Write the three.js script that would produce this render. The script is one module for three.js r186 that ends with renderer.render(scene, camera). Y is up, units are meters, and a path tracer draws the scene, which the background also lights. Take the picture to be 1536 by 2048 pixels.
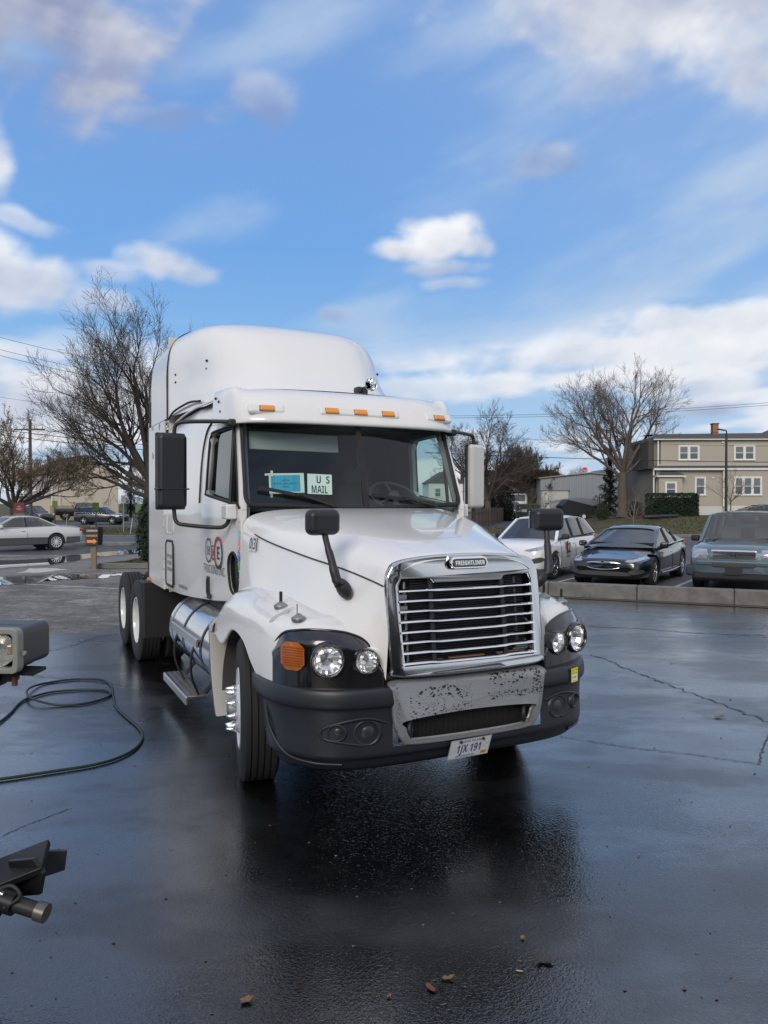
import * as THREE from 'three';
import { RoundedBoxGeometry } from 'three/addons/geometries/RoundedBoxGeometry.js';
import { mergeGeometries, mergeVertices, toCreasedNormals } from 'three/addons/utils/BufferGeometryUtils.js';
import { FontLoader } from 'three/addons/loaders/FontLoader.js';
import { TextGeometry } from 'three/addons/geometries/TextGeometry.js';
import { Brush, Evaluator, SUBTRACTION, INTERSECTION } from 'three-bvh-csg';

// ------------------------------------------------------------------ camera, sky, sun, exposure
const scene = new THREE.Scene();
const camera = new THREE.PerspectiveCamera(67.23, 768 / 1024, 0.05, 3000);
camera.position.set(0, 2, 0);
camera.rotation.x = -0.01169;
scene.add(camera);
const renderer = new THREE.WebGLRenderer();
renderer.toneMapping = THREE.LinearToneMapping;
renderer.toneMappingExposure = 1.0;
renderer.shadowMap.enabled = true;

const sun = new THREE.DirectionalLight(new THREE.Color(1.0, 0.90, 0.76), 2.0);
sun.position.set(-34, 62, 90);             // low winter sun behind the photographer, veiled by thin cloud
sun.target.position.set(0, 0, -20);
sun.castShadow = true;
sun.shadow.radius = 50;
Object.assign(sun.shadow.camera, { left: -70, right: 70, top: 60, bottom: -40, near: 1, far: 320 });
sun.shadow.mapSize.set(2048, 2048);
scene.add(sun, sun.target);

function hash2(x, y, s = 0) { let n = Math.imul(x | 0, 374761393) + Math.imul(y | 0, 668265263) + Math.imul(s | 0, 974634777); n = Math.imul(n ^ (n >>> 13), 1274126177); return ((n ^ (n >>> 16)) >>> 0) / 4294967296; }
const NT = new Float32Array(65536); for (let i = 0; i < 65536; i++) NT[i] = hash2(i & 255, i >> 8, 77);
function vnoise(x, y, s = 0, per = 256) {
  const xi = Math.floor(x), yi = Math.floor(y), fx = x - xi, fy = y - yi, m = (per || 256) - 1;
  const u = fx * fx * (3 - 2 * fx), v = fy * fy * (3 - 2 * fy), ox = s * 37, oy = s * 101;
  const x0 = ((xi & m) + ox) & 255, x1 = (((xi + 1) & m) + ox) & 255, y0 = ((((yi & m) + oy) & 255) << 8), y1 = (((((yi + 1) & m) + oy) & 255) << 8);
  const a = NT[y0 | x0], b = NT[y0 | x1], c = NT[y1 | x0], d = NT[y1 | x1];
  return a + (b - a) * u + (c - a) * v + (a - b - c + d) * u * v;
}
function fbm(x, y, oct = 5, s = 0, per = 0) { let f = 0, a = 0.5, t = 0; for (let i = 0; i < oct; i++) { f += a * vnoise(x, y, s + i * 17, per); t += a; a *= 0.5; x *= 2; y *= 2; if (per && per < 256) per *= 2; } return f / t; }
function n3(x, y, z, s) { return (vnoise(x + 31.4 * s, y + z * 0.73, s) + vnoise(y - 11.2 * s, z + x * 0.61, s + 5) + vnoise(z + 7.7 * s, x - y * 0.57, s + 9)) / 3; }
function fbm3(x, y, z, oct, s) { let f = 0, a = 0.5, t = 0; for (let i = 0; i < oct; i++) { f += a * n3(x, y, z, s + i); t += a; a *= 0.52; x *= 2.03; y *= 2.03; z *= 2.03; } return f / t; }
const sstep = (a, b, x) => { const t = Math.min(1, Math.max(0, (x - a) / (b - a))); return t * t * (3 - 2 * t); };
const lerp = (a, b, t) => a + (b - a) * t;
const s2l = c => { c /= 255; return c <= 0.04045 ? c / 12.92 : Math.pow((c + 0.055) / 1.055, 2.4); };

function makeSky() {
  const W = 2048, H = 2048, data = new Float32Array(W * H * 4), D = 180 / Math.PI;
  // air: elevation in degrees -> sRGB
  const grad = [[-90, 150, 160, 172], [-2, 178, 196, 214], [0, 190, 208, 226], [6, 168, 202, 234], [12, 126, 180, 234], [18, 104, 163, 229], [26, 104, 156, 222], [36, 112, 154, 214], [55, 78, 120, 196], [90, 58, 98, 178]]
    .map(g => [g[0], s2l(g[1]), s2l(g[2]), s2l(g[3])]);
  const air = e => { let i = 0; while (i < grad.length - 2 && e > grad[i + 1][0]) i++; const a = grad[i], b = grad[i + 1], t = Math.min(1, Math.max(0, (e - a[0]) / (b[0] - a[0]))); return [lerp(a[1], b[1], t), lerp(a[2], b[2], t), lerp(a[3], b[3], t)]; };
  // single clouds: azimuth, elevation, half sizes (degrees), density, whiteness, raggedness
  const cl = [
    [-25, 31, 9.5, 8, 1.0, 0.22, 1], [-29, 27.5, 6, 4, 0.85, 0.26, 1], [-30, 36, 11, 4, 0.9, 0.30, 1], [-15, 35.4, 8, 2.6, 0.75, 0.42, 1], [-19.5, 28.4, 3, 2, 0.7, 0.34, 1],
    [20, 32.5, 13, 5.0, 0.95, 0.66, 1], [25.5, 27.2, 5.6, 3.0, 0.8, 0.74, 1], [9, 35, 7, 2.4, 0.6, 0.55, 1], [16, 27.5, 5, 1.6, 0.4, 0.5, 1.2],
    [-8, 26.4, 3.6, 2.2, 0.5, 0.12, 1.2], [-15, 25.5, 3.4, 1.0, 0.42, 0.14, 1.2], [11.6, 23.6, 4.2, 1.2, 0.48, 0.16, 1.2],
    [4.4, 19.3, 2.8, 1.9, 1.2, 0.92, 1], [1.6, 18.2, 2.4, 0.9, 0.95, 0.80, 1], [6.6, 18.4, 1.9, 1.0, 0.8, 0.8, 1], [4.2, 17.0, 3.0, 0.7, 0.7, 0.62, 1.1], [4.8, 15.9, 2.2, 0.6, 0.5, 0.75, 1.2],
    [-27, 20.6, 2.0, 2.0, 0.95, 0.86, 1.6], [-25, 18.2, 2.6, 0.7, 0.55, 0.8, 2], [-17.0, 16.8, 3.2, 1.5, 0.85, 0.84, 1.9], [-14.6, 16.0, 2.2, 1.0, 0.6, 0.7, 2],
    [-26.4, 14.2, 3.8, 2.3, 0.85, 0.74, 1.7], [-22.4, 13.4, 3.2, 1.2, 0.55, 0.66, 2], [-21, 15.8, 2.4, 0.9, 0.5, 0.75, 2], [-2.6, 13.6, 1.6, 0.7, 0.4, 0.25, 1.6],
    [-23, 7.3, 10, 2.9, 1.0, 0.66, 1], [-28, 9.8, 3, 1.2, 0.9, 0.85, 1], [22.5, 6.9, 2.6, 0.9, 0.8, 0.40, 1],
    [16, 10.4, 11, 1.5, 0.85, 0.9, 1.1], [24, 12.2, 7, 1.3, 0.85, 0.92, 1.1], [6, 8.6, 7, 1.2, 0.7, 0.88, 1.1], [20, 8.4, 9, 1.1, 0.75, 0.86, 1.1], [2, 10.2, 5, 0.5, 0.4, 0.85, 1.2]];
  for (let j = 0; j < H; j++) {
    const el = ((j + 0.5) / H - 0.5) * Math.PI, y = Math.sin(el), ce = Math.cos(el), eD = el * D;
    for (let i = 0; i < W; i++) {
      const th = ((i + 0.5) / W - 0.5) * 2 * Math.PI, x = ce * Math.cos(th), z = ce * Math.sin(th);
      const az = Math.atan2(x, -z) * D;
      let c = air(eD);
      if (eD < -1) { const o = (j * W + i) * 4; data[o] = c[0]; data[o + 1] = c[1]; data[o + 2] = c[2]; data[o + 3] = 1; continue; }
      // slight whitening towards the right-hand, hazier half of the sky
      const sa = az * 0.045 + eD * 0.075, sb = eD * 0.16 - az * 0.06, veil = 0.62 * sstep(0.44, 0.74, fbm(sa * 1.1 + 50, sb * 1.3 + 60, 6, 3) * 0.6 + 0.4 * fbm3(x * 2.2 + 3, y * 3.5, z * 2.2, 4, 3)) + 0.10 + 0.16 * sstep(-6, 24, az);
      const warpX = (fbm3(x * 9, y * 9, z * 9, 4, 21) - 0.5), warpY = (fbm3(x * 9 + 5, y * 9, z * 9 - 4, 4, 31) - 0.5);
      const det = fbm3(x * 20, y * 26, z * 20, 6, 41), fine = fbm3(x * 62, y * 74, z * 62, 3, 47) - 0.5;
      let a = 0, w = 0, wt = 1e-5;
      for (const [ca, ceD, ra, re, den, wh, rg] of cl) {
        const da = az - ca; if (Math.abs(da) > ra * 2.6 || Math.abs(eD - ceD) > re * 2.8) continue;
        const u = da / ra + warpX * 2.6 * rg, v = (eD - ceD) / re + warpY * 2.4 * rg;
        const r = Math.sqrt(u * u + v * v), k = den * sstep(1.12, 0.28, r + (det - 0.5) * 1.9 + fine * 0.35);
        if (k > 0) { const kk = k; a = 1 - (1 - a) * (1 - Math.min(0.97, kk)); w += kk * (wh + 0.22 * v - (det - 0.5) * 1.0 - fine * 0.25 - 0.18 * sstep(0.9, 0.2, r)); wt += kk; }
      }
      // streaky bank low over the roofs, broken and tilted
      if (eD > -1 && eD < 18) {
        const p = az * 0.055 + eD * 0.02, q = eD * 0.34 - az * 0.035;
        const st = fbm(p * 2.2 + 40, q * 1.6 + 9, 6, 77), reach = sstep(13.5, 8, eD - 2.2 * sstep(0, 25, az)) * sstep(-0.5, 2, eD);
        const k = reach * sstep(0.40, 0.62, st + 0.06 * sstep(-5, 20, az)) * 0.92;
        a = 1 - (1 - a) * (1 - k); w += k * 0.86; wt += k;
      }
      // open field of broken cloud over the rest of the sky
      {
        const out = Math.max(sstep(30, 44, Math.abs(az)), sstep(36, 46, eD));
        if (out > 0 && y > 0.02) {
          const f = fbm3(x / (y + 0.25) * 0.9, 1.7, z / (y + 0.25) * 0.9, 5, 55);
          const k = out * sstep(0.42, 0.60, f) * 0.92; a = 1 - (1 - a) * (1 - k); w += k * 0.75; wt += k;
        }
      }
      c = c.map((v, k) => lerp(v, [0.52, 0.64, 0.80][k], veil * sstep(2, 12, eD)));
      const wh = Math.min(1, Math.max(0, w / wt));
      const cc = [lerp(0.30, 0.93, wh), lerp(0.345, 0.945, wh), lerp(0.52, 0.97, wh)];
      const o = (j * W + i) * 4;
      for (let k = 0; k < 3; k++) data[o + k] = lerp(c[k], cc[k], a);
      data[o + 3] = 1;
    }
  }
  const t = new THREE.DataTexture(data, W, H, THREE.RGBAFormat, THREE.FloatType);
  t.mapping = THREE.EquirectangularReflectionMapping; t.magFilter = THREE.LinearFilter; t.minFilter = THREE.LinearFilter; t.wrapS = THREE.RepeatWrapping; t.needsUpdate = true;
  return t;
}
const skyTexture = makeSky();
scene.background = skyTexture;
scene.environment = skyTexture;
// ------------------------------------------------------------------ helpers
function rng(seed) { let a = seed >>> 0; return () => { a = (a + 0x6D2B79F5) >>> 0; let t = Math.imul(a ^ (a >>> 15), 1 | a); t = (t + Math.imul(t ^ (t >>> 7), 61 | t)) ^ t; return ((t ^ (t >>> 14)) >>> 0) / 4294967296; }; }
const V = (x, y, z) => new THREE.Vector3(x, y, z);
const taken = {};
function numbered(n) { const k = taken[n] = (taken[n] ?? -1) + 1; return k ? `${n}_${String(k).padStart(3, '0')}` : n; }
function mesh(name, geo, mat, parent) { const m = new THREE.Mesh(Array.isArray(geo) ? merge(geo) : geo, mat); m.name = name; m.castShadow = m.receiveShadow = true; if (parent) parent.add(m); return m; }
function tag(o, label, category, group) { o.name = numbered(o.name); o.userData.label = label; o.userData.category = category; if (group) o.userData.group = group; if (!o.parent) scene.add(o); return o; }
function thing(name, label, category, [x, y, z] = [0, 0, 0], turn = 0, group) { const o = new THREE.Group(); o.name = name; o.position.set(x, y, z); o.rotation.y = turn; return tag(o, label, category, group); }
function single(name, geo, mat, label, category, group) { return tag(mesh(name, geo, mat), label, category, group); }
function structure(name, geo, mat) { const m = mesh(numbered(name), geo, mat, scene); m.userData.kind = 'structure'; return m; }
function merge(list) {
  const g = list.map(a => { const b = a.index ? a.toNonIndexed() : a.clone(); for (const k of Object.keys(b.attributes)) if (!['position', 'normal', 'uv'].includes(k)) b.deleteAttribute(k); if (!b.attributes.normal) b.computeVertexNormals(); if (!b.attributes.uv) b.setAttribute('uv', new THREE.BufferAttribute(new Float32Array(b.attributes.position.count * 2), 2)); return b; });
  return g.length > 1 ? mergeGeometries(g) : g[0];
}
function box(w, h, d, x = 0, y = 0, z = 0, rx = 0, ry = 0, rz = 0, r = 0, seg = 2) {
  const g = r ? new RoundedBoxGeometry(w, h, d, seg, Math.min(r, w / 2.01, h / 2.01, d / 2.01)) : new THREE.BoxGeometry(w, h, d);
  if (rx) g.rotateX(rx); if (rz) g.rotateZ(rz); if (ry) g.rotateY(ry);
  return g.translate(x, y, z);
}
function cyl(r0, r1, h, seg, x = 0, y = 0, z = 0, axis = 'y') { const g = new THREE.CylinderGeometry(r1, r0, h, seg); if (axis === 'x') g.rotateZ(-Math.PI / 2); if (axis === 'z') g.rotateX(Math.PI / 2); return g.translate(x, y, z); }
function tube(pts, r, n = 24, rad = 8, closed = false, ten = 0.5) { const c = new THREE.CatmullRomCurve3(pts.map(p => V(...p)), closed, 'catmullrom', ten); return new THREE.TubeGeometry(c, n, r, rad, closed); }
function bar(a, b, r, rad = 6, r2 = r) { const A = V(...a), B = V(...b), d = B.clone().sub(A), g = new THREE.CylinderGeometry(r2, r, d.length(), rad); g.applyQuaternion(new THREE.Quaternion().setFromUnitVectors(V(0, 1, 0), d.normalize())); const c = A.add(B).multiplyScalar(0.5); return g.translate(c.x, c.y, c.z); }
function beam(a, b, w, h) { const A = V(...a), B = V(...b), L = A.distanceTo(B), g = new THREE.BoxGeometry(w, h, L); const m = new THREE.Matrix4().lookAt(B, A, V(0, 1, 0)); g.applyMatrix4(m); const c = A.add(B).multiplyScalar(0.5); return g.translate(c.x, c.y, c.z); }
function lathe(pts, seg, axis = 'y') { const g = new THREE.LatheGeometry(pts.map(p => new THREE.Vector2(p[0], p[1])), seg); if (axis === 'x') g.rotateZ(-Math.PI / 2); if (axis === 'z') g.rotateX(Math.PI / 2); return g; }
const cr1 = (a, b, c, d, t) => 0.5 * (2 * b + (c - a) * t + (2 * a - 5 * b + 4 * c - d) * t * t + (3 * b - a - 3 * c + d) * t * t * t);
function spline(pts, n, closed = false) {
  const m = pts.length, out = [], segs = closed ? m : m - 1, at = i => closed ? pts[(i + m) % m] : pts[Math.min(m - 1, Math.max(0, i))];
  const cnt = closed ? n : n + 1;
  for (let i = 0; i < cnt; i++) { const u = i / n * segs, k = Math.min(segs - 1, Math.floor(u)), t = u - k; const a = at(k - 1), b = at(k), c = at(k + 1), d = at(k + 2); out.push([0, 1, 2].map(q => cr1(a[q], b[q], c[q], d[q], t))); }
  return out;
}
// smooth skin through rows of points; nu samples along a row, nv across rows; closed rows make tubes, cap closes their ends
function skin(rows, nu, nv, { closed = false, cap = false, linear = false } = {}) {
  let R = linear ? rows : rows.map(r => spline(r, nu, closed));
  const cols = R[0].length; let grid = [];
  if (linear) grid = R; else { const colS = []; for (let i = 0; i < cols; i++) colS.push(spline(R.map(r => r[i]), nv)); for (let j = 0; j <= nv; j++) grid.push(colS.map(c => c[j])); }
  const pos = [], uv = [], idx = [], rowsN = grid.length;
  grid.forEach((r, j) => r.forEach((p, i) => { pos.push(...p); uv.push(i / (closed ? cols : cols - 1), j / (rowsN - 1)); }));
  const C = closed ? cols : cols - 1;
  for (let j = 0; j < rowsN - 1; j++) for (let i = 0; i < C; i++) { const i2 = (i + 1) % cols, a = j * cols + i, b = j * cols + i2, c = (j + 1) * cols + i, d = (j + 1) * cols + i2; idx.push(a, b, d, a, d, c); }
  if (cap) for (const [j, f] of [[0, 1], [rowsN - 1, 0]]) { const ce = [0, 0, 0]; grid[j].forEach(p => p.forEach((v, k) => ce[k] += v / cols)); const ci = pos.length / 3, base = ci + 1; pos.push(...ce); uv.push(0.5, 0.5); grid[j].forEach(p => { pos.push(...p); uv.push(0, 0); }); for (let i = 0; i < cols; i++) { const i2 = (i + 1) % cols; f ? idx.push(ci, base + i2, base + i) : idx.push(ci, base + i, base + i2); } }
  const g = new THREE.BufferGeometry(); g.setAttribute('position', new THREE.Float32BufferAttribute(pos, 3)); g.setAttribute('uv', new THREE.Float32BufferAttribute(uv, 2)); g.setIndex(idx); g.computeVertexNormals(); return g;
}
function flip(g) { g = g.clone(); if (g.index) { const a = g.index.array; for (let i = 0; i < a.length; i += 3) { const t = a[i]; a[i] = a[i + 1]; a[i + 1] = t; } } else { for (const k in g.attributes) { const at = g.attributes[k], s = at.itemSize; for (let i = 0; i < at.count; i += 3) for (let q = 0; q < s; q++) { const t = at.array[i * s + q]; at.array[i * s + q] = at.array[(i + 1) * s + q]; at.array[(i + 1) * s + q] = t; } } } return g; }
function mirrorX(g) { const m = g.clone(); m.scale(-1, 1, 1); const f = flip(m); f.computeVertexNormals(); return f; }
function both(g) { return [g, mirrorX(g)]; }
// a sheet given thickness: offset copy plus rim (row grid in, solid out)
function shellPatch(grid, off) {   // grid[j][i] = [x,y,z]; off = function(p) -> inner point
  const nj = grid.length, ni = grid[0].length, outer = grid, inner = grid.map(r => r.map(p => off(p)));
  const a = skin(outer, 0, 0, { linear: true }), b = flip(skin(inner, 0, 0, { linear: true }));
  const rim = []; for (let i = 0; i < ni; i++) rim.push([outer[0][i], inner[0][i]]); for (let j = 1; j < nj; j++) rim.push([outer[j][ni - 1], inner[j][ni - 1]]); for (let i = ni - 2; i >= 0; i--) rim.push([outer[nj - 1][i], inner[nj - 1][i]]); for (let j = nj - 2; j >= 0; j--) rim.push([outer[j][0], inner[j][0]]);
  return [a, b, skin(rim, 0, 0, { linear: true })];
}
function roundRect(x0, y0, x1, y1, r) { const s = new THREE.Shape(); s.moveTo(x0 + r, y0); s.lineTo(x1 - r, y0); s.quadraticCurveTo(x1, y0, x1, y0 + r); s.lineTo(x1, y1 - r); s.quadraticCurveTo(x1, y1, x1 - r, y1); s.lineTo(x0 + r, y1); s.quadraticCurveTo(x0, y1, x0, y1 - r); s.lineTo(x0, y0 + r); s.quadraticCurveTo(x0, y0, x0 + r, y0); return s; }
function extrude(shape, depth, bevel = 0, seg = 2, curve = 8) { return new THREE.ExtrudeGeometry(shape, { depth, bevelEnabled: bevel > 0, bevelSize: bevel, bevelThickness: bevel, bevelSegments: seg, curveSegments: curve }); }
function poly(pts) { const s = new THREE.Shape(); pts.forEach((p, i) => i ? s.lineTo(p[0], p[1]) : s.moveTo(p[0], p[1])); s.closePath(); return s; }
function smoothPoly(pts, n) { return poly(spline(pts.map(p => [p[0], p[1], 0]), n, true)); }
const evalr = new Evaluator(); evalr.useGroups = false; evalr.attributes = ['position', 'normal', 'uv'];
function prep(g) { g = g.index ? g : mergeVertices(g, 1e-5); if (!g.attributes.uv) g.setAttribute('uv', new THREE.BufferAttribute(new Float32Array(g.attributes.position.count * 2), 2)); return g; }
function cut(g, ...tools) { let b = new Brush(prep(g)); b.updateMatrixWorld(); for (const t of tools) { const q = new Brush(prep(t)); q.updateMatrixWorld(); b = evalr.evaluate(b, q, SUBTRACTION); } return b.geometry; }
function canvasTex(w, h, draw) { const c = document.createElement('canvas'); c.width = w; c.height = h; draw(c.getContext('2d'), w, h); const t = new THREE.CanvasTexture(c); t.colorSpace = THREE.SRGBColorSpace; t.anisotropy = 8; return t; }
function dataTex(w, h, f, srgb = false, rep = null) { const d = new Uint8Array(w * h * 4); for (let j = 0; j < h; j++) for (let i = 0; i < w; i++) { const v = f(i, j), o = (j * w + i) * 4; if (typeof v === 'number') { d[o] = d[o + 1] = d[o + 2] = v; } else { d[o] = v[0]; d[o + 1] = v[1]; d[o + 2] = v[2]; } d[o + 3] = 255; } const t = new THREE.DataTexture(d, w, h); t.magFilter = THREE.LinearFilter; t.minFilter = THREE.LinearMipmapLinearFilter; t.generateMipmaps = true; t.wrapS = t.wrapT = THREE.RepeatWrapping; if (srgb) t.colorSpace = THREE.SRGBColorSpace; if (rep) t.repeat.set(rep[0], rep[1]); t.needsUpdate = true; return t; }
const RGB = (r, g, b) => new THREE.Color().setRGB(r, g, b);
function std(c, roughness = 0.6, metalness = 0, o = {}) { return new THREE.MeshStandardMaterial({ color: Array.isArray(c) ? RGB(...c) : c, roughness, metalness, ...o }); }
function phys(c, o = {}) { return new THREE.MeshPhysicalMaterial({ color: Array.isArray(c) ? RGB(...c) : c, ...o }); }
function paint(c, rough = 0.35, o = {}) { return phys(c, { roughness: rough, clearcoat: 1, clearcoatRoughness: 0.05, ...o }); }
function decal(name, w, h, tex, parent, pos, rot, mat = {}) { const m = mesh(name, new THREE.PlaneGeometry(w, h), new THREE.MeshStandardMaterial({ map: tex, roughness: 0.45, ...mat }), parent); m.position.set(...pos); m.rotation.set(...rot, 'YXZ'); return m; }

const M = {
  white: paint([0.74, 0.732, 0.71], 0.3), whiteOld: paint([0.61, 0.595, 0.56], 0.42, { clearcoat: 0.6, clearcoatRoughness: 0.12 }),
  chrome: std([0.86, 0.87, 0.88], 0.09, 1), steel: std([0.55, 0.55, 0.54], 0.32, 1), dullSteel: std([0.36, 0.36, 0.35], 0.5, 1),
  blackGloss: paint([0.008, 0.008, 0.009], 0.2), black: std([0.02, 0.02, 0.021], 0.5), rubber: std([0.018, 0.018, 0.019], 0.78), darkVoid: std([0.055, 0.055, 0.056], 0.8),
  plastic: std([0.017, 0.020, 0.025], 0.42), mirrorShell: std([0.014, 0.016, 0.019], 0.42),
  glass: phys([0.82, 0.9, 0.87], { transmission: 1, thickness: 0, roughness: 0.0, ior: 1.5 }), tint: phys([0.30, 0.35, 0.33], { transmission: 1, thickness: 0, roughness: 0.0, ior: 1.5 }),
  lens: phys([0.96, 0.97, 0.97], { transmission: 1, thickness: 0, roughness: 0.02, ior: 1.5 }),
  amber: phys([0.42, 0.11, 0.008], { roughness: 0.14, clearcoat: 1 }), red: phys([0.45, 0.012, 0.012], { roughness: 0.12, clearcoat: 1 }),
  seat: std([0.10, 0.105, 0.11], 0.85), dash: std([0.05, 0.055, 0.06], 0.7), liner: std([0.20, 0.21, 0.21], 0.9),
  rimWhite: paint([0.62, 0.63, 0.64], 0.4), alloy: std([0.55, 0.56, 0.57], 0.25, 1),
};
function meet(g, t) { const a = new Brush(prep(g)), b = new Brush(prep(t)); a.updateMatrixWorld(); b.updateMatrixWorld(); return evalr.evaluate(a, b, INTERSECTION).geometry; }
function prismX(pts, x0, x1) { return new THREE.ExtrudeGeometry(poly(pts.map(([z, y]) => [-z, y])), { depth: x1 - x0, bevelEnabled: false }).rotateY(Math.PI / 2).translate(x0, 0, 0); }   // pts in (z, y)
function ring(pts, r, n = 60, rad = 6) { return tube(pts, r, n, rad, true, 0.5); }
function roundLoop(z0, y0, z1, y1, r, x, k = 4) { const o = []; for (const [cz, cy, a0] of [[z1 - r, y1 - r, 0], [z0 + r, y1 - r, 1], [z0 + r, y0 + r, 2], [z1 - r, y0 + r, 3]]) for (let i = 0; i <= k; i++) { const a = (a0 + i / k) * Math.PI / 2; o.push([x, cy + r * Math.sin(a), cz + r * Math.cos(a)]); } return o; }
// ------------------------------------------------------------------ ground
const mound = (x, d) => 0.95 * sstep(48, 66, d) * sstep(17, 25, x) + 0.35 * sstep(60, 100, d) * (1 - sstep(17, 25, x)) * sstep(-5, 5, x);
function sheet(x0, x1, d0, d1, y, nx = 1, nd = 1, follow = false) {
  const g = new THREE.PlaneGeometry(x1 - x0, d1 - d0, nx, nd).rotateX(-Math.PI / 2).translate((x0 + x1) / 2, y, -(d0 + d1) / 2), p = g.attributes.position, u = g.attributes.uv;
  for (let i = 0; i < p.count; i++) { if (follow) p.setY(i, y + mound(p.getX(i), -p.getZ(i))); u.setXY(i, p.getX(i), -p.getZ(i)); }
  g.computeVertexNormals(); return g;
}
function polySheet(pts, y, n = 0) { const s = n ? smoothPoly(pts, n) : poly(pts), g = flip(new THREE.ShapeGeometry(s, 12).rotateX(Math.PI / 2).translate(0, y, 0)); g.computeVertexNormals(); const p = g.attributes.position, u = g.attributes.uv; for (let i = 0; i < p.count; i++) u.setXY(i, p.getX(i), -p.getZ(i)); return g; }
const grainBump = dataTex(1024, 1024, (i, j) => 255 * Math.min(1, Math.max(0, 0.15 + 0.55 * fbm(i / 8, j / 8, 2, 5, 128) + 0.5 * Math.pow(vnoise(i / 4, j / 4, 9, 256), 2) - 0.25 + 0.25 * fbm(i / 64, j / 64, 3, 8, 16))));
const rep = (t, r) => { const c = t.clone(); c.repeat.set(r, r); c.needsUpdate = true; return c; };
// front lot: 48 m x 36 m, wet seal-coat with drier brown patches towards the street
const LW = 48, LD = 36, LX = -24, LD0 = -6;
const dryAt = (x, d) => {       // 0 wet .. 1 dry
  const n = fbm(x * 0.5, d * 0.9, 5, 3) - 0.5, far = sstep(11.6, 12.6, d + 0.16 * (x + 6) + n * 2.2) * sstep(-2.4, -4.0, x + n * 2);
  return far * sstep(0.28, 0.40, fbm(x * 0.35 + 9, d * 0.9, 4, 14) + 0.06);
};
const lotMap = dataTex(2048, 1536, (i, j) => {
  const x = LX + i / 2048 * LW, d = LD0 + j / 1536 * LD, dry = dryAt(x, d), n = fbm(x * 1.7, d * 1.7, 5, 23), m = fbm(x * 9, d * 9, 3, 24), sp = hash2(i, j, 4);
  let v = 0.62 + 0.5 * (n - 0.5) + 0.5 * (m - 0.5) + (sp > 0.992 ? 0.5 : 0) + (sp - 0.5) * 0.25;
  const st = sstep(0.60, 0.72, fbm(x * 0.8 + 30, d * 2.2, 5, 61)); v += st * 0.22;
  const r = lerp(28, 142, dry) * v, g = lerp(28, 136, dry) * v, b = lerp(29, 126, dry) * v; return [r, g, b];
}, true);
const lotRough = dataTex(2048, 1536, (i, j) => {
  const x = LX + i / 2048 * LW, d = LD0 + j / 1536 * LD, dry = dryAt(x, d), n = fbm(x * 0.55, d * 1.1, 5, 71), s = fbm(x * 3, d * 5, 4, 72);
  const wet = 0.10 + 0.30 * sstep(0.40, 0.66, n) + 0.22 * (s - 0.5); return 255 * lerp(wet, 0.85, dry);
});
lotMap.repeat.set(1 / LW, 1 / LD); lotMap.offset.set(-LX / LW, -LD0 / LD); lotRough.repeat.copy(lotMap.repeat); lotRough.offset.copy(lotMap.offset);
const lotCoat = dataTex(2048, 1536, (i, j) => { const x = LX + i / 2048 * LW, d = LD0 + j / 1536 * LD, n = fbm(x * 0.7 + 20, d * 1.6, 6, 91) + 0.35 * (fbm(x * 5, d * 9, 4, 93) - 0.5); return 255 * (0.55 + 0.45 * sstep(0.38, 0.56, n)) * (1 - 0.97 * dryAt(x, d)); }); lotCoat.repeat.copy(lotMap.repeat); lotCoat.offset.copy(lotMap.offset);
const lotMat = phys([1, 1, 1], { map: lotMap, roughnessMap: lotRough, roughness: 1, bumpMap: rep(grainBump, 1 / 1.6), bumpScale: 0.0022, ior: 1.85, clearcoat: 1, clearcoatMap: lotCoat, clearcoatRoughness: 0.22 });
const dryMap = dataTex(1024, 1024, (i, j) => { const n = fbm(i / 64, j / 64, 5, 31, 16), s = hash2(i, j, 8); const v = 74 + 44 * (n - 0.5) + (s - 0.5) * 22; return [v, v, v * 1.02]; }, true, [1 / 9, 1 / 9]);
const asphaltDry = std([1, 1, 1], 0.72, 0, { map: dryMap, bumpMap: rep(grainBump, 1 / 2.5), bumpScale: 0.003 });
const asphaltDamp = std([0.8, 0.82, 0.86], 0.42, 0, { map: dryMap, bumpMap: rep(grainBump, 1 / 2.5), bumpScale: 0.003 });
const grassMap = dataTex(1024, 1024, (i, j) => { const n = fbm(i / 32, j / 32, 5, 41, 32), s = hash2(i, j, 18), t = sstep(0.4, 0.65, fbm(i / 128, j / 128, 4, 43, 8)); const v = 0.7 + 0.5 * (n - 0.5) + 0.5 * (s - 0.5); return [lerp(82, 112, t) * v, lerp(92, 98, t) * v, lerp(48, 62, t) * v]; }, true, [1 / 5, 1 / 5]);
const grassMat = std([1, 1, 1], 0.95, 0, { map: grassMap, bumpMap: rep(grassMap, 1 / 1.5), bumpScale: 0.03 });
const concMap = dataTex(512, 512, (i, j) => { const n = fbm(i / 32, j / 32, 5, 51, 16), s = hash2(i, j, 28); const v = 128 + 50 * (n - 0.5) + (s - 0.5) * 20; return [v, v * 0.98, v * 0.94]; }, true, [1 / 2, 1 / 2]);
const concrete = std([0.82, 0.82, 0.82], 0.8, 0, { map: concMap });
const kerbMat = std([0.62, 0.62, 0.62], 0.62, 0, { map: concMap, bumpMap: rep(concMap, 1), bumpScale: 0.004 });

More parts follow.
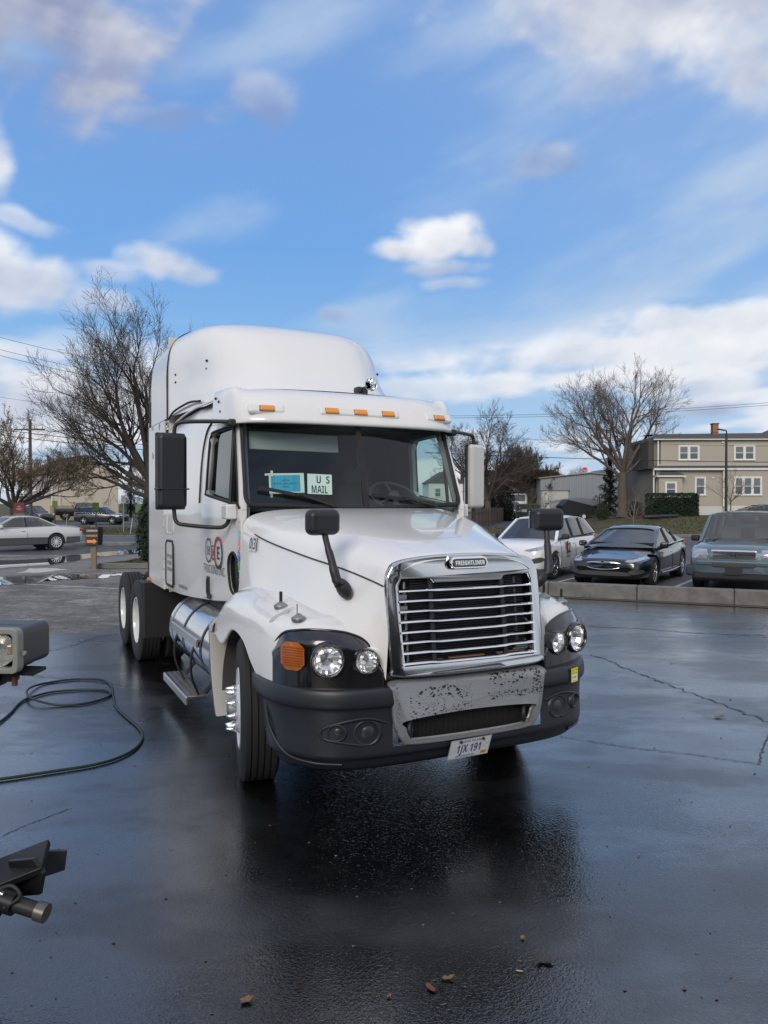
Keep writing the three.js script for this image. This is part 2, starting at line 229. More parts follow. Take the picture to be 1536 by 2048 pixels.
structure('ground', sheet(-900, 900, -300, 1500, -0.03, 1, 1), grassMat);
structure('lawn', sheet(-120, 120, 40, 140, -0.012, 120, 60, true), grassMat);
structure('car_wash_lot', sheet(LX, LX + LW, LD0, LD0 + LD, 0), lotMat);
structure('parking_lot', polySheet([[1.2, -17.3], [30, -4.7], [46, -30], [30, -45], [1, -46], [-2, -30]], 0.004), asphaltDry);
structure('street', sheet(-140, -4.5, 29.4, 47, -0.006), asphaltDamp);
structure('driveway', sheet(-4.6, 17, 30.2, 110, -0.004, 20, 40, true), asphaltDry);
structure('back_street', sheet(-140, -4.6, 68, 82, 0.0), asphaltDry);
// ------------------------------------------------------------------ the tractor unit (local: +z forward, front axle at z = 0)
const truck = thing('semi_truck', 'white sleeper cab semi truck with chrome grille parked on wet asphalt', 'truck', [0.014, 0, -6.09], 25.8 * Math.PI / 180);
const font = await new FontLoader().loadAsync('fonts/droid/droid_sans_bold.typeface.json');
{
  const T = truck, W = M.white;
  // ---- cab and sleeper shell
  const zF = y => -0.50 - Math.max(0, y - 2.0) * 0.40;
  const sect = (hw, yb, yt, z, tip) => { const h = [[0, yb], [hw - 0.09, yb], [hw - 0.02, yb + 0.02], [hw, yb + 0.08], [hw + 0.008, 1.6], [hw, 2.0], [hw - 0.025, 2.4], [hw - 0.05, 2.7], [hw - 0.085, yt - 0.1], [hw - 0.14, yt - 0.035], [hw - 0.24, yt], [0, yt + 0.02]]; const p = h.map(([x, y]) => [x, y, tip ? zF(y) : z]); return [...p, ...p.slice(1, -1).reverse().map(q => [-q[0], q[1], q[2]])]; };
  const rows = [sect(1.03, 1.2, 2.93, 0, true), sect(1.065, 1.15, 2.95, -0.98), sect(1.085, 1.12, 2.96, -1.3), sect(1.095, 1.1, 2.96, -1.6), sect(1.13, 1.08, 2.95, -1.95), sect(1.15, 1.06, 2.93, -2.4), sect(1.155, 1.04, 2.92, -3.18)];
  const inRows = k => [sect(1.03 - k, 1.2 + k, 2.93 - k, 0.3), sect(1.03 - k, 1.2 + k, 2.93 - k, 0, true), sect(1.065 - k, 1.15 + k, 2.95 - k, -0.98), sect(1.085 - k, 1.15 + k, 2.96 - k, -1.3), sect(1.095 - k, 1.15 + k, 2.96 - k, -1.6), sect(1.10 - k, 1.15 + k, 2.95 - k, -2.02 + k)];
  const closedLoft = r => { const g = flip(skin(r, 0, 0, { closed: true, cap: true, linear: true })); g.computeVertexNormals(); return g; };
  const outer = closedLoft(rows), inner = closedLoft(inRows(0.05));
  const winP = [[-1.475, 2.12], [-1.43, 2.07], [-0.60, 1.985], [-0.565, 2.0], [-0.79, 2.615], [-0.83, 2.64], [-1.36, 2.63], [-1.43, 2.6], [-1.465, 2.52]];
  const peepP = spline([[-0.79, 1.47, 0], [-0.76, 1.56, 0], [-0.66, 1.6, 0], [-0.57, 1.54, 0], [-0.545, 1.4, 0], [-0.58, 1.3, 0], [-0.66, 1.26, 0], [-0.75, 1.31, 0]], 24, true).map(p => [p[0], p[1]]);
  const doorP = [[-1.62, 1.14], [-0.50, 1.14], [-0.50, 1.93], [-0.55, 2.0], [-0.765, 2.66], [-0.82, 2.7], [-1.45, 2.7], [-1.57, 2.62], [-1.62, 2.45]];
  const grow = (p, k) => { const cz = -1.05, cy = 1.9; return p.map(([z, y]) => [z + Math.sign(z - cz) * k, y + Math.sign(y - cy) * k]); };
  const hwT = [[-0.5, 1.03], [-0.98, 1.065], [-1.3, 1.085], [-1.6, 1.095], [-1.95, 1.13], [-2.4, 1.15], [-3.18, 1.155]];
  const SX = (z, y) => { let i = 0; while (i < 5 && z < hwT[i + 1][0]) i++; const [z0, a] = hwT[i], [z1, b] = hwT[i + 1], hw = lerp(a, b, Math.min(1, Math.max(0, (z - z0) / (z1 - z0)))); return hw + (y < 1.2 ? 0 : y < 1.6 ? 0.008 * (y - 1.2) / 0.4 : y < 2 ? 0.008 * (2 - y) / 0.4 : y < 2.4 ? -0.0625 * (y - 2) : -0.025 - 0.0833 * (y - 2.4)); };
  let shell = cut(outer, inner);
  const hole = prismX(grow(doorP, 0.004), -1.4, -0.85), hole2 = prismX(grow(doorP, 0.004), 0.85, 1.4);
  const doorL = cut(meet(shell, prismX(doorP, -1.4, -0.85)), prismX(winP, -1.6, 1.6), prismX(peepP, -1.6, 0));
  const doorR = cut(meet(shell, prismX(doorP, 0.85, 1.4)), prismX(winP, -1.6, 1.6));
  shell = cut(shell, hole, hole2);
  shell = toCreasedNormals(shell, 0.45);
  mesh('cab_shell', shell, W, T);
  const d1 = mesh('door', toCreasedNormals(doorL, 0.45), W, T), d2 = mesh('door', toCreasedNormals(doorR, 0.45), W, T);
  const liO = inRows(0.054).slice(1); liO[0] = liO[0].map(p => [p[0], p[1], p[2] - 0.03]);
  const li = cut(closedLoft(liO), closedLoft(inRows(0.085)), prismX(winP, -1.6, 1.6), prismX(peepP, -1.6, 0));
  mesh('cab_lining', toCreasedNormals(li, 0.4), M.liner, T);
  for (const [d, s] of [[d1, -1], [d2, 1]]) {
    const X = (z, y) => s * (SX(z, y) - 0.026);
    const g = prismX(grow(winP, 0.012), 0, 0.006); const p = g.attributes.position; for (let i = 0; i < p.count; i++) p.setX(i, p.getX(i) + X(p.getZ(i), p.getY(i)));
    mesh('side_window', g, s < 0 ? M.tint : M.glass, d);
    mesh('window_seal', ring(winP.map(([z, y]) => [X(z, y) + s * 0.024, y, z]), 0.011, 80), M.rubber, d);
    mesh('window_divider', bar([X(-0.83, 1.99) + s * 0.012, 1.99, -0.80], [X(-0.83, 2.64) + s * 0.012, 2.64, -0.835], 0.016), M.black, d);
  }
  { const g = prismX(peepP, 0, 0.006), q = g.attributes.position; for (let i = 0; i < q.count; i++) q.setX(i, q.getX(i) - SX(q.getZ(i), q.getY(i)) + 0.012); mesh('peep_window', g, M.tint, d1); }
  mesh('peep_seal', ring(peepP.map(([z, y]) => [-SX(z, y) - 0.002, y, z]), 0.011, 48), M.rubber, d1);
  const hd = mesh('door_handle', [box(0.02, 0.17, 0.075, -1.094, 1.265, -1.36, 0, 0, 0, 0.008)], M.black, d1);
  mesh('grip', box(0.02, 0.13, 0.03, -1.106, 1.265, -1.35, 0, 0, 0, 0.008), M.plastic, hd);
  mesh('door_vent', box(0.014, 0.05, 0.12, -1.091, 1.175, -1.35, 0, 0, 0, 0.005), M.black, d1);
  mesh('drip_rail', tube([[2.0, -1.655], [2.35, -1.655], [2.58, -1.61], [2.70, -1.48], [2.735, -1.2], [2.73, -0.9], [2.70, -0.78]].map(([y, z]) => [-SX(z, y) - 0.004, y, z]), 0.010, 40), M.black, T);
  // ---- windscreen in two panes
  const pane = s => { const r = []; for (let j = 0; j <= 6; j++) { const t = j / 6, row = []; for (let i = 0; i <= 10; i++) { const u = i / 10, x = s * lerp(0.02, lerp(0.985, 0.95, t), u), y = lerp(lerp(1.945, 1.99, u), lerp(2.70, 2.69, u), t), z = lerp(-0.365, -0.585, t) - lerp(0.145, 0.19, t) * Math.pow(u, 1.7) + 0.02 * Math.sin(Math.PI * t); row.push([x, y, z]); } r.push(row); } return skin(r, 0, 0, { linear: true }); };
  for (const s of [-1, 1]) {
    const p = mesh('windshield_pane', pane(s), M.glass, T);
    const edge = []; for (let i = 0; i <= 8; i++) { const u = i / 8; edge.push([s * lerp(0.02, 0.95, u), lerp(1.95, 1.99, u), lerp(-0.355, -0.49, Math.pow(u, 1.5))]); }
    edge.push([s * 0.985, 2.04, -0.525]); for (let i = 1; i <= 6; i++) { const t = i / 6; edge.push([s * lerp(0.985, 0.952, t), lerp(2.04, 2.7, t), lerp(-0.525, -0.77, t)]); }
    mesh('seal', tube(edge, 0.02, 70, 6), M.rubber, p);
  }
  mesh('windshield_divider', beam([0, 1.94, -0.355], [0, 2.71, -0.578], 0.052, 0.02), M.rubber, T);
  // ---- inside the cab
  const dash = skin([[[-0.97, 1.93, -0.58], [-0.5, 1.94, -0.46], [0, 1.945, -0.42], [0.5, 1.94, -0.46], [0.97, 1.93, -0.58]], [[-0.97, 1.95, -0.75], [-0.5, 1.96, -0.72], [0, 1.96, -0.72], [0.5, 1.985, -0.72], [0.97, 1.95, -0.75]], [[-0.97, 1.9, -0.92], [-0.5, 1.9, -0.92], [0, 1.88, -0.95], [0.5, 1.92, -0.92], [0.97, 1.9, -0.92]], [[-0.97, 1.5, -0.9], [-0.5, 1.5, -0.9], [0, 1.5, -0.95], [0.5, 1.5, -0.9], [0.97, 1.5, -0.9]]], 20, 12);
  mesh('dashboard', dash, M.dash, T);
  for (const s of [-1, 1]) { const st = mesh('seat', [box(0.52, 0.16, 0.5, s * 0.52, 1.5, -1.45, 0, 0, 0, 0.06, 3), box(0.5, 0.66, 0.15, s * 0.52, 1.85, -1.72, -0.12, 0, 0, 0.07, 3), box(0.3, 0.35, 0.3, s * 0.52, 1.3, -1.45)], M.seat, T); mesh('headrest', box(0.3, 0.22, 0.12, s * 0.52, 2.27, -1.78, -0.1, 0, 0, 0.05, 3), M.seat, st); }
  const wheelRim = new THREE.TorusGeometry(0.225, 0.016, 8, 40).rotateX(-0.95).translate(0.53, 2.06, -0.92), sp = [0, 2.1, 4.2].map(a => { const q = V(Math.sin(a) * 0.21, Math.cos(a) * 0.21, 0).applyAxisAngle(V(1, 0, 0), -0.95); return bar([0.53, 2.06, -0.92], [0.53 + q.x, 2.06 + q.y, -0.92 + q.z], 0.014); });
  mesh('steering_wheel', [wheelRim, ...sp, new THREE.SphereGeometry(0.06, 12, 8).translate(0.53, 2.06, -0.92), bar([0.53, 2.05, -0.93], [0.53, 1.85, -0.72], 0.03)], M.dash, T);
  mesh('sun_visor', box(0.80, 0.16, 0.02, -0.48, 2.52, -0.80, -0.25, 0, -0.012, 0.009), std([0.36, 0.39, 0.37], 0.8), T);
  mesh('headliner_console', box(1.7, 0.16, 0.45, 0, 2.74, -1.1, 0, 0, 0, 0.03), M.dash, T);
  mesh('sleeper_curtain', box(1.94, 1.5, 0.02, 0, 2.05, -1.93), std([0.085, 0.09, 0.095], 0.95), T);
  // cards taped inside the screen
  const mail = canvasTex(256, 200, (c, w, h) => { c.fillStyle = '#dfe9e4'; c.fillRect(0, 0, w, h); c.fillStyle = '#16181a'; c.font = 'bold 104px sans-serif'; c.textAlign = 'center'; c.save(); c.translate(0, 92); c.scale(0.8, 1); c.fillText('U', 148, 0); c.fillText('S', 268, 0); c.restore(); c.save(); c.translate(118, 190); c.scale(0.68, 1); c.fillText('MAIL', 10, 0); c.restore(); });
  const blue = canvasTex(256, 170, (c, w, h) => { c.fillStyle = '#cfdcd2'; c.fillRect(0, 0, w, h); c.fillStyle = '#2e9cc0'; c.fillRect(14, 16, w - 44, h - 30); for (let i = 0; i < 26; i++) { c.fillStyle = `rgba(${i % 2 ? 90 : 20},${i % 2 ? 190 : 120},${i % 2 ? 215 : 165},0.28)`; c.fillRect(14 + hash2(i, 1) * 210, 16, 3 + hash2(i, 2) * 9, h - 30); } c.fillStyle = '#123d55'; c.font = 'bold 20px serif'; c.textAlign = 'center'; c.fillText('AREA', 120, 66); c.fillText('INTRA PRIORITY', 120, 94); c.fillText('MAIL', 120, 120); });
  const card = (name, w, h, tex, x, y, z, ry, rz) => { const m = mesh(name, new THREE.BoxGeometry(w, h, 0.002), [M.liner, M.liner, M.liner, M.liner, std([1, 1, 1], 0.7, 0, { map: tex }), M.liner], T); m.position.set(x, y, z); m.rotation.set(-0.31, ry, rz, 'YXZ'); return m; };
  card('mail_card', 0.205, 0.175, mail, -0.375, 2.155, -0.475, -0.17, -0.04);
  const bc = card('priority_card', 0.285, 0.175, blue, -0.645, 2.16, -0.52, -0.27, 0.02);
  for (const g of [box(0.05, 0.018, 0.001, -0.15, 0.078, 0.003, 0, 0, 0.05), box(0.02, 0.06, 0.001, -0.125, -0.09, 0.003), box(0.02, 0.05, 0.001, -0.118, 0.085, 0.0045)]) mesh('tape', g, std([0.6, 0.62, 0.55], 0.6), bc);
  // ---- wipers
  for (const [a, b, piv] of [[[-0.90, 2.125, -0.475], [-0.32, 2.01, -0.36], [-0.30, 1.975, -0.33]], [[0.04, 2.07, -0.365], [0.66, 1.995, -0.41], [0.70, 1.97, -0.40]]]) {
    const mid = a.map((v, k) => lerp(v, b[k], 0.55)); mid[2] += 0.035; mid[1] += 0.01;
    const w = mesh('wiper', [bar(piv, mid, 0.011, 6), box(0.07, 0.022, 0.03, ...mid)], M.black, T);
    mesh('wiper_blade', [beam([a[0], a[1], a[2] + 0.02], [b[0], b[1], b[2] + 0.02], 0.012, 0.028)], M.rubber, w);
  }
  // ---- hood with its two fenders
  const H = [
    [[0, 1.955, -0.31], [0.4, 1.955, -0.35], [0.74, 1.945, -0.42], [0.95, 1.90, -0.485], [1.02, 1.80, -0.50], [1.035, 1.6, -0.50], [1.05, 1.3, -0.50]],
    [[0, 1.915, 0.02], [0.38, 1.912, 0], [0.68, 1.885, -0.02], [0.88, 1.825, -0.03], [0.965, 1.735, -0.03], [1.0, 1.55, -0.03], [1.06, 1.28, -0.03]],
    [[0, 1.84, 0.44], [0.33, 1.836, 0.44], [0.58, 1.805, 0.43], [0.75, 1.735, 0.42], [0.825, 1.645, 0.42], [0.89, 1.5, 0.42], [1.0, 1.26, 0.42]],
    [[0, 1.765, 0.84], [0.28, 1.76, 0.83], [0.49, 1.728, 0.82], [0.625, 1.655, 0.81], [0.69, 1.575, 0.81], [0.775, 1.44, 0.81], [0.95, 1.22, 0.80]],
    [[0, 1.70, 1.09], [0.26, 1.697, 1.085], [0.45, 1.665, 1.08], [0.565, 1.60, 1.07], [0.61, 1.52, 1.06], [0.675, 1.38, 1.05], [0.80, 1.15, 1.03]],
    [[0, 1.672, 1.175], [0.25, 1.668, 1.172], [0.43, 1.635, 1.168], [0.535, 1.57, 1.16], [0.57, 1.49, 1.155], [0.60, 1.33, 1.16], [0.655, 1.08, 1.17]],
    [[0, 1.64, 1.205], [0.25, 1.635, 1.205], [0.42, 1.60, 1.205], [0.515, 1.54, 1.20], [0.548, 1.46, 1.20], [0.565, 1.28, 1.215], [0.60, 0.91, 1.235]]];
  const full = H.map(r => [...r.slice(1).reverse().map(p => [-p[0], p[1], p[2]]), ...r]);
  const arch = z => 0.5 + Math.sqrt(Math.max(0.01, 0.585 * 0.585 - z * z));
  const FN = [
    [-0.735, [[0.86, 1.06], [1.0, 1.08], [1.12, 1.06], [1.19, 1.0], [1.2, 0.93]]],
    [-0.62, [[0.88, 1.24], [1.02, 1.22], [1.14, 1.16], [1.2, 1.07], [1.205, 0.95]]],
    [-0.4, [[0.88, 1.37], [1.03, 1.335], [1.15, 1.265], [1.205, 1.15], [1.21, arch(-0.4)]]],
    [-0.1, [[0.86, 1.43], [1.03, 1.385], [1.155, 1.31], [1.21, 1.2], [1.215, arch(-0.1)]]],
    [0.2, [[0.84, 1.42], [1.03, 1.365], [1.155, 1.295], [1.21, 1.2], [1.215, arch(0.2)]]],
    [0.4, [[0.82, 1.395], [1.02, 1.342], [1.15, 1.28], [1.205, 1.19], [1.21, arch(0.4)]]],
    [0.53, [[0.80, 1.37], [1.01, 1.325], [1.145, 1.265], [1.2, 1.17], [1.205, 0.86]]],
    [0.7, [[0.78, 1.335], [1.0, 1.302], [1.13, 1.25], [1.19, 1.15], [1.195, 0.855]]],
    [0.84, [[0.74, 1.305], [0.98, 1.28], [1.10, 1.232], [1.155, 1.13], [1.16, 0.86]]],
    [0.93, [[0.70, 1.285], [0.94, 1.265], [1.055, 1.215], [1.095, 1.1], [1.10, 0.87]]],
    [1.02, [[0.66, 1.23], [0.86, 1.215], [0.96, 1.16], [1.0, 1.06], [1.0, 0.88]]],
    [1.10, [[0.62, 1.13], [0.78, 1.13], [0.86, 1.09], [0.89, 1.02], [0.89, 0.88]]]].map(([z, p]) => p.map(q => [q[0], q[1], z]));
  const fen = skin(FN, 14, 36);
  const lip = f => tube(FN.slice(1, 7).map(r => { const p = r[4]; return [f * (p[0] - 0.012), p[1], p[2]]; }), 0.014, 30, 6);
  const hood = mesh('hood', [skin(full, 48, 36), ...both(fen), lip(-1), lip(1)], W, T);
  const seamPts = [[0.992, 1.80, -0.47], [0.975, 1.725, -0.03], [0.838, 1.635, 0.42], [0.70, 1.565, 0.81], [0.618, 1.51, 1.06], [0.578, 1.48, 1.155]];
  for (const s of [-1, 1]) mesh('hood_seam', tube(seamPts.map(p => [s * (p[0] + 0.002), p[1], p[2]]), 0.0055, 40, 5), M.darkVoid, hood);
  mesh('hood_vent', box(0.30, 0.03, 0.085, 0.10, 1.80, 0.62, 0.19, 0, 0, 0.014, 3), M.whiteOld, hood);
  const holeMat = std([0.45, 0.42, 0.38], 0.8);
  mesh('paint_scar', new THREE.ShapeGeometry(smoothPoly([[-0.09, 0.005], [-0.05, 0.022], [0.01, 0.012], [0.06, -0.002], [0.1, -0.02], [0.05, -0.022], [0.035, -0.035], [0.0, -0.018], [-0.06, -0.015]], 40)).rotateX(-Math.PI / 2 + 0.35).rotateZ(0.55).translate(-1.093, 1.279, 0.685), holeMat, hood);
  // rear lip of the wheel arch
  for (const s of [-1, 1]) {
    const fl = [[-0.735, 1.02, 0], [-0.735, 0.85, 0.02], [-0.70, 0.62, 0.03], [-0.60, 0.40, 0.03], [-0.55, 0.33, 0.03]].map(([z, y, o]) => [[s * 1.225, y, z - 0.05 + o], [s * 1.225, y, z + 0.02 + o], [s * 0.98, y, z + 0.02 + o], [s * 0.98, y, z - 0.05 + o]]);
    mesh('arch_extension', skin(fl.map(r => r), 0, 0, { closed: true, cap: true, linear: true }), std([0.40, 0.39, 0.36], 0.6), T);
    const ex = skin([[[s * 0.95, 1.12, -0.78], [s * 1.1, 1.10, -0.78], [s * 1.2, 1.03, -0.78], [s * 1.225, 0.95, -0.78]], [[s * 0.95, 1.12, -0.64], [s * 1.1, 1.11, -0.64], [s * 1.205, 1.05, -0.64], [s * 1.23, 0.98, -0.64]]], 10, 4);
    mesh('arch_cap', ex, std([0.40, 0.39, 0.36], 0.6), T);
    { const ar = []; for (let i = 0; i <= 18; i++) { const a = (-8 + i * 196 / 18) * Math.PI / 180; ar.push([[s * 0.66, 0.5 + Math.sin(a) * 0.6, -Math.cos(a) * 0.6], [s * 1.16, 0.5 + Math.sin(a) * 0.6, -Math.cos(a) * 0.6]]); } mesh('fender_liner', skin(ar, 0, 0, { linear: true }), std([0.07, 0.07, 0.07], 0.8), T); }
  }
  // ---- roof cap with marker lamps
  const plan = [[0, -0.455], [0.4, -0.462], [0.72, -0.50], [0.92, -0.585], [1.03, -0.72], [1.075, -0.92], [1.085, -1.22]];
  const lev = [[2.655, 0.12, 0.02], [2.648, 0.02, 0], [2.672, 0, 0], [2.72, 0.022, 0.0], [2.80, 0.07, 0.006], [2.88, 0.14, 0.014], [2.94, 0.235, 0.03], [2.965, 0.34, 0.06], [2.975, 0.6, 0.12]];
  const vis = lev.map(([y, inz, inx]) => { const r = plan.map(([x, z], i) => [x * (1 - inx), y + (i > 4 ? (i - 4) * 0.012 : 0), Math.max(z - inz * (1 - 0.8 * sstep(0.9, 1.08, x)), -1.26)]); return [...r.slice(1).reverse().map(p => [-p[0], p[1], p[2]]), ...r]; });
  const visor = mesh('roof_visor', skin(vis, 60, 30), W, T);
  for (const [x, w] of [[-0.80, 0.30], [-0.13 + 0.13, 0.62 + 0.12], [0.80, 0.30]]) { const pod = box(w, 0.085, 0.05, x, 2.762, Math.abs(x) > 0.5 ? -0.575 : -0.51, -0.45, Math.abs(x) > 0.5 ? Math.sign(x) * 0.19 : 0, 0, 0.024, 4); mesh('lamp_pod', pod, W, visor); }
  for (const x of [-0.8, -0.26, 0, 0.26, 0.8]) { const m = mesh('marker_lamp', box(0.115, 0.048, 0.03, x, 2.766, Math.abs(x) > 0.5 ? -0.545 : -0.483, -0.45, Math.abs(x) > 0.5 ? Math.sign(x) * 0.19 : 0, 0, 0.01, 2), phys([0.78, 0.27, 0.012], { roughness: 0.2, clearcoat: 1 }), visor); mesh('lamp_base', box(0.122, 0.054, 0.02, x, 2.764, Math.abs(x) > 0.5 ? -0.553 : -0.491, -0.45, Math.abs(x) > 0.5 ? Math.sign(x) * 0.19 : 0, 0, 0.006), M.black, m); }
  for (const s of [-1, 1]) for (const [y, z] of [[2.90, -1.15], [2.86, -1.04], [2.77, -0.98]]) mesh('bolt', new THREE.SphereGeometry(0.013, 8, 6).translate(s * 1.072, y, z), M.black, visor);
  mesh('roof_panel', skin([[[-1.02, 2.9, -0.95], [-0.8, 2.975, -0.95], [0, 3.0, -0.95], [0.8, 2.975, -0.95], [1.02, 2.9, -0.95]], [[-1.05, 2.9, -2.0], [-0.8, 2.98, -2.0], [0, 3.0, -2.0], [0.8, 2.98, -2.0], [1.05, 2.9, -2.0]]], 20, 3), W, T);
  // ---- raised roof fairing and side extenders
  const lv = [
    [2.93, [[0, -1.20], [0.5, -1.25], [0.82, -1.48], [0.98, -1.9], [1.06, -2.5], [1.12, -3.14]]],
    [3.06, [[0, -1.34], [0.49, -1.39], [0.81, -1.62], [0.975, -2.0], [1.06, -2.54], [1.12, -3.14]]],
    [3.25, [[0, -1.55], [0.475, -1.6], [0.79, -1.82], [0.96, -2.15], [1.055, -2.6], [1.12, -3.14]]],
    [3.5, [[0, -1.78], [0.47, -1.82], [0.79, -2.0], [0.96, -2.27], [1.055, -2.66], [1.115, -3.14]]],
    [3.70, [[0, -1.99], [0.46, -2.03], [0.77, -2.18], [0.93, -2.42], [1.02, -2.75], [1.08, -3.14]]],
    [3.82, [[0, -2.22], [0.44, -2.25], [0.71, -2.37], [0.86, -2.57], [0.94, -2.85], [0.99, -3.14]]],
    [3.885, [[0, -2.55], [0.40, -2.57], [0.60, -2.66], [0.72, -2.81], [0.78, -2.98], [0.82, -3.14]]],
    [3.91, [[0, -3.02], [0.18, -3.025], [0.3, -3.05], [0.38, -3.08], [0.43, -3.11], [0.46, -3.14]]],
    [3.915, [[0, -3.13], [0.05, -3.131], [0.1, -3.133], [0.14, -3.135], [0.17, -3.138], [0.2, -3.14]]]];
  const fair = lv.map(([y, p]) => { const r = p.map(([x, z]) => [x, y, z]); return [...r.slice(1).reverse().map(q => [-q[0], q[1], q[2]]), ...r]; });
  const fairing = mesh('roof_fairing', skin(fair, 64, 40), W, T);
  for (const s of [-1, 1]) for (const [y, z] of [[3.36, -2.86], [3.28, -2.86], [3.40, -2.12], [3.32, -2.12]]) mesh('bolt', new THREE.SphereGeometry(0.014, 8, 6).translate(s * (z < -2.5 ? 1.088 : 0.928), y, z), M.black, fairing);
  // a moulded swage line over the nose of the fairing
  const sw = [[-0.985, 3.68, -2.62], [-0.92, 3.67, -2.40], [-0.77, 3.65, -2.14], [-0.46, 3.63, -1.965], [0, 3.625, -1.915], [0.46, 3.63, -1.965], [0.77, 3.65, -2.14]];
  mesh('swage_line', tube(sw, 0.010, 60, 8), W, fairing);
  const exRow = z => { const h = [[1.13, 2.925], [1.13, 3.2], [1.127, 3.45], [1.09, 3.68], [0.98, 3.83], [0.78, 3.915], [0.4, 3.945], [0, 3.95]]; const p = h.map(([x, y]) => [x, y, z]); return [...p.map(q => [-q[0], q[1], q[2]]), ...p.slice(0, -1).reverse()]; };
  mesh('roof_extender', [skin([exRow(-3.155), exRow(-3.5), exRow(-4.2)], 40, 6), skin([exRow(-3.16), exRow(-4.2)].map(r => r.map(([x, y, z]) => [x * 0.975, y - 0.03, z])), 40, 4)], M.whiteOld, T);
  mesh('extender_joint', tube(exRow(-3.147).map(p => [p[0] * 1.001, p[1] + 0.002, p[2]]), 0.005, 80, 5), M.darkVoid, T);
  mesh('rear_flap', skin([exRow(-4.2), exRow(-4.33)].map(r => r.map(([x, y, z]) => [x * 1.004, y, z])), 30, 2), M.rubber, T);
  for (const s of [-1, 1]) {
    mesh('side_extender', box(0.03, 1.86, 1.0, s * 1.145, 1.975, -3.70, 0, 0, 0, 0.012), M.whiteOld, T);
    mesh('side_flap', box(0.022, 1.86, 0.14, s * 1.142, 1.975, -4.27, 0, 0, 0, 0.006), M.rubber, T);
    mesh('gap_shade_strip', tube([[s * 1.115, 2.915, -3.15], [s * 1.118, 2.965, -2.8], [s * 1.07, 3.0, -2.3], [s * 1.02, 2.985, -2.0]], 0.011, 24, 6), M.rubber, T);  // dark tube standing in for the shade in the gap under the fairing
    mesh('cab_rail', tube([[s * 1.10, 2.80, -3.1], [s * 1.10, 2.865, -2.6], [s * 1.085, 2.90, -2.0], [s * 1.065, 2.90, -1.4], [s * 1.06, 2.89, -1.1]], 0.009, 30, 8), W, T);
  }
  mesh('sleeper_back', box(2.2, 2.8, 0.04, 0, 2.42, -3.2), M.whiteOld, T);
  mesh('roof_antenna', [box(0.12, 0.08, 0.16, -0.75, 3.975, -4.0, 0, 0, 0, 0.02), cyl(0.025, 0.02, 0.07, 8, -0.66, 3.97, -3.9)], std([0.12, 0.10, 0.07], 0.8), T);
  // air horn
  const horn = mesh('air_horn', lathe([[0.012, 0], [0.016, 0.1], [0.022, 0.16], [0.04, 0.21], [0.062, 0.235], [0.064, 0.24], [0.058, 0.236], [0.03, 0.19]], 24, 'z').translate(0.35, 3.10, -1.27), M.chrome, T);
  mesh('horn_bracket', [box(0.05, 0.08, 0.08, 0.35, 3.05, -1.2), box(0.06, 0.06, 0.1, 0.30, 3.07, -1.22, 0, 0, 0, 0.02)], M.black, horn);
  // ---- grille
  const tilt = y => 1.285 - (y - 0.95) * 0.125;
  const bend = g => { const p = g.attributes.position; for (let i = 0; i < p.count; i++) p.setZ(i, p.getZ(i) + tilt(p.getY(i)) - 0.10 * Math.pow(Math.abs(p.getX(i)) / 0.55, 3) * 0.25); g.computeVertexNormals(); return g; };
  const fr = poly(spline([[-0.545, 0.945], [-0.3, 0.932], [0, 0.93], [0.3, 0.932], [0.545, 0.945], [0.562, 1.0], [0.565, 1.3], [0.562, 1.5], [0.545, 1.57], [0.49, 1.622], [0.3, 1.652], [0, 1.662], [-0.3, 1.652], [-0.49, 1.622], [-0.545, 1.57], [-0.562, 1.5], [-0.565, 1.3], [-0.562, 1.0]].map(p => [...p, 0]), 108, true));
  const holeG = new THREE.Path(); [[-0.492, 0.982], [0.492, 0.982], [0.506, 1.3], [0.51, 1.49], [0.485, 1.535], [0.30, 1.535], [0.27, 1.527], [0.25, 1.505], [-0.25, 1.505], [-0.27, 1.527], [-0.30, 1.535], [-0.485, 1.535], [-0.51, 1.49], [-0.506, 1.3]].forEach((p, i) => i ? holeG.lineTo(...p) : holeG.moveTo(...p)); holeG.closePath(); fr.holes.push(holeG);
  const gr = mesh('grille_surround', toCreasedNormals(bend(extrude(fr, 0.03, 0.012, 4, 6).translate(0, 0, -0.03)), 0.6), std([0.62, 0.63, 0.64], 0.13, 1), T);
  for (let k = 0; k < 8; k++) {
    const y = 1.452 - k * 0.0635, z = tilt(y), w = 0.505;
    const path = [[-w, z - 0.008], [-0.30, z - 0.008], [-0.235, z + 0.02], [0.235, z + 0.02], [0.30, z - 0.008], [w, z - 0.008]];
    const prof = [[0.010, -0.014], [0.009, -0.007], [-0.002, 0.012], [-0.006, 0.014], [-0.009, 0.008], [-0.007, -0.011]];
    mesh('grille_slat', toCreasedNormals(skin(path.map(([x, zz]) => prof.map(([dy, dz]) => [x, y + dy, zz + dz])), 0, 0, { closed: true, cap: true, linear: true }), 0.7), M.chrome, gr);
  }
  const fins = []; for (let k = 0; k < 36; k++) { const y = 0.99 + k * 0.0147; fins.push(box(0.86, 0.0045, 0.02, 0.03, y, tilt(y) - 0.06)); }
  mesh('grille_fin_stack', fins, std([0.03, 0.03, 0.032], 0.45), gr);
  for (const x of [-0.27, 0.27]) mesh('grille_post', beam([x, 0.97, tilt(0.97) - 0.025], [x, 1.52, tilt(1.52) - 0.025], 0.03, 0.02), M.black, gr);
  mesh('radiator', box(1.02, 0.62, 0.05, 0, 1.24, 1.06), std([0.09, 0.088, 0.085], 0.6, 0.4), T);
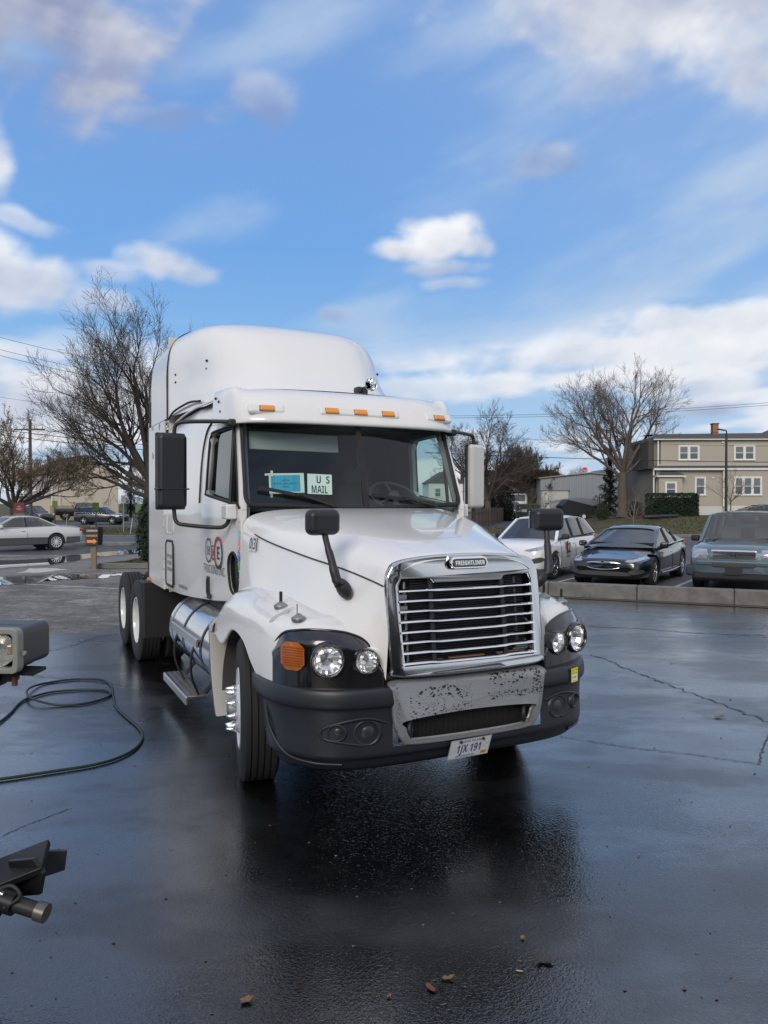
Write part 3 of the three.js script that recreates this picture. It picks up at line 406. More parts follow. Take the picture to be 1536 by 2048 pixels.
  for (const g of [bar([-0.43, 1.0, 1.2], [-0.43, 1.5, 1.14], 0.012), bar([-0.46, 1.0, 1.19], [-0.47, 1.45, 1.15], 0.008), box(0.06, 0.05, 0.04, -0.465, 1.40, 1.175), box(0.06, 0.05, 0.04, -0.465, 1.33, 1.185), bar([0.40, 1.0, 1.2], [0.41, 1.5, 1.14], 0.012), box(0.12, 0.06, 0.04, 0.42, 1.03, 1.2, 0, 0, 0.5)]) mesh('radiator_bracket', g, M.dullSteel, T);
  mesh('rusty_crossbar', [box(0.26, 0.03, 0.03, -0.02, 1.0, 1.235), box(0.2, 0.025, 0.03, -0.3, 0.998, 1.23), box(0.16, 0.03, 0.03, 0.3, 1.003, 1.23)], std([0.30, 0.17, 0.09], 0.85), T);
  // nose badge
  const ov = roundRect(-0.135, -0.034, 0.135, 0.034, 0.034);
  const badge = mesh('badge', extrude(ov, 0.012, 0.006, 3, 12).rotateX(-0.2).translate(0, 1.612, tilt(1.61) + 0.018), M.chrome, gr);
  mesh('badge_field', extrude(roundRect(-0.126, -0.026, 0.126, 0.026, 0.026), 0.003, 0.001, 1, 12).rotateX(-0.2).translate(0, 1.615, tilt(1.61) + 0.038), M.blackGloss, badge);
  const tx = new TextGeometry('FREIGHTLINER', { font, size: 0.019, depth: 0.003, curveSegments: 3 }); tx.computeBoundingBox(); const tw = tx.boundingBox.max.x; tx.translate(-tw / 2, -0.0095, 0); tx.scale(0.222 / tw, 1.5, 1);
  mesh('badge_lettering', tx.rotateX(-0.2).translate(0, 1.615, tilt(1.61) + 0.043), std([0.85, 0.86, 0.87], 0.25, 0.6), badge);
  mesh('cowl_screw', new THREE.SphereGeometry(0.008, 8, 6).translate(-0.50, 1.585, tilt(1.585) + 0.03), M.black, gr);
  // ---- headlights
  const punch = (g, list) => { const q = g.toNonIndexed(), p = q.attributes.position, keep = []; for (let i = 0; i < p.count; i += 3) { const cx = (p.getX(i) + p.getX(i + 1) + p.getX(i + 2)) / 3, cy = (p.getY(i) + p.getY(i + 1) + p.getY(i + 2)) / 3; if (!list.some(([x, y, r]) => Math.hypot(cx - x, cy - y) < r)) keep.push(i, i + 1, i + 2); } const o = new THREE.BufferGeometry(); for (const k of ['position', 'normal', 'uv']) { const a = q.attributes[k], n = a.itemSize, d = new Float32Array(keep.length * n); keep.forEach((v, j) => { for (let c = 0; c < n; c++) d[j * n + c] = a.array[v * n + c]; }); o.setAttribute(k, new THREE.BufferAttribute(d, n)); } return o; };
  const reflectM = std([0.9, 0.9, 0.9], 0.22, 1);
  const pl = [[0.615, 1.225], [0.70, 1.215], [0.80, 1.19], [0.90, 1.15], [1.0, 1.09], [1.08, 1.015], [1.145, 0.92], [1.185, 0.80]], top = [1.00, 1.14, 1.195, 1.215, 1.22, 1.213, 1.185, 1.08];
  const bz = t => pl.map(([x, z], i) => { const yt = top[i], y = lerp(0.868, yt, t), back = 0.075 * Math.pow(Math.max(0, (t - 0.72) / 0.28), 1.5); return [x - 0.04 * Math.max(0, t - 0.8), y, z - back * (1 - 0.3 * i / 7)]; });
  const bezRows = [0, 0.2, 0.45, 0.7, 0.82, 0.92, 1].map(bz);
  for (const s of [-1, 1]) {
    const R = bezRows.map(r => r.map(p => [s * p[0], p[1], p[2]]));
    const hl = mesh('headlight', [punch(skin(R, 110, 70), [[s * 0.945, 1.045, 0.094], [s * 0.722, 1.035, 0.071]]), tube(R.map(r => r[0]).concat(), 0.008, 16, 5), tube(R[6], 0.009, 40, 6)], M.blackGloss, T);
    for (const [x, y, z, r, yaw] of [[0.945, 1.045, 1.138, 0.088, 0.5], [0.722, 1.035, 1.213, 0.066, 0.28]]) {
      const place = g => g.rotateY(s * yaw * 0.55).translate(s * x, y, z);
      const bowl = mesh('bezel_bowl', place(lathe([[r * 1.02, 0.012], [r * 1.06, 0.03], [r * 1.14, 0.034], [r * 1.26, 0.008], [r * 1.28, -0.05]], 40, 'z')), M.blackGloss, hl);
      const facets = lathe([[0.006, -0.055], [r * 0.45, -0.048], [r * 0.75, -0.03], [r * 0.94, -0.004], [r, 0.012]], 14, 'z').toNonIndexed(); facets.computeVertexNormals();
      mesh('reflector', place(facets), reflectM, bowl);
      mesh('lamp_lens', place(lathe([[0.0005, 0.04], [r * 0.5, 0.036], [r * 0.85, 0.026], [r * 1.03, 0.012]], 32, 'z')), M.lens, bowl);
    }
    const am = [0, 0.25, 0.5, 0.75, 1].map(t => [0, 0.25, 0.5, 0.75, 1].map(u => { const k = 4.6 + u * 1.55, i = Math.floor(k), f = k - i, a = pl[i], b = pl[Math.min(7, i + 1)]; const edge = Math.min(1, 3.4 * Math.min(u, 1 - u) + 0.35), h = lerp(1.065 - 0.085 * Math.pow(edge, 0.5), 1.065 + 0.085 * Math.pow(edge, 0.5), t); return [s * (lerp(a[0], b[0], f) + 0.022), h, lerp(a[1], b[1], f) + 0.026 + 0.012 * Math.sin(Math.PI * t) * Math.sin(Math.PI * u)]; }));
    const sig = mesh('turn_signal', skin(am, 20, 20), M.amber, hl);
    const ribs = []; for (let k = 1; k < 9; k++) { const t = k / 9; ribs.push(tube([0.06, 0.3, 0.5, 0.7, 0.94].map(u => { const q = 4.6 + u * 1.55, i = Math.floor(q), f = q - i, a = pl[i], b = pl[Math.min(7, i + 1)]; return [s * (lerp(a[0], b[0], f) + 0.027), lerp(0.995, 1.135, t), lerp(a[1], b[1], f) + 0.038]; }), 0.0028, 12, 4)); }
    mesh('signal_ribs', ribs, phys([0.35, 0.08, 0.006], { roughness: 0.2 }), sig);
  }
  // ---- bumper: three moulded pieces and a metal centre plate
  const bp = [[0.0, 1.275], [0.3, 1.275], [0.56, 1.268], [0.75, 1.245], [0.92, 1.19], [1.06, 1.085], [1.15, 0.95], [1.2, 0.78], [1.215, 0.6], [1.21, 0.44]];
  const bl = [[0.868, -0.10], [0.872, -0.035], [0.862, 0], [0.80, 0.012], [0.76, 0.006], [0.735, -0.016], [0.62, -0.022], [0.50, -0.018], [0.455, -0.022], [0.425, -0.05], [0.37, -0.085], [0.345, -0.13], [0.35, -0.2]];
  const nrm = bp.map((p, i) => { const a = bp[Math.max(0, i - 1)], b = bp[Math.min(9, i + 1)]; const dx = b[0] - a[0], dz = b[1] - a[1], l = Math.hypot(dx, dz); return [-dz / l, dx / l]; });
  const bumpRow = (i0, i1) => bl.map(([y, o]) => bp.slice(i0, i1).map((p, k) => { const n = nrm[i0 + k], fwd = (i0 + k) > 6 ? (i0 + k - 6) / 3 * 0.30 * sstep(0.9, 0.35, y) : 0; return [p[0] + n[0] * o, y, p[1] + n[1] * o + fwd]; }));
  const side = skin(bumpRow(2, 10), 40, 40), low = bl.slice(7).map(([y, o]) => bp.slice(0, 3).map((p, k) => [p[0], y, p[1] + o]));
  const lowFull = low.map(r => [...r.slice(1).reverse().map(p => [-p[0], p[1], p[2]]), ...r]);
  const bum = mesh('bumper', [...both(side), skin(lowFull, 20, 16)], M.plastic, T);
  for (const g of both(skin([[[0.56, 0.868, 1.22], [0.8, 0.868, 1.19], [1.0, 0.868, 1.08], [1.15, 0.868, 0.85], [1.17, 0.868, 0.5]], [[0.53, 0.90, 1.18], [0.78, 0.90, 1.15], [0.97, 0.90, 1.04], [1.11, 0.90, 0.82], [1.13, 0.90, 0.5]]], 24, 3))) mesh('bumper_top_step', g, M.plastic, bum);
  // chipped centre plate
  const chip = canvasTex(1024, 384, (c, w, h) => {
    c.fillStyle = '#8b8e90'; c.fillRect(0, 0, w, h); const R = rng(5);
    for (let i = 0; i < 900; i++) { c.fillStyle = `rgba(${R() > 0.5 ? '160,162,162' : '96,98,100'},${0.05 + R() * 0.12})`; c.beginPath(); c.ellipse(R() * w, R() * h, 3 + R() * 26, 1 + R() * 4, 0, 0, 7); c.fill(); }
    const blot = (x, y, s) => { c.fillStyle = R() > 0.25 ? '#15171a' : '#2c2a28'; c.beginPath(); const n = 7 + (R() * 5 | 0); for (let k = 0; k < n; k++) { const a = k / n * 6.283, r = s * 0.75 * (0.25 + R() * 1.0); c.lineTo(x + Math.cos(a) * r * 1.5, y + Math.sin(a) * r); } c.closePath(); c.fill(); };
    for (let i = 0; i < 300; i++) blot(100 + R() * 380, 50 + Math.pow(R(), 0.8) * 200, 1.5 + R() * R() * 9);
    for (let i = 0; i < 26; i++) blot(170 + R() * 250, 55 + R() * 60, 5 + R() * 9);
    for (let i = 0; i < 90; i++) blot(640 + R() * 270, 14 + R() * R() * 120, 2 + R() * R() * 12);
    for (let i = 0; i < 130; i++) blot(620 + R() * 360, 150 + (R() - 0.5) * 44, 2 + R() * R() * 9);
    for (let i = 0; i < 60; i++) blot(450 + R() * 60, 60 + R() * 180, 1 + R() * 3);
    for (let i = 0; i < 80; i++) blot(940 + R() * 70, 10 + R() * 150, 2 + R() * 7);
    for (let i = 0; i < 50; i++) blot(10 + R() * 25, R() * h, 1.5 + R() * 4);
    for (let i = 0; i < 70; i++) { c.fillStyle = `rgba(120,90,50,${0.05 + R() * 0.12})`; c.beginPath(); c.ellipse(R() * w, h - 20 - R() * 40, 10 + R() * 40, 3 + R() * 6, 0, 0, 7); c.fill(); }
  });
  const cp = poly(spline([[-0.555, 0.885], [-0.3, 0.892], [0, 0.893], [0.3, 0.892], [0.555, 0.885], [0.56, 0.83], [0.545, 0.65], [0.50, 0.545], [0.42, 0.51], [0, 0.50], [-0.42, 0.51], [-0.50, 0.545], [-0.545, 0.65], [-0.56, 0.83]].map(p => [...p, 0]), 84, true));
  const ho = new THREE.Path(); spline([[-0.47, 0.655], [0, 0.675], [0.47, 0.655], [0.478, 0.61], [0.455, 0.555], [0.40, 0.53], [0, 0.522], [-0.40, 0.53], [-0.455, 0.555], [-0.478, 0.61]].map(p => [...p, 0]), 60, true).forEach((p, i) => i ? ho.lineTo(p[0], p[1]) : ho.moveTo(p[0], p[1])); ho.closePath(); cp.holes.push(ho);
  const cg = extrude(cp, 0.02, 0.012, 3, 4); { const p = cg.attributes.position, u = cg.attributes.uv; for (let i = 0; i < p.count; i++) { const y = p.getY(i), x = p.getX(i); p.setZ(i, p.getZ(i) + 1.243 + 0.012 * sstep(0.7, 0.86, y) - 0.05 * sstep(0.86, 0.9, y)); u.setXY(i, (x + 0.56) / 1.12, (y - 0.5) / 0.4); } cg.computeVertexNormals(); }
  const plate = mesh('bumper_plate', toCreasedNormals(cg, 0.7), std([1, 1, 1], 0.36, 0.35, { map: chip, bumpMap: chip, bumpScale: 0.0008 }), bum);
  const vf = []; for (let k = 0; k < 90; k++) vf.push(box(0.0035, 0.16, 0.012, -0.43 + k * 0.0095, 0.595, 1.19)); 
  mesh('intake_mesh', [...vf, box(0.96, 0.2, 0.01, 0, 0.595, 1.17)], std([0.025, 0.025, 0.027], 0.5), bum);
  for (const s of [-1, 1]) mesh('tow_hook', new THREE.TorusGeometry(0.045, 0.014, 8, 20).rotateY(0.9).translate(s * 0.43, 0.59, 1.235), M.black, bum);
  mesh('bumper_bracket', [box(0.06, 0.05, 0.06, -0.16, 0.905, 1.2), box(0.05, 0.05, 0.05, 0.08, 0.905, 1.2), box(0.09, 0.04, 0.06, 0.22, 0.905, 1.2), box(1.1, 0.05, 0.03, 0, 0.9, 1.13)], M.dullSteel, bum);
  for (const s of [-1, 1]) {
    for (const [x, y, z, r, yaw] of [[0.72, 0.60, 1.222, 0.055, 0.25], [0.90, 0.61, 1.175, 0.036, 0.55]]) {
      const pl2 = g => g.rotateY(s * yaw).translate(s * x, y, z);
      const f = mesh('fog_lamp', pl2(lathe([[r * 1.0, -0.02], [r * 1.08, -0.004], [r * 1.25, 0.014], [r * 1.5, 0.008], [r * 1.66, -0.012]], 32, 'z').scale(1.08, 1, 1)), M.plastic, bum);
      mesh('fog_cover', pl2(new THREE.SphereGeometry(r * 1.02, 24, 10, 0, Math.PI * 2, 0, Math.PI / 2).rotateX(Math.PI / 2).scale(1, 1, 0.55).translate(0, 0, -0.015)), std([0.03, 0.033, 0.038], 0.3), f);
    }
    mesh('fog_brow', tube([[s * 0.60, 0.655, 1.24], [s * 0.72, 0.69, 1.235], [s * 0.86, 0.675, 1.197], [s * 0.975, 0.63, 1.13], [s * 0.975, 0.575, 1.128], [s * 0.88, 0.55, 1.185], [s * 0.75, 0.525, 1.225]], 0.010, 50, 6), M.plastic, bum);
    mesh('bumper_groove', tube([[s * 1.19, 0.74, 0.66], [s * 1.2, 0.58, 0.80], [s * 1.14, 0.45, 0.93], [s * 1.02, 0.415, 1.07], [s * 0.86, 0.405, 1.16]], 0.010, 40, 6), M.plastic, bum);
  }
  // licence plate
  const lic = canvasTex(512, 256, (c, w, h) => {
    c.fillStyle = '#d9dde0'; c.fillRect(0, 0, w, h); const gr = c.createLinearGradient(0, 0, 0, h); c.strokeStyle = '#9aa6b4'; c.lineWidth = 5; c.strokeRect(6, 6, w - 12, h - 12);
    c.strokeStyle = 'rgba(120,150,185,0.35)'; c.lineWidth = 3; for (let k = 0; k < 5; k++) { c.beginPath(); c.moveTo(20, 190 - k * 9); c.bezierCurveTo(150, 120 - k * 9, 260, 230 - k * 9, 492, 120 - k * 9); c.stroke(); }
    c.fillStyle = '#1c2f78'; c.textAlign = 'center'; c.font = 'bold 40px sans-serif'; c.fillText('RHODE ISLAND', 262, 50);
    c.save(); c.translate(250, 186); c.scale(0.62, 1); c.font = 'bold 150px sans-serif'; c.fillText('1JX 191', 0, 0); c.restore();
    c.font = 'bold 34px sans-serif'; c.fillText('APPORTIONED', 215, 242); c.fillStyle = '#e0a21c'; c.fillRect(412, 196, 72, 42); c.fillStyle = '#2b2412'; c.font = 'bold 24px sans-serif'; c.fillText('RI 24', 448, 226);
    c.fillStyle = '#1a1512'; for (const x of [118, 400]) { c.beginPath(); c.arc(x, 26, 15, 0, 7); c.fill(); }
  });
  const lp = mesh('license_plate', new THREE.BoxGeometry(0.305, 0.153, 0.002), [M.steel, M.steel, M.steel, M.steel, std([0.95, 0.95, 0.95], 0.35, 0, { map: lic }), M.steel], T); lp.position.set(-0.012, 0.425, 1.262); lp.rotation.set(0.42, 0, 0.02, 'YXZ');
  for (const x of [-0.08, 0.088]) mesh('plate_bolt', cyl(0.011, 0.009, 0.012, 8, x, 0.06, 0.005, 'z'), std([0.10, 0.07, 0.05], 0.7, 0.6), lp);
  const yel = canvasTex(128, 160, (c, w, h) => { c.fillStyle = '#e3d91e'; c.fillRect(0, 0, w, h); c.fillStyle = '#e4e6d8'; c.fillRect(16, 74, 98, 66); c.fillStyle = '#2c2c30'; c.font = 'bold 19px sans-serif'; c.fillText('NY', 92, 28); c.font = '12px sans-serif'; c.fillText('HWY USE TAX', 8, 26); c.fillText('2024 2025', 8, 44); c.fillRect(6, 58, 116, 3); c.font = 'bold 34px sans-serif'; c.save(); c.translate(20, 118); c.scale(0.75, 1); c.fillText('07 946', 0, 0); c.restore(); });
  { const m = new THREE.Mesh(bum.geometry, new THREE.MeshBasicMaterial({ side: THREE.DoubleSide })); m.updateMatrixWorld(); const eye = V(-2.66, 2, 5.48), dir = V(1.0, 0.755, 1.058).sub(eye).normalize(), hit = new THREE.Raycaster(eye, dir).intersectObject(m)[0], n = hit.face.normal.clone(); if (n.z < 0) n.negate(); decal('permit_sticker', 0.088, 0.098, yel, T, [hit.point.x + n.x * 0.008, hit.point.y, hit.point.z + n.z * 0.008], [0, Math.atan2(n.x, n.z), 0]); }
  // ---- mirrors
  for (const s of [-1, 1]) {
    const shellM = s < 0 ? M.mirrorShell : M.whiteOld, my = s < 0 ? 0.12 : 0.36, mt = s < 0 ? 0.10 : 0.075;
    const mm = mesh('door_mirror', [box(s < 0 ? 0.245 : 0.22, 0.63, mt, s * 1.475, 2.262, -0.995, 0, my, 0, 0.048, 4)], shellM, T);
    mesh('mirror_glass', box(s < 0 ? 0.20 : 0.18, 0.58, 0.01, s * 1.475 - Math.sin(my) * 0.056, 2.262, -0.995 - Math.cos(my) * 0.056, 0, my, 0), M.chrome, mm);
    mesh('mirror_rim', box(s < 0 ? 0.25 : 0.225, 0.635, 0.03, s * 1.475 - Math.sin(my) * 0.04, 2.262, -0.995 - Math.cos(my) * 0.04, 0, my, 0, 0.014), M.black, mm);
    if (s < 0) mesh('mirror_strap', box(0.262, 0.012, 0.115, s * 1.475, 2.115, -0.995, 0, 0.12, 0, 0.004), M.black, mm);
    mesh('mirror_arm', [tube([[s * 1.03, 2.655, -0.735], [s * 1.1, 2.665, -0.76], [s * 1.34, 2.67, -0.935], [s * 1.43, 2.655, -0.985], [s * 1.452, 2.6, -1.0], [s * 1.455, 2.5, -1.0]], 0.017, 40, 8), tube([[s * 1.455, 2.0, -1.0], [s * 1.455, 1.92, -1.0], [s * 1.44, 1.845, -0.985], [s * 1.38, 1.82, -0.945], [s * 1.16, 1.80, -0.78], [s * 1.10, 1.815, -0.735], [s * 1.075, 1.86, -0.715], [s * 1.07, 1.92, -0.71]], 0.017, 50, 8), box(0.07, 0.06, 0.11, s * 1.045, 2.655, -0.745, 0, 0, 0, 0.02)], M.black, mm);
    mesh('arm_bracket', box(0.09, 0.12, 0.17, s * 1.085, 1.93, -0.66, 0, 0, 0, 0.015), W, mm);
    const hm = mesh('hood_mirror', box(0.235, 0.165, 0.11, s * 0.885, 1.878, 0.90, 0, s * -0.25, 0, 0.045, 4), M.mirrorShell, T);
    mesh('mirror_glass', box(0.19, 0.125, 0.01, s * 0.872, 1.878, 0.842, 0, s * -0.25, 0), M.chrome, hm);
    const armP = [[s * 0.875, 1.83, 0.90], [s * 0.865, 1.75, 0.92], [s * 0.845, 1.63, 0.96], [s * 0.83, 1.54, 0.985], [s * 0.81, 1.49, 0.99], [s * 0.77, 1.465, 0.97]];
    const armR = [0.019, 0.021, 0.026, 0.032, 0.036, 0.036], cs = spline(armP, 20); 
    mesh('mirror_stalk', skin(cs.map((p, i) => { const r = armR[Math.min(5, Math.round(i / 20 * 5))], o = []; for (let k = 0; k < 10; k++) { const a = k / 10 * 6.283; o.push([p[0] + Math.cos(a) * r, p[1] + (i > 16 ? Math.sin(a) * r * 0.7 : 0), p[2] + Math.sin(a) * r * (i > 16 ? 0.7 : 1)]); } return o; }), 0, 0, { closed: true, cap: true, linear: true }), M.black, hm);
    mesh('mirror_foot', [new THREE.SphereGeometry(0.075, 20, 12).scale(0.62, 1.0, 0.72).rotateZ(s * -0.55).translate(s * 0.765, 1.455, 0.965)], M.black, hm);
  }
  // fender mounts
  for (const [x, y, z, tall] of [[-1.05, 1.318, 0.56, 1], [-1.035, 1.275, 0.87, 0], [0.93, 1.302, 0.80, 1], [1.03, 1.268, 0.88, 1]]) {
    const d = mesh('fender_mount', lathe([[0.0, 0.028], [0.012, 0.027], [0.02, 0.018], [0.045, 0.004], [0.048, -0.004], [0.044, -0.02]], 24).translate(x, y, z), M.dullSteel, T);
    mesh('stem', tall ? box(0.022, 0.075, 0.008, x, y + 0.055, z, 0, 0, 0, 0.003) : cyl(0.003, 0.003, 0.075, 6, x - 0.01, y + 0.05, z), M.black, d);
  }
  { const rv = new THREE.SphereGeometry(0.006, 6, 4); for (let i = 0; i < 15; i++) { const y = 1.16 + i * 0.115; for (const [z, x] of [[-3.19, -1.163], [-0.535, 0]]) { if (z > -1 && y > 1.9) continue; const r = mesh('rivet', rv, M.dullSteel, T); r.position.set(x || -SX(z, y) - 0.002, y, z); } } }
  [[-3.9, 2.56, 0.05], [-3.72, 2.22, 0.07], [-3.62, 2.2, 0.05], [-3.86, 2.0, 0.025], [-3.45, 2.86, 0.05], [-3.9, 2.88, 0.06]].forEach(([z, y, s], i) => { const R = rng(70 + i), o = []; for (let q = 0; q < 12; q++) { const a = q / 12 * 6.283, r = s * (0.35 + R() * 0.8); o.push([Math.cos(a) * r, Math.sin(a) * r * 0.8]); } const m = mesh('paint_chip', new THREE.ShapeGeometry(poly(o)).rotateY(-Math.PI / 2), holeMat, T); m.position.set(-1.1635, y, z); });
  // ---- sleeper side hatch, lamps and lettering
  const hx = -1.163;
  mesh('hatch_seal', ring(roundLoop(-3.02, 1.13, -2.62, 1.60, 0.07, hx), 0.013, 80), M.rubber, T);
  mesh('hatch_panel', box(0.012, 0.45, 0.38, hx + 0.003, 1.365, -2.82, 0, 0, 0, 0.005), M.whiteOld, T);
  mesh('upper_hatch', [ring(roundLoop(-3.0, 1.68, -2.65, 2.12, 0.06, hx + 0.006), 0.008, 60)], M.whiteOld, T);
  const sideTxt = (name, w, h, cw, ch, draw, z, y, x) => decal(name, w, h, canvasTex(cw, ch, (c, a, b) => { c.clearRect(0, 0, a, b); draw(c, a, b); }), T, [x, y, z], [0, -Math.PI / 2 + (z > -2 ? 0.056 : z > -2.5 ? 0.03 : 0), 0], { transparent: true, roughness: 0.4 });
  sideTxt('hatch_lettering', 0.30, 0.22, 256, 188, c => { c.fillStyle = 'rgba(30,34,40,0.85)'; c.textAlign = 'center'; c.font = 'bold 42px sans-serif'; c.save(); c.scale(0.9, 1); c.fillText('USDOT 1724243', 142, 50, 260); c.fillText('MC-770554', 142, 108, 240); c.fillText('TOTAL 80,000', 142, 166, 250); c.restore(); }, -2.82, 1.37, hx - 0.006);
  sideTxt('sleeper_lettering', 0.38, 0.06, 256, 40, c => { c.fillStyle = 'rgba(30,34,40,0.9)'; c.font = 'bold 30px sans-serif'; c.fillText('NO SMOKING INSIDE', 2, 30, 250); }, -2.22, 1.17, -1.148);
  sideTxt('company_logo', 0.62, 0.30, 512, 250, c => {
    const lg = c.createLinearGradient(180, 0, 470, 250); lg.addColorStop(0, '#8a1220'); lg.addColorStop(0.55, '#c0303a'); lg.addColorStop(0.62, '#1a1b1e'); lg.addColorStop(1, '#1a1b1e');
    c.lineWidth = 24; c.strokeStyle = lg; c.beginPath(); c.ellipse(345, 125, 92, 104, 0, 0, 7); c.stroke();
    c.lineWidth = 12; c.strokeStyle = '#26272b'; c.beginPath(); c.ellipse(110, 118, 74, 84, 0, 0, 7); c.stroke(); c.beginPath(); c.moveTo(178, 150); c.quadraticCurveTo(220, 195, 262, 170); c.stroke(); c.lineWidth = 7; c.strokeStyle = '#8a1220'; c.beginPath(); c.moveTo(178, 95); c.quadraticCurveTo(215, 70, 258, 88); c.stroke();
    c.fillStyle = '#6b6d73'; c.textAlign = 'center'; c.font = 'bold 100px sans-serif'; c.fillText('H', 110, 155); c.fillStyle = '#232428'; c.font = 'bold 130px sans-serif'; c.fillText('E', 345, 172); c.fillStyle = '#8a1220'; c.font = 'bold 70px serif'; c.fillText('&', 222, 152);
  }, -1.15, 1.575, -1.0905);
  sideTxt('company_name', 0.66, 0.105, 512, 82, c => { c.fillStyle = '#3c4048'; c.textAlign = 'center'; c.font = '76px sans-serif'; c.fillText('TRUCKING INC.', 256, 68, 500); }, -1.17, 1.422, -1.0885);
  const onHood = (y, z) => { const rc = new THREE.Raycaster(V(-2, y, z), V(1, 0, 0)), m = new THREE.Mesh(hood.geometry, new THREE.MeshBasicMaterial({ side: THREE.DoubleSide })); m.updateMatrixWorld(); const h = rc.intersectObject(m)[0]; return [h.point, h.face.normal.clone().multiplyScalar(h.face.normal.x > 0 ? -1 : 1)]; };
  const [np, nn] = onHood(1.69, -0.215); decal('unit_number', 0.15, 0.125, canvasTex(160, 128, c => { c.clearRect(0, 0, 160, 128); c.fillStyle = 'rgba(214,216,220,1)'; c.fillRect(2, 6, 68, 116); c.fillRect(86, 6, 68, 116); c.fillStyle = '#101114'; c.font = 'bold 120px sans-serif'; c.textAlign = 'center'; c.save(); c.scale(0.8, 1); c.fillText('0', 46, 107); c.fillText('3', 150, 107); c.restore(); }), T, [np.x + nn.x * 0.012, np.y + nn.y * 0.012, np.z + nn.z * 0.012], [-Math.asin(nn.y), Math.atan2(nn.x, nn.z), 0], { transparent: true });
  [['#8fc0d0', 1.745], ['#e08aa2', 1.66], ['#2f74c4', 1.575], ['#1f9a52', 1.49]].forEach(([col, y], k) => decal('permit_decal', 0.052, 0.076, canvasTex(64, 80, c => { c.fillStyle = col; c.fillRect(0, 0, 64, 80); c.fillStyle = 'rgba(240,244,246,0.85)'; const R = rng(k + 3); for (let i = 0; i < 9; i++) c.fillRect(6 + R() * 40, 8 + R() * 60, 5 + R() * 14, 4 + R() * 7); }), T, [-SX(-0.522, y) - 0.006, y, -0.522], [0, -Math.PI / 2 + 0.07, 0]));
  mesh('side_marker', [new THREE.SphereGeometry(0.036, 14, 10).scale(0.9, 0.9, 1.2).translate(-1.17, 1.075, -4.12)], M.amber, T);
  // ---- chassis, tank, steps
  mesh('chassis', [box(0.09, 0.28, 7.6, -0.43, 0.82, -2.95), box(0.09, 0.28, 7.6, 0.43, 0.82, -2.95), box(1.0, 0.12, 0.2, 0, 0.8, 0.9), box(0.95, 0.5, 1.4, 0, 1.0, 0.1), box(0.9, 0.1, 1.2, 0, 1.02, -4.9), box(2.0, 0.1, 0.12, 0, 0.5, 0), box(2.0, 0.16, 0.16, 0, 0.5, -4.75), box(2.0, 0.16, 0.16, 0, 0.5, -6.0), box(1.9, 0.35, 1.9, 0, 1.0, -1.6), box(1.0, 0.5, 0.06, 0, 0.75, 0.75)], M.darkVoid, T);
  mesh('fifth_wheel', [cyl(0.45, 0.45, 0.05, 28, 0, 1.16, -5.35), box(0.6, 0.1, 0.5, 0, 1.1, -5.35)], M.black, T);
  for (const s of [-1, 1]) {
    const tk = mesh('fuel_tank', lathe([[0, -0.93], [0.26, -0.93], [0.315, -0.915], [0.33, -0.88], [0.33, 0.88], [0.315, 0.915], [0.26, 0.93], [0, 0.93]], 48, 'z').translate(s * 0.87, 0.72, -1.78), std([0.60, 0.61, 0.62], 0.14, 1), T);
    for (const z of [-2.55, -1.95, -1.2]) mesh('tank_strap', new THREE.CylinderGeometry(0.336, 0.336, 0.05, 48, 1, true).rotateX(Math.PI / 2).translate(s * 0.87, 0.72, z), z === -2.55 ? M.steel : M.black, tk);
    const step = (y, z, len, x, w, nm) => { const g = [box(w, 0.03, len, s * x, y, z, 0, 0, 0, 0.008), box(0.02, 0.07, len, s * (x + w / 2 - 0.008), y - 0.03, z, 0, 0, 0, 0.005)]; const st = mesh('step', g, M.steel, T); const h = []; for (let k = 0; k < Math.floor(len / 0.045); k++) for (const q of [-0.05, 0, 0.05]) h.push(box(0.03, 0.006, 0.02, s * (x + q), y + 0.0155, z - len / 2 + 0.05 + k * 0.0445)); mesh('tread_holes', h, M.dullSteel, st); return st; };
    step(0.80, -1.85, 1.15, 1.13, 0.18); step(0.215, -2.2, 1.15, 1.14, 0.2);
    for (const g of [beam([s * 1.2, 0.62, -2.3], [s * 1.18, 0.80, -2.15], 0.014, 0.02), tube([[s * 1.16, 0.79, -2.25], [s * 1.215, 0.62, -2.27], [s * 1.2, 0.42, -2.3], [s * 1.12, 0.24, -2.3]], 0.012, 20, 6), tube([[s * 1.16, 0.79, -1.5], [s * 1.215, 0.62, -1.5], [s * 1.2, 0.42, -1.55], [s * 1.1, 0.2, -1.7]], 0.012, 20, 6), beam([s * 1.05, 0.2, -1.75], [s * 0.9, 0.45, -1.6], 0.03, 0.03), beam([s * 1.05, 0.2, -2.65], [s * 0.9, 0.45, -2.5], 0.03, 0.03)]) mesh('step_hanger', g, M.black, T);
    mesh('quarter_fender', [box(0.62, 0.66, 0.025, s * 0.95, 0.72, -3.98, 0, 0, 0, 0.01), box(0.62, 0.025, 0.35, s * 0.95, 1.045, -4.14, 0, 0, 0, 0.01), box(0.02, 0.62, 0.55, s * 0.63, 0.74, -3.72)], M.black, T);
  }
  mesh('exhaust_stack', [cyl(0.06, 0.06, 2.4, 20, 0.55, 2.0, -3.5)], M.steel, T);
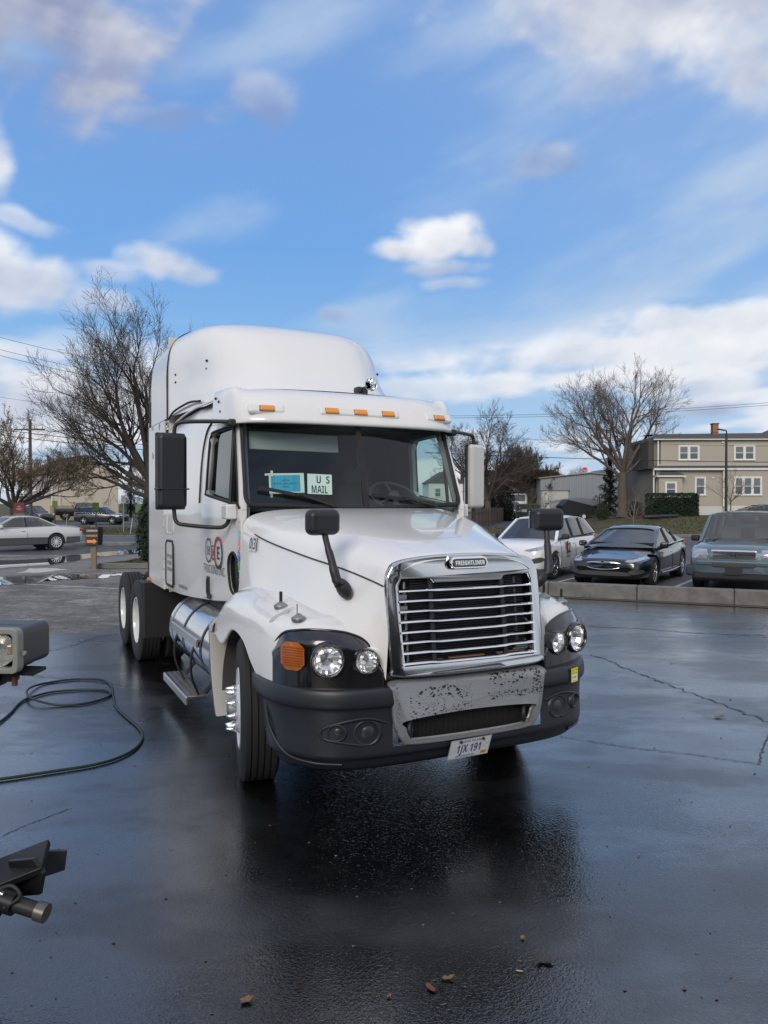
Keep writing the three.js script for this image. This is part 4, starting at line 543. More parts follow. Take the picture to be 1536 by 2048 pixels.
  // ---- wheels
  const tyreProf = (r, w) => { const p = [[r * 0.56, -w * 0.36], [r * 0.62, -w * 0.46], [r * 0.78, -w * 0.5], [r * 0.92, -w * 0.47], [r * 0.975, -w * 0.42]]; const n = 5; for (let k = 0; k < n; k++) { const a = -w * 0.40 + k * w * 0.8 / n, b = a + w * 0.8 / n; p.push([r, a + 0.006], [r, b - 0.006]); if (k < n - 1) p.push([r * 0.975, b - 0.004], [r * 0.975, b + 0.004]); } p.push([r * 0.975, w * 0.42], [r * 0.92, w * 0.47], [r * 0.78, w * 0.5], [r * 0.62, w * 0.46], [r * 0.56, w * 0.36]); return p; };
  const tyreG = toCreasedNormals(lathe(tyreProf(0.51, 0.275), 64, 'x'), 0.5);
  const dished = lathe([[0.10, -0.10], [0.13, -0.10], [0.18, -0.115], [0.22, -0.10], [0.255, -0.02], [0.265, 0.06], [0.275, 0.115], [0.29, 0.122], [0.295, 0.11], [0.285, 0.0], [0.28, -0.12]], 40, 'x');
  const hubDrive = lathe([[0, 0.02], [0.07, 0.02], [0.085, 0.0], [0.095, -0.03], [0.10, -0.11]], 24, 'x');
  const wheel = (x, z, s, kind, turn = 0) => {
    const w = new THREE.Group(); w.name = 'wheel'; w.position.set(x, 0.505, z); w.rotation.y = turn; T.add(w); const f = g => s < 0 ? g.clone().rotateY(Math.PI) : g;
    mesh('tyre', tyreG, M.rubber, w);
    if (kind === 'front') {
      mesh('rim', f(lathe([[0.09, 0.15], [0.135, 0.15], [0.165, 0.142], [0.20, 0.10], [0.24, 0.075], [0.262, 0.095], [0.278, 0.13], [0.292, 0.135], [0.297, 0.11], [0.285, 0]], 40, 'x')), M.rimWhite, w);
      mesh('hub', f(lathe([[0, 0.215], [0.06, 0.212], [0.078, 0.195], [0.084, 0.16], [0.10, 0.145]], 24, 'x')), M.dullSteel, w);
      const nuts = []; for (let k = 0; k < 10; k++) { const a = k / 10 * 6.283 + 0.2; nuts.push(lathe([[0, 0.222], [0.008, 0.218], [0.013, 0.195], [0.019, 0.172], [0.024, 0.168], [0.024, 0.145], [0, 0.145]], 10, 'x').translate(0, Math.cos(a) * 0.143, Math.sin(a) * 0.143)); }
      nuts.forEach(n => mesh('lug_nut', f(n), M.chrome, w));
    } else { mesh('rim', f(dished), M.rimWhite, w); mesh('hub', f(hubDrive), M.dullSteel, w); }
  };
  wheel(-1.055, 0.0, -1, 'front', -12 * Math.PI / 180); wheel(1.055, 0.0, 1, 'front', -12 * Math.PI / 180);
  for (const z of [-4.75, -6.0]) for (const s of [-1, 1]) { wheel(s * 1.12, z, s, 'drive'); wheel(s * 0.80, z, s, 'drive'); }
}
// ------------------------------------------------------------------ kerbs, cracks, puddles, lines
const P2 = (px, py, Y = 0) => { const d = (2 - Y) * 1540 / (py - 1006); return [(px - 768) / 1540 * d, d]; };   // survey of the lot: bearing and depression -> ground point
{
  // big kerb stones along the car park
  const ang = 23.5 * Math.PI / 180, k0 = [1.9, -17.35], dir = [Math.cos(ang), Math.sin(ang)];
  const kerb = thing('kerb_wall', 'long grey concrete kerb of big stones in front of parked cars', 'kerb');
  const L = 1.82; for (let i = 0; i < 7; i++) { const s = i * L + L / 2, g = box(L - 0.012, 0.30, 0.24, 0, 0.15, 0, 0, 0, 0, 0.018, 2); { const u = g.attributes.uv; for (let q = 0; q < u.count; q++) u.setXY(q, u.getX(q) * 1.82 + i * 0.37, u.getY(q) * 0.3 + i * 0.21); } const m = mesh('kerb_stone', g, kerbMat, kerb); m.position.set(k0[0] + dir[0] * s, 0.0, k0[1] + dir[1] * s); m.rotation.y = -ang + (hash2(i, 5) - 0.5) * 0.006; }
  const gut = []; const nx = -dir[1], nz = dir[0]; mesh('gutter_strip', polySheet([[k0[0] + nx * 0.13 - dir[0] * 0.2, k0[1] + nz * 0.13], [k0[0] + nx * 0.13 + dir[0] * 13, k0[1] + nz * 0.13 + dir[1] * 13], [k0[0] + nx * 0.33 + dir[0] * 13, k0[1] + nz * 0.33 + dir[1] * 13], [k0[0] + nx * 0.33 - dir[0] * 0.2, k0[1] + nz * 0.33]], 0.008), std([0.35, 0.35, 0.34], 0.45, 0, { map: concMap }), kerb);
  // island with grass beside the entrance sign
  const isl = thing('kerb_island', 'kerbed grass island beside the car wash entrance sign', 'kerb');
  mesh('island_turf', polySheet([[-8.75, -23.55], [-1, -23.55], [-1, -27.3], [-5.5, -27.3], [-8.0, -25.4]], 0.13), grassMat, isl);
  for (let i = 0; i < 4; i++) mesh('kerb_stone', box(1.88, 0.17, 0.15, -7.75 + i * 1.9, 0.085, -23.45, 0, 0, 0, 0.02, 2), kerbMat, isl);
  mesh('kerb_stone', box(0.3, 0.12, 0.18, -8.82, 0.05, -23.5, 0, 0.5, 0.12, 0.03, 2), kerbMat, isl);
  mesh('kerb_stone', beam([-8.8, 0.08, -23.6], [-8.05, 0.08, -25.4], 0.14, 0.14), kerbMat, isl);
  mesh('kerb_stone', beam([-8.05, 0.08, -25.4], [-5.5, 0.08, -27.35], 0.14, 0.14), kerbMat, isl);
  // far kerbs round the car park
  for (const [a, b, lab] of [[[4, 0.06, -46.1], [19, 0.06, -46.1], 'low pale kerb along the grass verge behind the parked sedan'], [[19.6, 0.06, -45.2], [20.6, 0.06, -38], 'short pale kerb turning into the car park beside the verge']]) single('verge_kerb', beam(a, b, 0.16, 0.16), concrete, lab, 'kerb');
  structure('sidewalk', polySheet([[-60, 1143], [0, 1141], [90, 1135], [200, 1118], [300, 1108], [330, 1106], [330, 1114], [300, 1118], [215, 1132], [192, 1142], [120, 1148], [0, 1153], [-60, 1155]].map(([a, b]) => { const q = P2(a, b); return [q[0], -q[1]]; }), 0.006), concrete);
  structure('far_sidewalk', sheet(4, 34, 47.6, 49, 0.004), concrete);
  structure('verge', sheet(4, 44, 46.2, 47.5, 0.03), grassMat);
  structure('grass_strip', sheet(-70, -11, 46.3, 66, 0.05), grassMat);
  const sk = thing('street_kerb', 'low grey kerb edging the grass strip across the street', 'kerb'); for (let i = 0; i < 18; i++) mesh('kerb_stone', box(3.16, 0.16, 0.16, -68.4 + i * 3.2, 0.0, -46.35, 0, 0, 0, 0.02, 2), kerbMat, sk);
  single('street_kerb', beam([-11.05, 0.0, -46.3], [-11.05, 0.0, -66], 0.16, 0.16), kerbMat, 'grey kerb end of the grass strip beside the evergreen bush', 'kerb');
  single('street_kerb', beam([-70, 0.0, -66.05], [-11, 0.0, -66.05], 0.16, 0.16), kerbMat, 'far grey kerb of the grass strip next to the navy SUV', 'kerb');
  const nose = single('traffic_island', extrude(smoothPoly([[-2.2, -0.5], [1.6, -0.6], [2.3, 0], [1.6, 0.6], [-2.2, 0.5]], 30), 0.1, 0.03).rotateX(-Math.PI / 2).translate(-14.2, 0, -36.8), concrete, 'small rounded concrete traffic island behind the silver sedan', 'island');
  // puddles
  const water = phys([0.02, 0.021, 0.022], { roughness: 0.03, ior: 1.33, clearcoat: 1, clearcoatRoughness: 0.01 });
  const wob = (pts, s) => { const o = []; pts.forEach((p, i) => { const q = pts[(i + 1) % pts.length]; for (let k = 0; k < 6; k++) { const t = k / 6; o.push([lerp(p[0], q[0], t) + (fbm(i * 3 + k * 0.7, s, 3, s) - 0.5) * 0.5, lerp(p[1], q[1], t) + (fbm(i * 3 + k * 0.7, s + 9, 3, s + 2) - 0.5) * 0.6]); } }); return o; };
  [[[-60, 1124], [0, 1122], [100, 1117], [200, 1105], [320, 1095], [320, 1103], [200, 1114], [90, 1130], [0, 1137], [-60, 1140]], [[-40, 1156], [60, 1152], [150, 1150], [238, 1149], [225, 1156], [120, 1160], [60, 1168], [-40, 1174]], [[60, 1138], [110, 1137], [125, 1141], [80, 1146], [40, 1147]], [[236, 1146], [280, 1148], [300, 1152], [250, 1154]]].map(l => l.map(([a, b]) => { const q = P2(a, b); return [q[0], -q[1]]; })).forEach((p, i) => structure('puddle', polySheet(wob(p, 11 + i), 0.010 + i * 0.0005, 160), water));
  // cracks and joints in the seal coat
  const ribbon = (pts, w, s, jag = 0.05) => { const c = spline(pts.map(([x, d]) => [x, 0, -d]), 60), L = [], Rr = []; const R = rng(s); c.forEach((p, i) => { const q = c[Math.min(c.length - 1, i + 1)], o = c[Math.max(0, i - 1)], dx = q[0] - o[0], dz = q[2] - o[2], l = Math.hypot(dx, dz) || 1, j = (R() - 0.5) * jag, ww = w * (0.4 + R() * 0.9); const cx = p[0] + -dz / l * j, cz = p[2] + dx / l * j; L.push([cx - dz / l * ww, 0.0045, cz + dx / l * ww]); Rr.push([cx + dz / l * ww, 0.0045, cz - dx / l * ww]); }); return skin([L, Rr], 0, 0, { linear: true }); };
  const crackM = std([0.006, 0.006, 0.007], 0.35), lineM = std([0.10, 0.11, 0.12], 0.3), paintM = std([0.42, 0.42, 0.40], 0.7);
  const px = a => a.map(([x, y]) => P2(x, y));
  const lot = scene.getObjectByName('car_wash_lot');
  mesh('crack', ribbon(px([[1182, 1310], [1225, 1325], [1262, 1342], [1330, 1366], [1398, 1392], [1460, 1416], [1545, 1448]]), 0.012, 1, 0.07), crackM, lot);
  mesh('crack', ribbon(px([[1120, 1474], [1200, 1488], [1290, 1500], [1400, 1513], [1525, 1531]]), 0.006, 2, 0.03), crackM, lot);
  mesh('crack', ribbon(px([[1548, 1455], [1532, 1490], [1520, 1530]]), 0.006, 3, 0.02), crackM, lot);
  mesh('crack', ribbon(px([[1175, 1253], [1280, 1258], [1400, 1267], [1545, 1272]]), 0.016, 4, 0.08), crackM, lot);
  mesh('crack', ribbon(px([[100, 1302], [150, 1290], [190, 1276], [236, 1268]]), 0.012, 5, 0.08), crackM, lot);
  mesh('crack', ribbon(px([[180, 1292], [232, 1279]]), 0.008, 6, 0.03), lineM, lot);
  mesh('tar_seam', ribbon(px([[0, 1675], [60, 1648], [140, 1618]]), 0.006, 7, 0.02), lineM, lot);
  mesh('tar_seam', ribbon(px([[40, 1350], [130, 1358], [250, 1372]]), 0.010, 8, 0.05), lineM, lot);
  mesh('tar_seam', ribbon(px([[176, 1386], [205, 1408], [232, 1425]]), 0.006, 9, 0.03), lineM, lot);
  mesh('painted_line', ribbon(px([[-20, 1165], [100, 1171], [236, 1178]]), 0.05, 10, 0.02), paintM, lot);
  const pk = scene.getObjectByName('parking_lot');
  const fwd = [-Math.sin(33 * Math.PI / 180), Math.cos(33 * Math.PI / 180)];
  for (const [x, z] of [[5.35, -20.9], [7.62, -19.35], [3.1, -22.4]]) { const g = skin([[[-0.05, 0, -2.6], [0.05, 0, -2.6]], [[-0.05, 0, 2.7], [0.05, 0, 2.7]]], 0, 0, { linear: true }); const m = mesh('parking_line', g, paintM, pk); m.position.set(x, 0.0085, z); m.rotation.y = -33 * Math.PI / 180; }
}
// ------------------------------------------------------------------ foliage and bare trees
function leafGeo(n, sample, size, seed) { const R = rng(seed), pos = new Float32Array(n * 9); for (let i = 0; i < n; i++) { const c = sample(R), s = size * (0.6 + R() * 0.8), a = V(R() - 0.5, R() - 0.5, R() - 0.5).normalize(), b = V(R() - 0.5, R() - 0.5, R() - 0.5).cross(a).normalize(), o = i * 9; pos[o] = c[0] + a.x * s; pos[o + 1] = c[1] + a.y * s; pos[o + 2] = c[2] + a.z * s; pos[o + 3] = c[0] - a.x * s * 0.6 + b.x * s * 0.5; pos[o + 4] = c[1] - a.y * s * 0.6 + b.y * s * 0.5; pos[o + 5] = c[2] - a.z * s * 0.6 + b.z * s * 0.5; pos[o + 6] = c[0] - a.x * s * 0.6 - b.x * s * 0.5; pos[o + 7] = c[1] - a.y * s * 0.6 - b.y * s * 0.5; pos[o + 8] = c[2] - a.z * s * 0.6 - b.z * s * 0.5; } const g = new THREE.BufferGeometry(); g.setAttribute('position', new THREE.BufferAttribute(pos, 3)); g.computeVertexNormals(); return g; }
const leafM = (c) => std(c, 0.8, 0, { side: THREE.DoubleSide });
function tubesGeo(segs, sides) {
  const n = segs.length, pos = new Float32Array(n * sides * 6), nor = new Float32Array(n * sides * 6), idx = new Uint32Array(n * sides * 6); const u = V(0, 0, 0), w = V(0, 0, 0), d = V(0, 0, 0);
  for (let i = 0; i < n; i++) { const [a, b, r0, r1] = segs[i]; d.subVectors(b, a).normalize(); u.set(Math.abs(d.y) > 0.9 ? 1 : 0, Math.abs(d.y) > 0.9 ? 0 : 1, 0).cross(d).normalize(); w.crossVectors(d, u);
    for (let k = 0; k < sides; k++) { const t = k / sides * 6.28318, cx = Math.cos(t), sx = Math.sin(t), nx = u.x * cx + w.x * sx, ny = u.y * cx + w.y * sx, nz = u.z * cx + w.z * sx; for (let e = 0; e < 2; e++) { const p = e ? b : a, r = e ? r1 : r0, o = ((i * 2 + e) * sides + k) * 3; pos[o] = p.x + nx * r; pos[o + 1] = p.y + ny * r; pos[o + 2] = p.z + nz * r; nor[o] = nx; nor[o + 1] = ny; nor[o + 2] = nz; } const k2 = (k + 1) % sides, A = i * 2 * sides, q = (i * sides + k) * 6; idx[q] = A + k; idx[q + 1] = A + k2; idx[q + 2] = A + sides + k2; idx[q + 3] = A + k; idx[q + 4] = A + sides + k2; idx[q + 5] = A + sides + k; } }
  const g = new THREE.BufferGeometry(); g.setAttribute('position', new THREE.BufferAttribute(pos, 3)); g.setAttribute('normal', new THREE.BufferAttribute(nor, 3)); g.setIndex(new THREE.BufferAttribute(idx, 1)); return g;
}
function bareTree(name, label, [x, y, d], o, group) {
  const R = rng(o.seed), S = [[], [], []], t = thing(name, label, 'tree', [x, y, -d], 0, group), maxL = o.levels ?? 4, minR = o.minR ?? 0.007;
  const grow = (p, dir, len, r, lvl) => {
    const n = lvl === 0 ? 6 : lvl < maxL ? 5 : 3, kids = []; let q = p.clone(), dd = dir.clone(), rr = r;
    for (let i = 0; i < n; i++) {
      dd.add(V((R() - 0.5) * o.wig, (R() - 0.5) * o.wig * 0.7 + o.up * (lvl > 0 ? 1 : 0.3), (R() - 0.5) * o.wig)).normalize();
      const e = q.clone().addScaledVector(dd, len / n), r2 = Math.max(minR * 0.7, r * (1 - (i + 1) / n * (lvl >= maxL ? 0.75 : 0.62)));
      S[lvl === 0 ? 0 : lvl < 3 ? 1 : 2].push([q, e, rr, r2]); rr = r2; q = e;
      if (i >= (lvl === 0 ? 1 : 0)) kids.push([e, dd.clone(), r2, (i + 1) / n]);
    }
    if (lvl >= maxL) return;
    for (const [kp, kd, kr, kt] of kids) { const c = kt > 0.99 ? 2 : (lvl === 0 ? 1 : (R() < (o.dens ?? 0.8) ? (R() < 0.35 ? 2 : 1) : 0)); for (let j = 0; j < c; j++) { const ax = V(R() - 0.5, R() - 0.5, R() - 0.5).cross(kd).normalize(), nd = kd.clone().applyAxisAngle(ax, (kt > 0.99 ? 0.2 : 0.45) + R() * 0.5); nd.y += o.lift ?? 0.1; nd.normalize(); grow(kp, nd, len * (o.shrink ?? 0.6) * (0.75 + R() * 0.5) * (1 - 0.25 * kt), Math.max(minR, kr * (0.5 + 0.2 * R())), lvl + 1); } }
  };
  // trunk up to the fork, then limbs
  let p = V(0, -0.1, 0), r = o.r; const top = V(o.lean?.[0] ?? 0, o.fork, o.lean?.[1] ?? 0); const tn = 5; const trunk = [];
  for (let i = 0; i < tn; i++) { const e = V(top.x * (i + 1) / tn + (R() - 0.5) * 0.08, lerp(-0.1, o.fork, (i + 1) / tn), top.z * (i + 1) / tn), r2 = o.r * (1 - 0.28 * (i + 1) / tn) * (i === 0 ? 0.88 : 1); trunk.push([p, e, i === 0 ? o.r * 1.25 : r, r2]); p = e; r = r2; }
  for (const [az, el, len, rr, h] of o.limbs) { const a = az * Math.PI / 180, e = el * Math.PI / 180; grow(h ? V(top.x * h / o.fork, h, top.z * h / o.fork) : p.clone(), V(Math.cos(e) * Math.cos(a), Math.sin(e), Math.cos(e) * Math.sin(a)), len, rr, 0); }
  mesh('trunk', tubesGeo(trunk, 12), o.bark, t); mesh('limbs', tubesGeo(S[0], 8), o.bark, t); mesh('branches', tubesGeo(S[1], 5), o.bark, t);
  const tw = mesh('crown', tubesGeo(S[2], 3), o.twig ?? o.bark, t);
  if (o.buds) { const list = S[2].filter((_, i) => i % o.buds === 0); mesh('buds', leafGeo(list.length * 2, (() => { let k = 0; return R2 => { const s = list[(k++ >> 1) % list.length]; return [s[1].x + (R2() - 0.5) * 0.1, s[1].y + (R2() - 0.5) * 0.1, s[1].z + (R2() - 0.5) * 0.1]; }; })(), 0.06, o.seed + 1), o.budM, tw); }
  return t;
}
const barkM = std([0.085, 0.07, 0.058], 0.9), barkWarm = std([0.15, 0.12, 0.095], 0.9), barkDark = std([0.05, 0.042, 0.036], 0.9), twigWarm = std([0.21, 0.16, 0.12], 0.9);
const fan = (n, el0, el1, len, r, seed, a0 = 0, a1 = 360) => { const R = rng(seed), o = []; for (let i = 0; i < n; i++) o.push([lerp(a0, a1, (i + R() * 0.6) / n), lerp(el0, el1, R()), len * (0.8 + 0.4 * R()), r * (0.75 + 0.4 * R())]); return o; };
bareTree('bare_tree', 'broad bare tree with dense dark twigs rising behind the truck sleeper', [-15.35, 0, 50], { seed: 19, r: 0.42, fork: 3.4, lean: [0.1, 0], wig: 0.40, up: 0.035, lift: 0.12, dens: 0.8, shrink: 0.63, levels: 4, minR: 0.0085, bark: barkDark, twig: std([0.095, 0.078, 0.062], 0.9), limbs: [[180, 16, 4.35, 0.15, 2.4], [176, 32, 5.22, 0.19, 3.0], [168, 48, 5.74, 0.2], [150, 62, 5.92, 0.2], [110, 74, 6.44, 0.22], [80, 84, 6.79, 0.24], [40, 70, 6.09, 0.2], [10, 52, 5.57, 0.19], [-10, 34, 4.70, 0.16, 3.0], [-60, 60, 5.57, 0.19], [-110, 66, 5.92, 0.2], [215, 44, 5.22, 0.18], [200, 24, 4.52, 0.15, 2.8]] }, 'bare trees');
bareTree('bare_tree', 'small bare tree with yellowish buds behind the silver sedan', [-22.6, 0, 47], { seed: 23, r: 0.27, fork: 1.7, wig: 0.4, up: 0.05, lift: 0.14, dens: 0.62, shrink: 0.6, levels: 4, minR: 0.009, bark: barkDark, twig: std([0.15, 0.115, 0.075], 0.9), buds: 16, budM: leafM([0.22, 0.165, 0.075]), limbs: [...fan(7, 30, 62, 3.0, 0.12, 5), [90, 80, 3.4, 0.14], [0, 20, 3.6, 0.1]] }, 'bare trees');
bareTree('bare_tree', 'tall vase shaped bare tree beside the tan house', [22.0, 0.8, 71], { seed: 41, r: 0.52, fork: 4.0, wig: 0.36, up: 0.03, lift: 0.13, dens: 0.8, shrink: 0.60, levels: 4, minR: 0.008, bark: std([0.105, 0.085, 0.07], 0.9), twig: std([0.15, 0.115, 0.088], 0.9), limbs: [[182, 34, 5.6, 0.17, 3.5], [176, 52, 5.9, 0.2], [140, 66, 6.0, 0.2], [90, 78, 6.2, 0.22], [40, 68, 6.0, 0.2], [6, 52, 5.9, 0.2], [-10, 34, 5.0, 0.14, 3.7], [-90, 66, 5.8, 0.18], [230, 58, 5.6, 0.16]] }, 'bare trees');
bareTree('bare_tree', 'mid sized bare tree seen past the driver side mirror', [9.2, 0, 68], { seed: 43, r: 0.36, fork: 2.2, wig: 0.34, up: 0.02, lift: 0.06, dens: 0.85, shrink: 0.6, levels: 4, minR: 0.009, bark: barkM, limbs: [...fan(9, 28, 62, 4.4, 0.17, 9), [90, 82, 4.6, 0.19]] }, 'bare trees');
bareTree('bare_tree', 'dense brownish tree behind the dark evergreens', [18.6, 0.2, 98], { seed: 53, r: 0.4, fork: 2.0, wig: 0.3, up: 0.08, lift: 0.16, dens: 1, shrink: 0.6, levels: 4, minR: 0.016, bark: barkDark, twig: std([0.075, 0.05, 0.04], 0.9), limbs: [...fan(10, 30, 75, 3.9, 0.2, 13), [90, 85, 4.4, 0.2]] }, 'bare trees');
for (const [x, y, d, s, h, lab] of [[12.6, 0.1, 62, 61, 2.4, 'thin sapling with fanned twigs in front of the garage door'], [15.7, 0.1, 48.5, 67, 2.2, 'thin young tree standing in the grass verge behind the black sedan'], [27.0, 0.85, 60, 71, 3.1, 'slender bare sapling in front of the tan house wall'], [10.6, 0.1, 80, 77, 3.0, 'pale forked sapling standing among the dark evergreens']])
  bareTree('sapling', lab, [x, y, d], { seed: s, r: 0.055, fork: h * 0.42, wig: 0.3, up: 0.04, lift: 0.12, dens: 0.6, shrink: 0.55, levels: 2, minR: 0.007, bark: barkWarm, limbs: [...fan(6, 30, 60, h * 0.55, 0.03, s), [90, 84, h * 0.7, 0.04]].map((l, i) => [...l, h * (0.42 - 0.03 * (i % 4))]) }, 'saplings');
for (const [x, y, d, s, lab] of [[-27.5, 0, 92, 81, 'bare tree standing beside the cream gable house'], [-21.5, 0, 88, 83, 'bare brown tree between the cream house and the blue SUV'], [-46, 0, 105, 85, 'bare tree rising behind the cream house roof'], [31, 0.4, 130, 87, 'far bare tree rising behind the grey metal shed'], [21, 0.4, 140, 89, 'far bare tree in the haze behind the shed roof'], [13, 0.3, 150, 91, 'far bare tree beyond the white utility truck']])
  bareTree('bare_tree', lab, [x, y, d], { seed: s, r: 0.28, fork: 2, wig: 0.36, up: 0.03, lift: 0.1, dens: 0.8, shrink: 0.6, levels: 3, minR: 0.016, bark: barkM, limbs: [...fan(8, 30, 65, 3.6, 0.14, s), [90, 82, 4, 0.15]] }, 'bare trees');
function conifer(label, [x, y, d], h, r, col, seed, open = 1) {
  const t = thing('evergreen_tree', label, 'tree', [x, y, -d], 0, 'evergreen trees'); mesh('trunk', cyl(r * 0.09, 0.02, h * 0.9, 8, 0, h * 0.45, 0), barkDark, t);
  mesh('crown', leafGeo(13000, R => { const u = Math.pow(R(), 0.75), yy = h * (0.06 + 0.94 * (1 - u)), a = R() * 6.283, whorl = 0.62 + 0.38 * Math.sin(yy * 7 / open + Math.sin(a * 5 + seed) * 1.4), rr = r * u * whorl * (0.55 + 0.45 * Math.sqrt(R())) * (0.8 + 0.35 * Math.sin(a * 3 + seed + yy)); return [Math.cos(a) * rr, yy - rr * 0.16, Math.sin(a) * rr]; }, 0.065, seed), leafM(col), t);
}
conifer('dark spruce standing in front of the vase shaped tree', [22.3, 0.7, 76], 7.4, 2.0, [0.012, 0.022, 0.015], 3);
conifer('dark pine behind the gable of the cream house', [-35.5, 0, 108], 9.0, 2.2, [0.015, 0.026, 0.018], 5, 2);
function shrub(label, [x, y, d], [rx, h, rz], col, seed, n = 4200, size = 0.06, cat = 'shrub', nm = 'shrub') {
  const t = thing(nm, label, cat, [x, y, -d], 0, 'evergreen shrubs');
  mesh('stems_or_core', tubesGeo([0, 1, 2, 3].map(i => [V(0, 0, 0), V(Math.cos(i * 1.7) * rx * 0.4, h * 0.6, Math.sin(i * 1.7) * rz * 0.4), 0.04, 0.015]), 5), barkDark, t);
  mesh('foliage', leafGeo(n, R => { const a = R() * 6.283, v = R(), yy = h * v, prof = Math.sin(Math.PI * Math.pow(0.12 + 0.88 * (1 - v), 0.8)) * 0.55 + 0.55 * Math.sqrt(1 - v * v), lump = 0.82 + 0.25 * Math.sin(a * 4 + seed + v * 9) * Math.sin(v * 13 + a * 2), k = prof * lump * Math.pow(R(), 0.35); return [Math.cos(a) * rx * k, yy * (0.95 + 0.1 * R()), Math.sin(a) * rz * k]; }, size, seed), leafM(col), t);
}
shrub('dark evergreen bush beside the rear edge of the sleeper', [-7.45, 0.1, 24.6], [0.55, 2.0, 0.55], [0.016, 0.032, 0.018], 7, 5200, 0.05);
for (const [x, d, h, s, lab] of [[11.2, 78, 3.9, 2, 'tallest of three dark evergreen columns behind the black SUV'], [12.6, 79, 3.5, 4, 'dark evergreen column near the utility truck'], [9.9, 74, 3.4, 6, 'dark evergreen column close to the white mirror']]) shrub(lab, [x, 0.2, d], [1.0, h, 1.0], [0.014, 0.024, 0.016], s, 3600, 0.1);
shrub('low green bush at the foot of the vase shaped tree', [20.4, 0.5, 72], [0.9, 1.0, 0.7], [0.03, 0.045, 0.02], 9, 1600, 0.07);
shrub('low dark bush beside the steps of the tan house', [22.9, 0.8, 70], [0.9, 1.3, 0.7], [0.02, 0.028, 0.015], 15, 1600, 0.07);
for (const [x, d, h, s, lab] of [[-25, 86, 2.6, 21, 'brown winter thicket left of the blue SUV'], [-19.5, 84, 3.0, 22, 'brown winter thicket right of the blue SUV']]) shrub(lab, [x, 0, d], [2.6, h, 1.6], [0.06, 0.048, 0.038], s, 3600, 0.09);
{ // clipped hedge
  const t = thing('hedge', 'clipped dark green box hedge in front of the tan house', 'hedge', [24.1, 0.75, -64.5]);
  mesh('stems_or_core', box(3.4, 1.7, 1.0, 0, 0.85, 0), std([0.008, 0.012, 0.008], 1), t);  // solid near-black box filling the hedge core, no separate stems
  mesh('foliage', leafGeo(14000, R => { const f = R() * 3, a = R() - 0.5, b = R() - 0.5, e = (R() - 0.5) * 0.18 + 0.08 * Math.sin(a * 40) * Math.sin(b * 33); return f < 1.4 ? [a * 3.9, 1.0 + b * 1.95, 0.65 + e] : f < 2 ? [a * 3.9, 1.98 + e * 0.8, b * 1.3] : [(R() < 0.5 ? -1 : 1) * (1.95 + e), 1.0 + a * 1.95, b * 1.3]; }, 0.07, 77), leafM([0.016, 0.034, 0.018]), t);
}
{ // grass blades on the kerbed island and verge: nobody could count them
  const R = rng(99), mk = (n, f, h) => leafGeo(n, f, h, 12);
  const b = mesh(numbered('grass_blades'), merge([mk(5000, r => [lerp(-8.2, -3, r()), 0.14 + r() * 0.02, -lerp(23.65, 27, r())].map((v, i, a) => v), 0.045), mk(9000, r => [lerp(-60, -12, r()), 0.06, -lerp(46.5, 62, Math.pow(r(), 1.5))], 0.07), mk(5000, r => [lerp(5, 40, r()), 0.04, -lerp(46.3, 47.5, r())], 0.06), mk(9000, r => { const x = lerp(6, 34, r()), d = lerp(49, 63, r()); return [x, mound(x, d) + 0.02, -d]; }, 0.08)]), leafM([0.085, 0.085, 0.035]), scene);
  b.userData = { kind: 'stuff', label: 'short winter grass on the verges and kerbed island', category: 'grass' };
}
// ------------------------------------------------------------------ buildings
const sideTan = std([0.40, 0.365, 0.30], 0.75), sideCream = std([0.58, 0.52, 0.42], 0.75), sideGrey = std([0.42, 0.395, 0.36], 0.75), trimW = std([0.72, 0.72, 0.70], 0.6), roofM = std([0.075, 0.07, 0.068], 0.9), paneM = phys([0.06, 0.075, 0.085], { roughness: 0.04, clearcoat: 1 }), curtainM = std([0.35, 0.36, 0.36], 0.9), foundM = std([0.58, 0.58, 0.56], 0.8), brickM = std([0.22, 0.10, 0.07], 0.9), sillDark = std([0.05, 0.045, 0.04], 0.8);
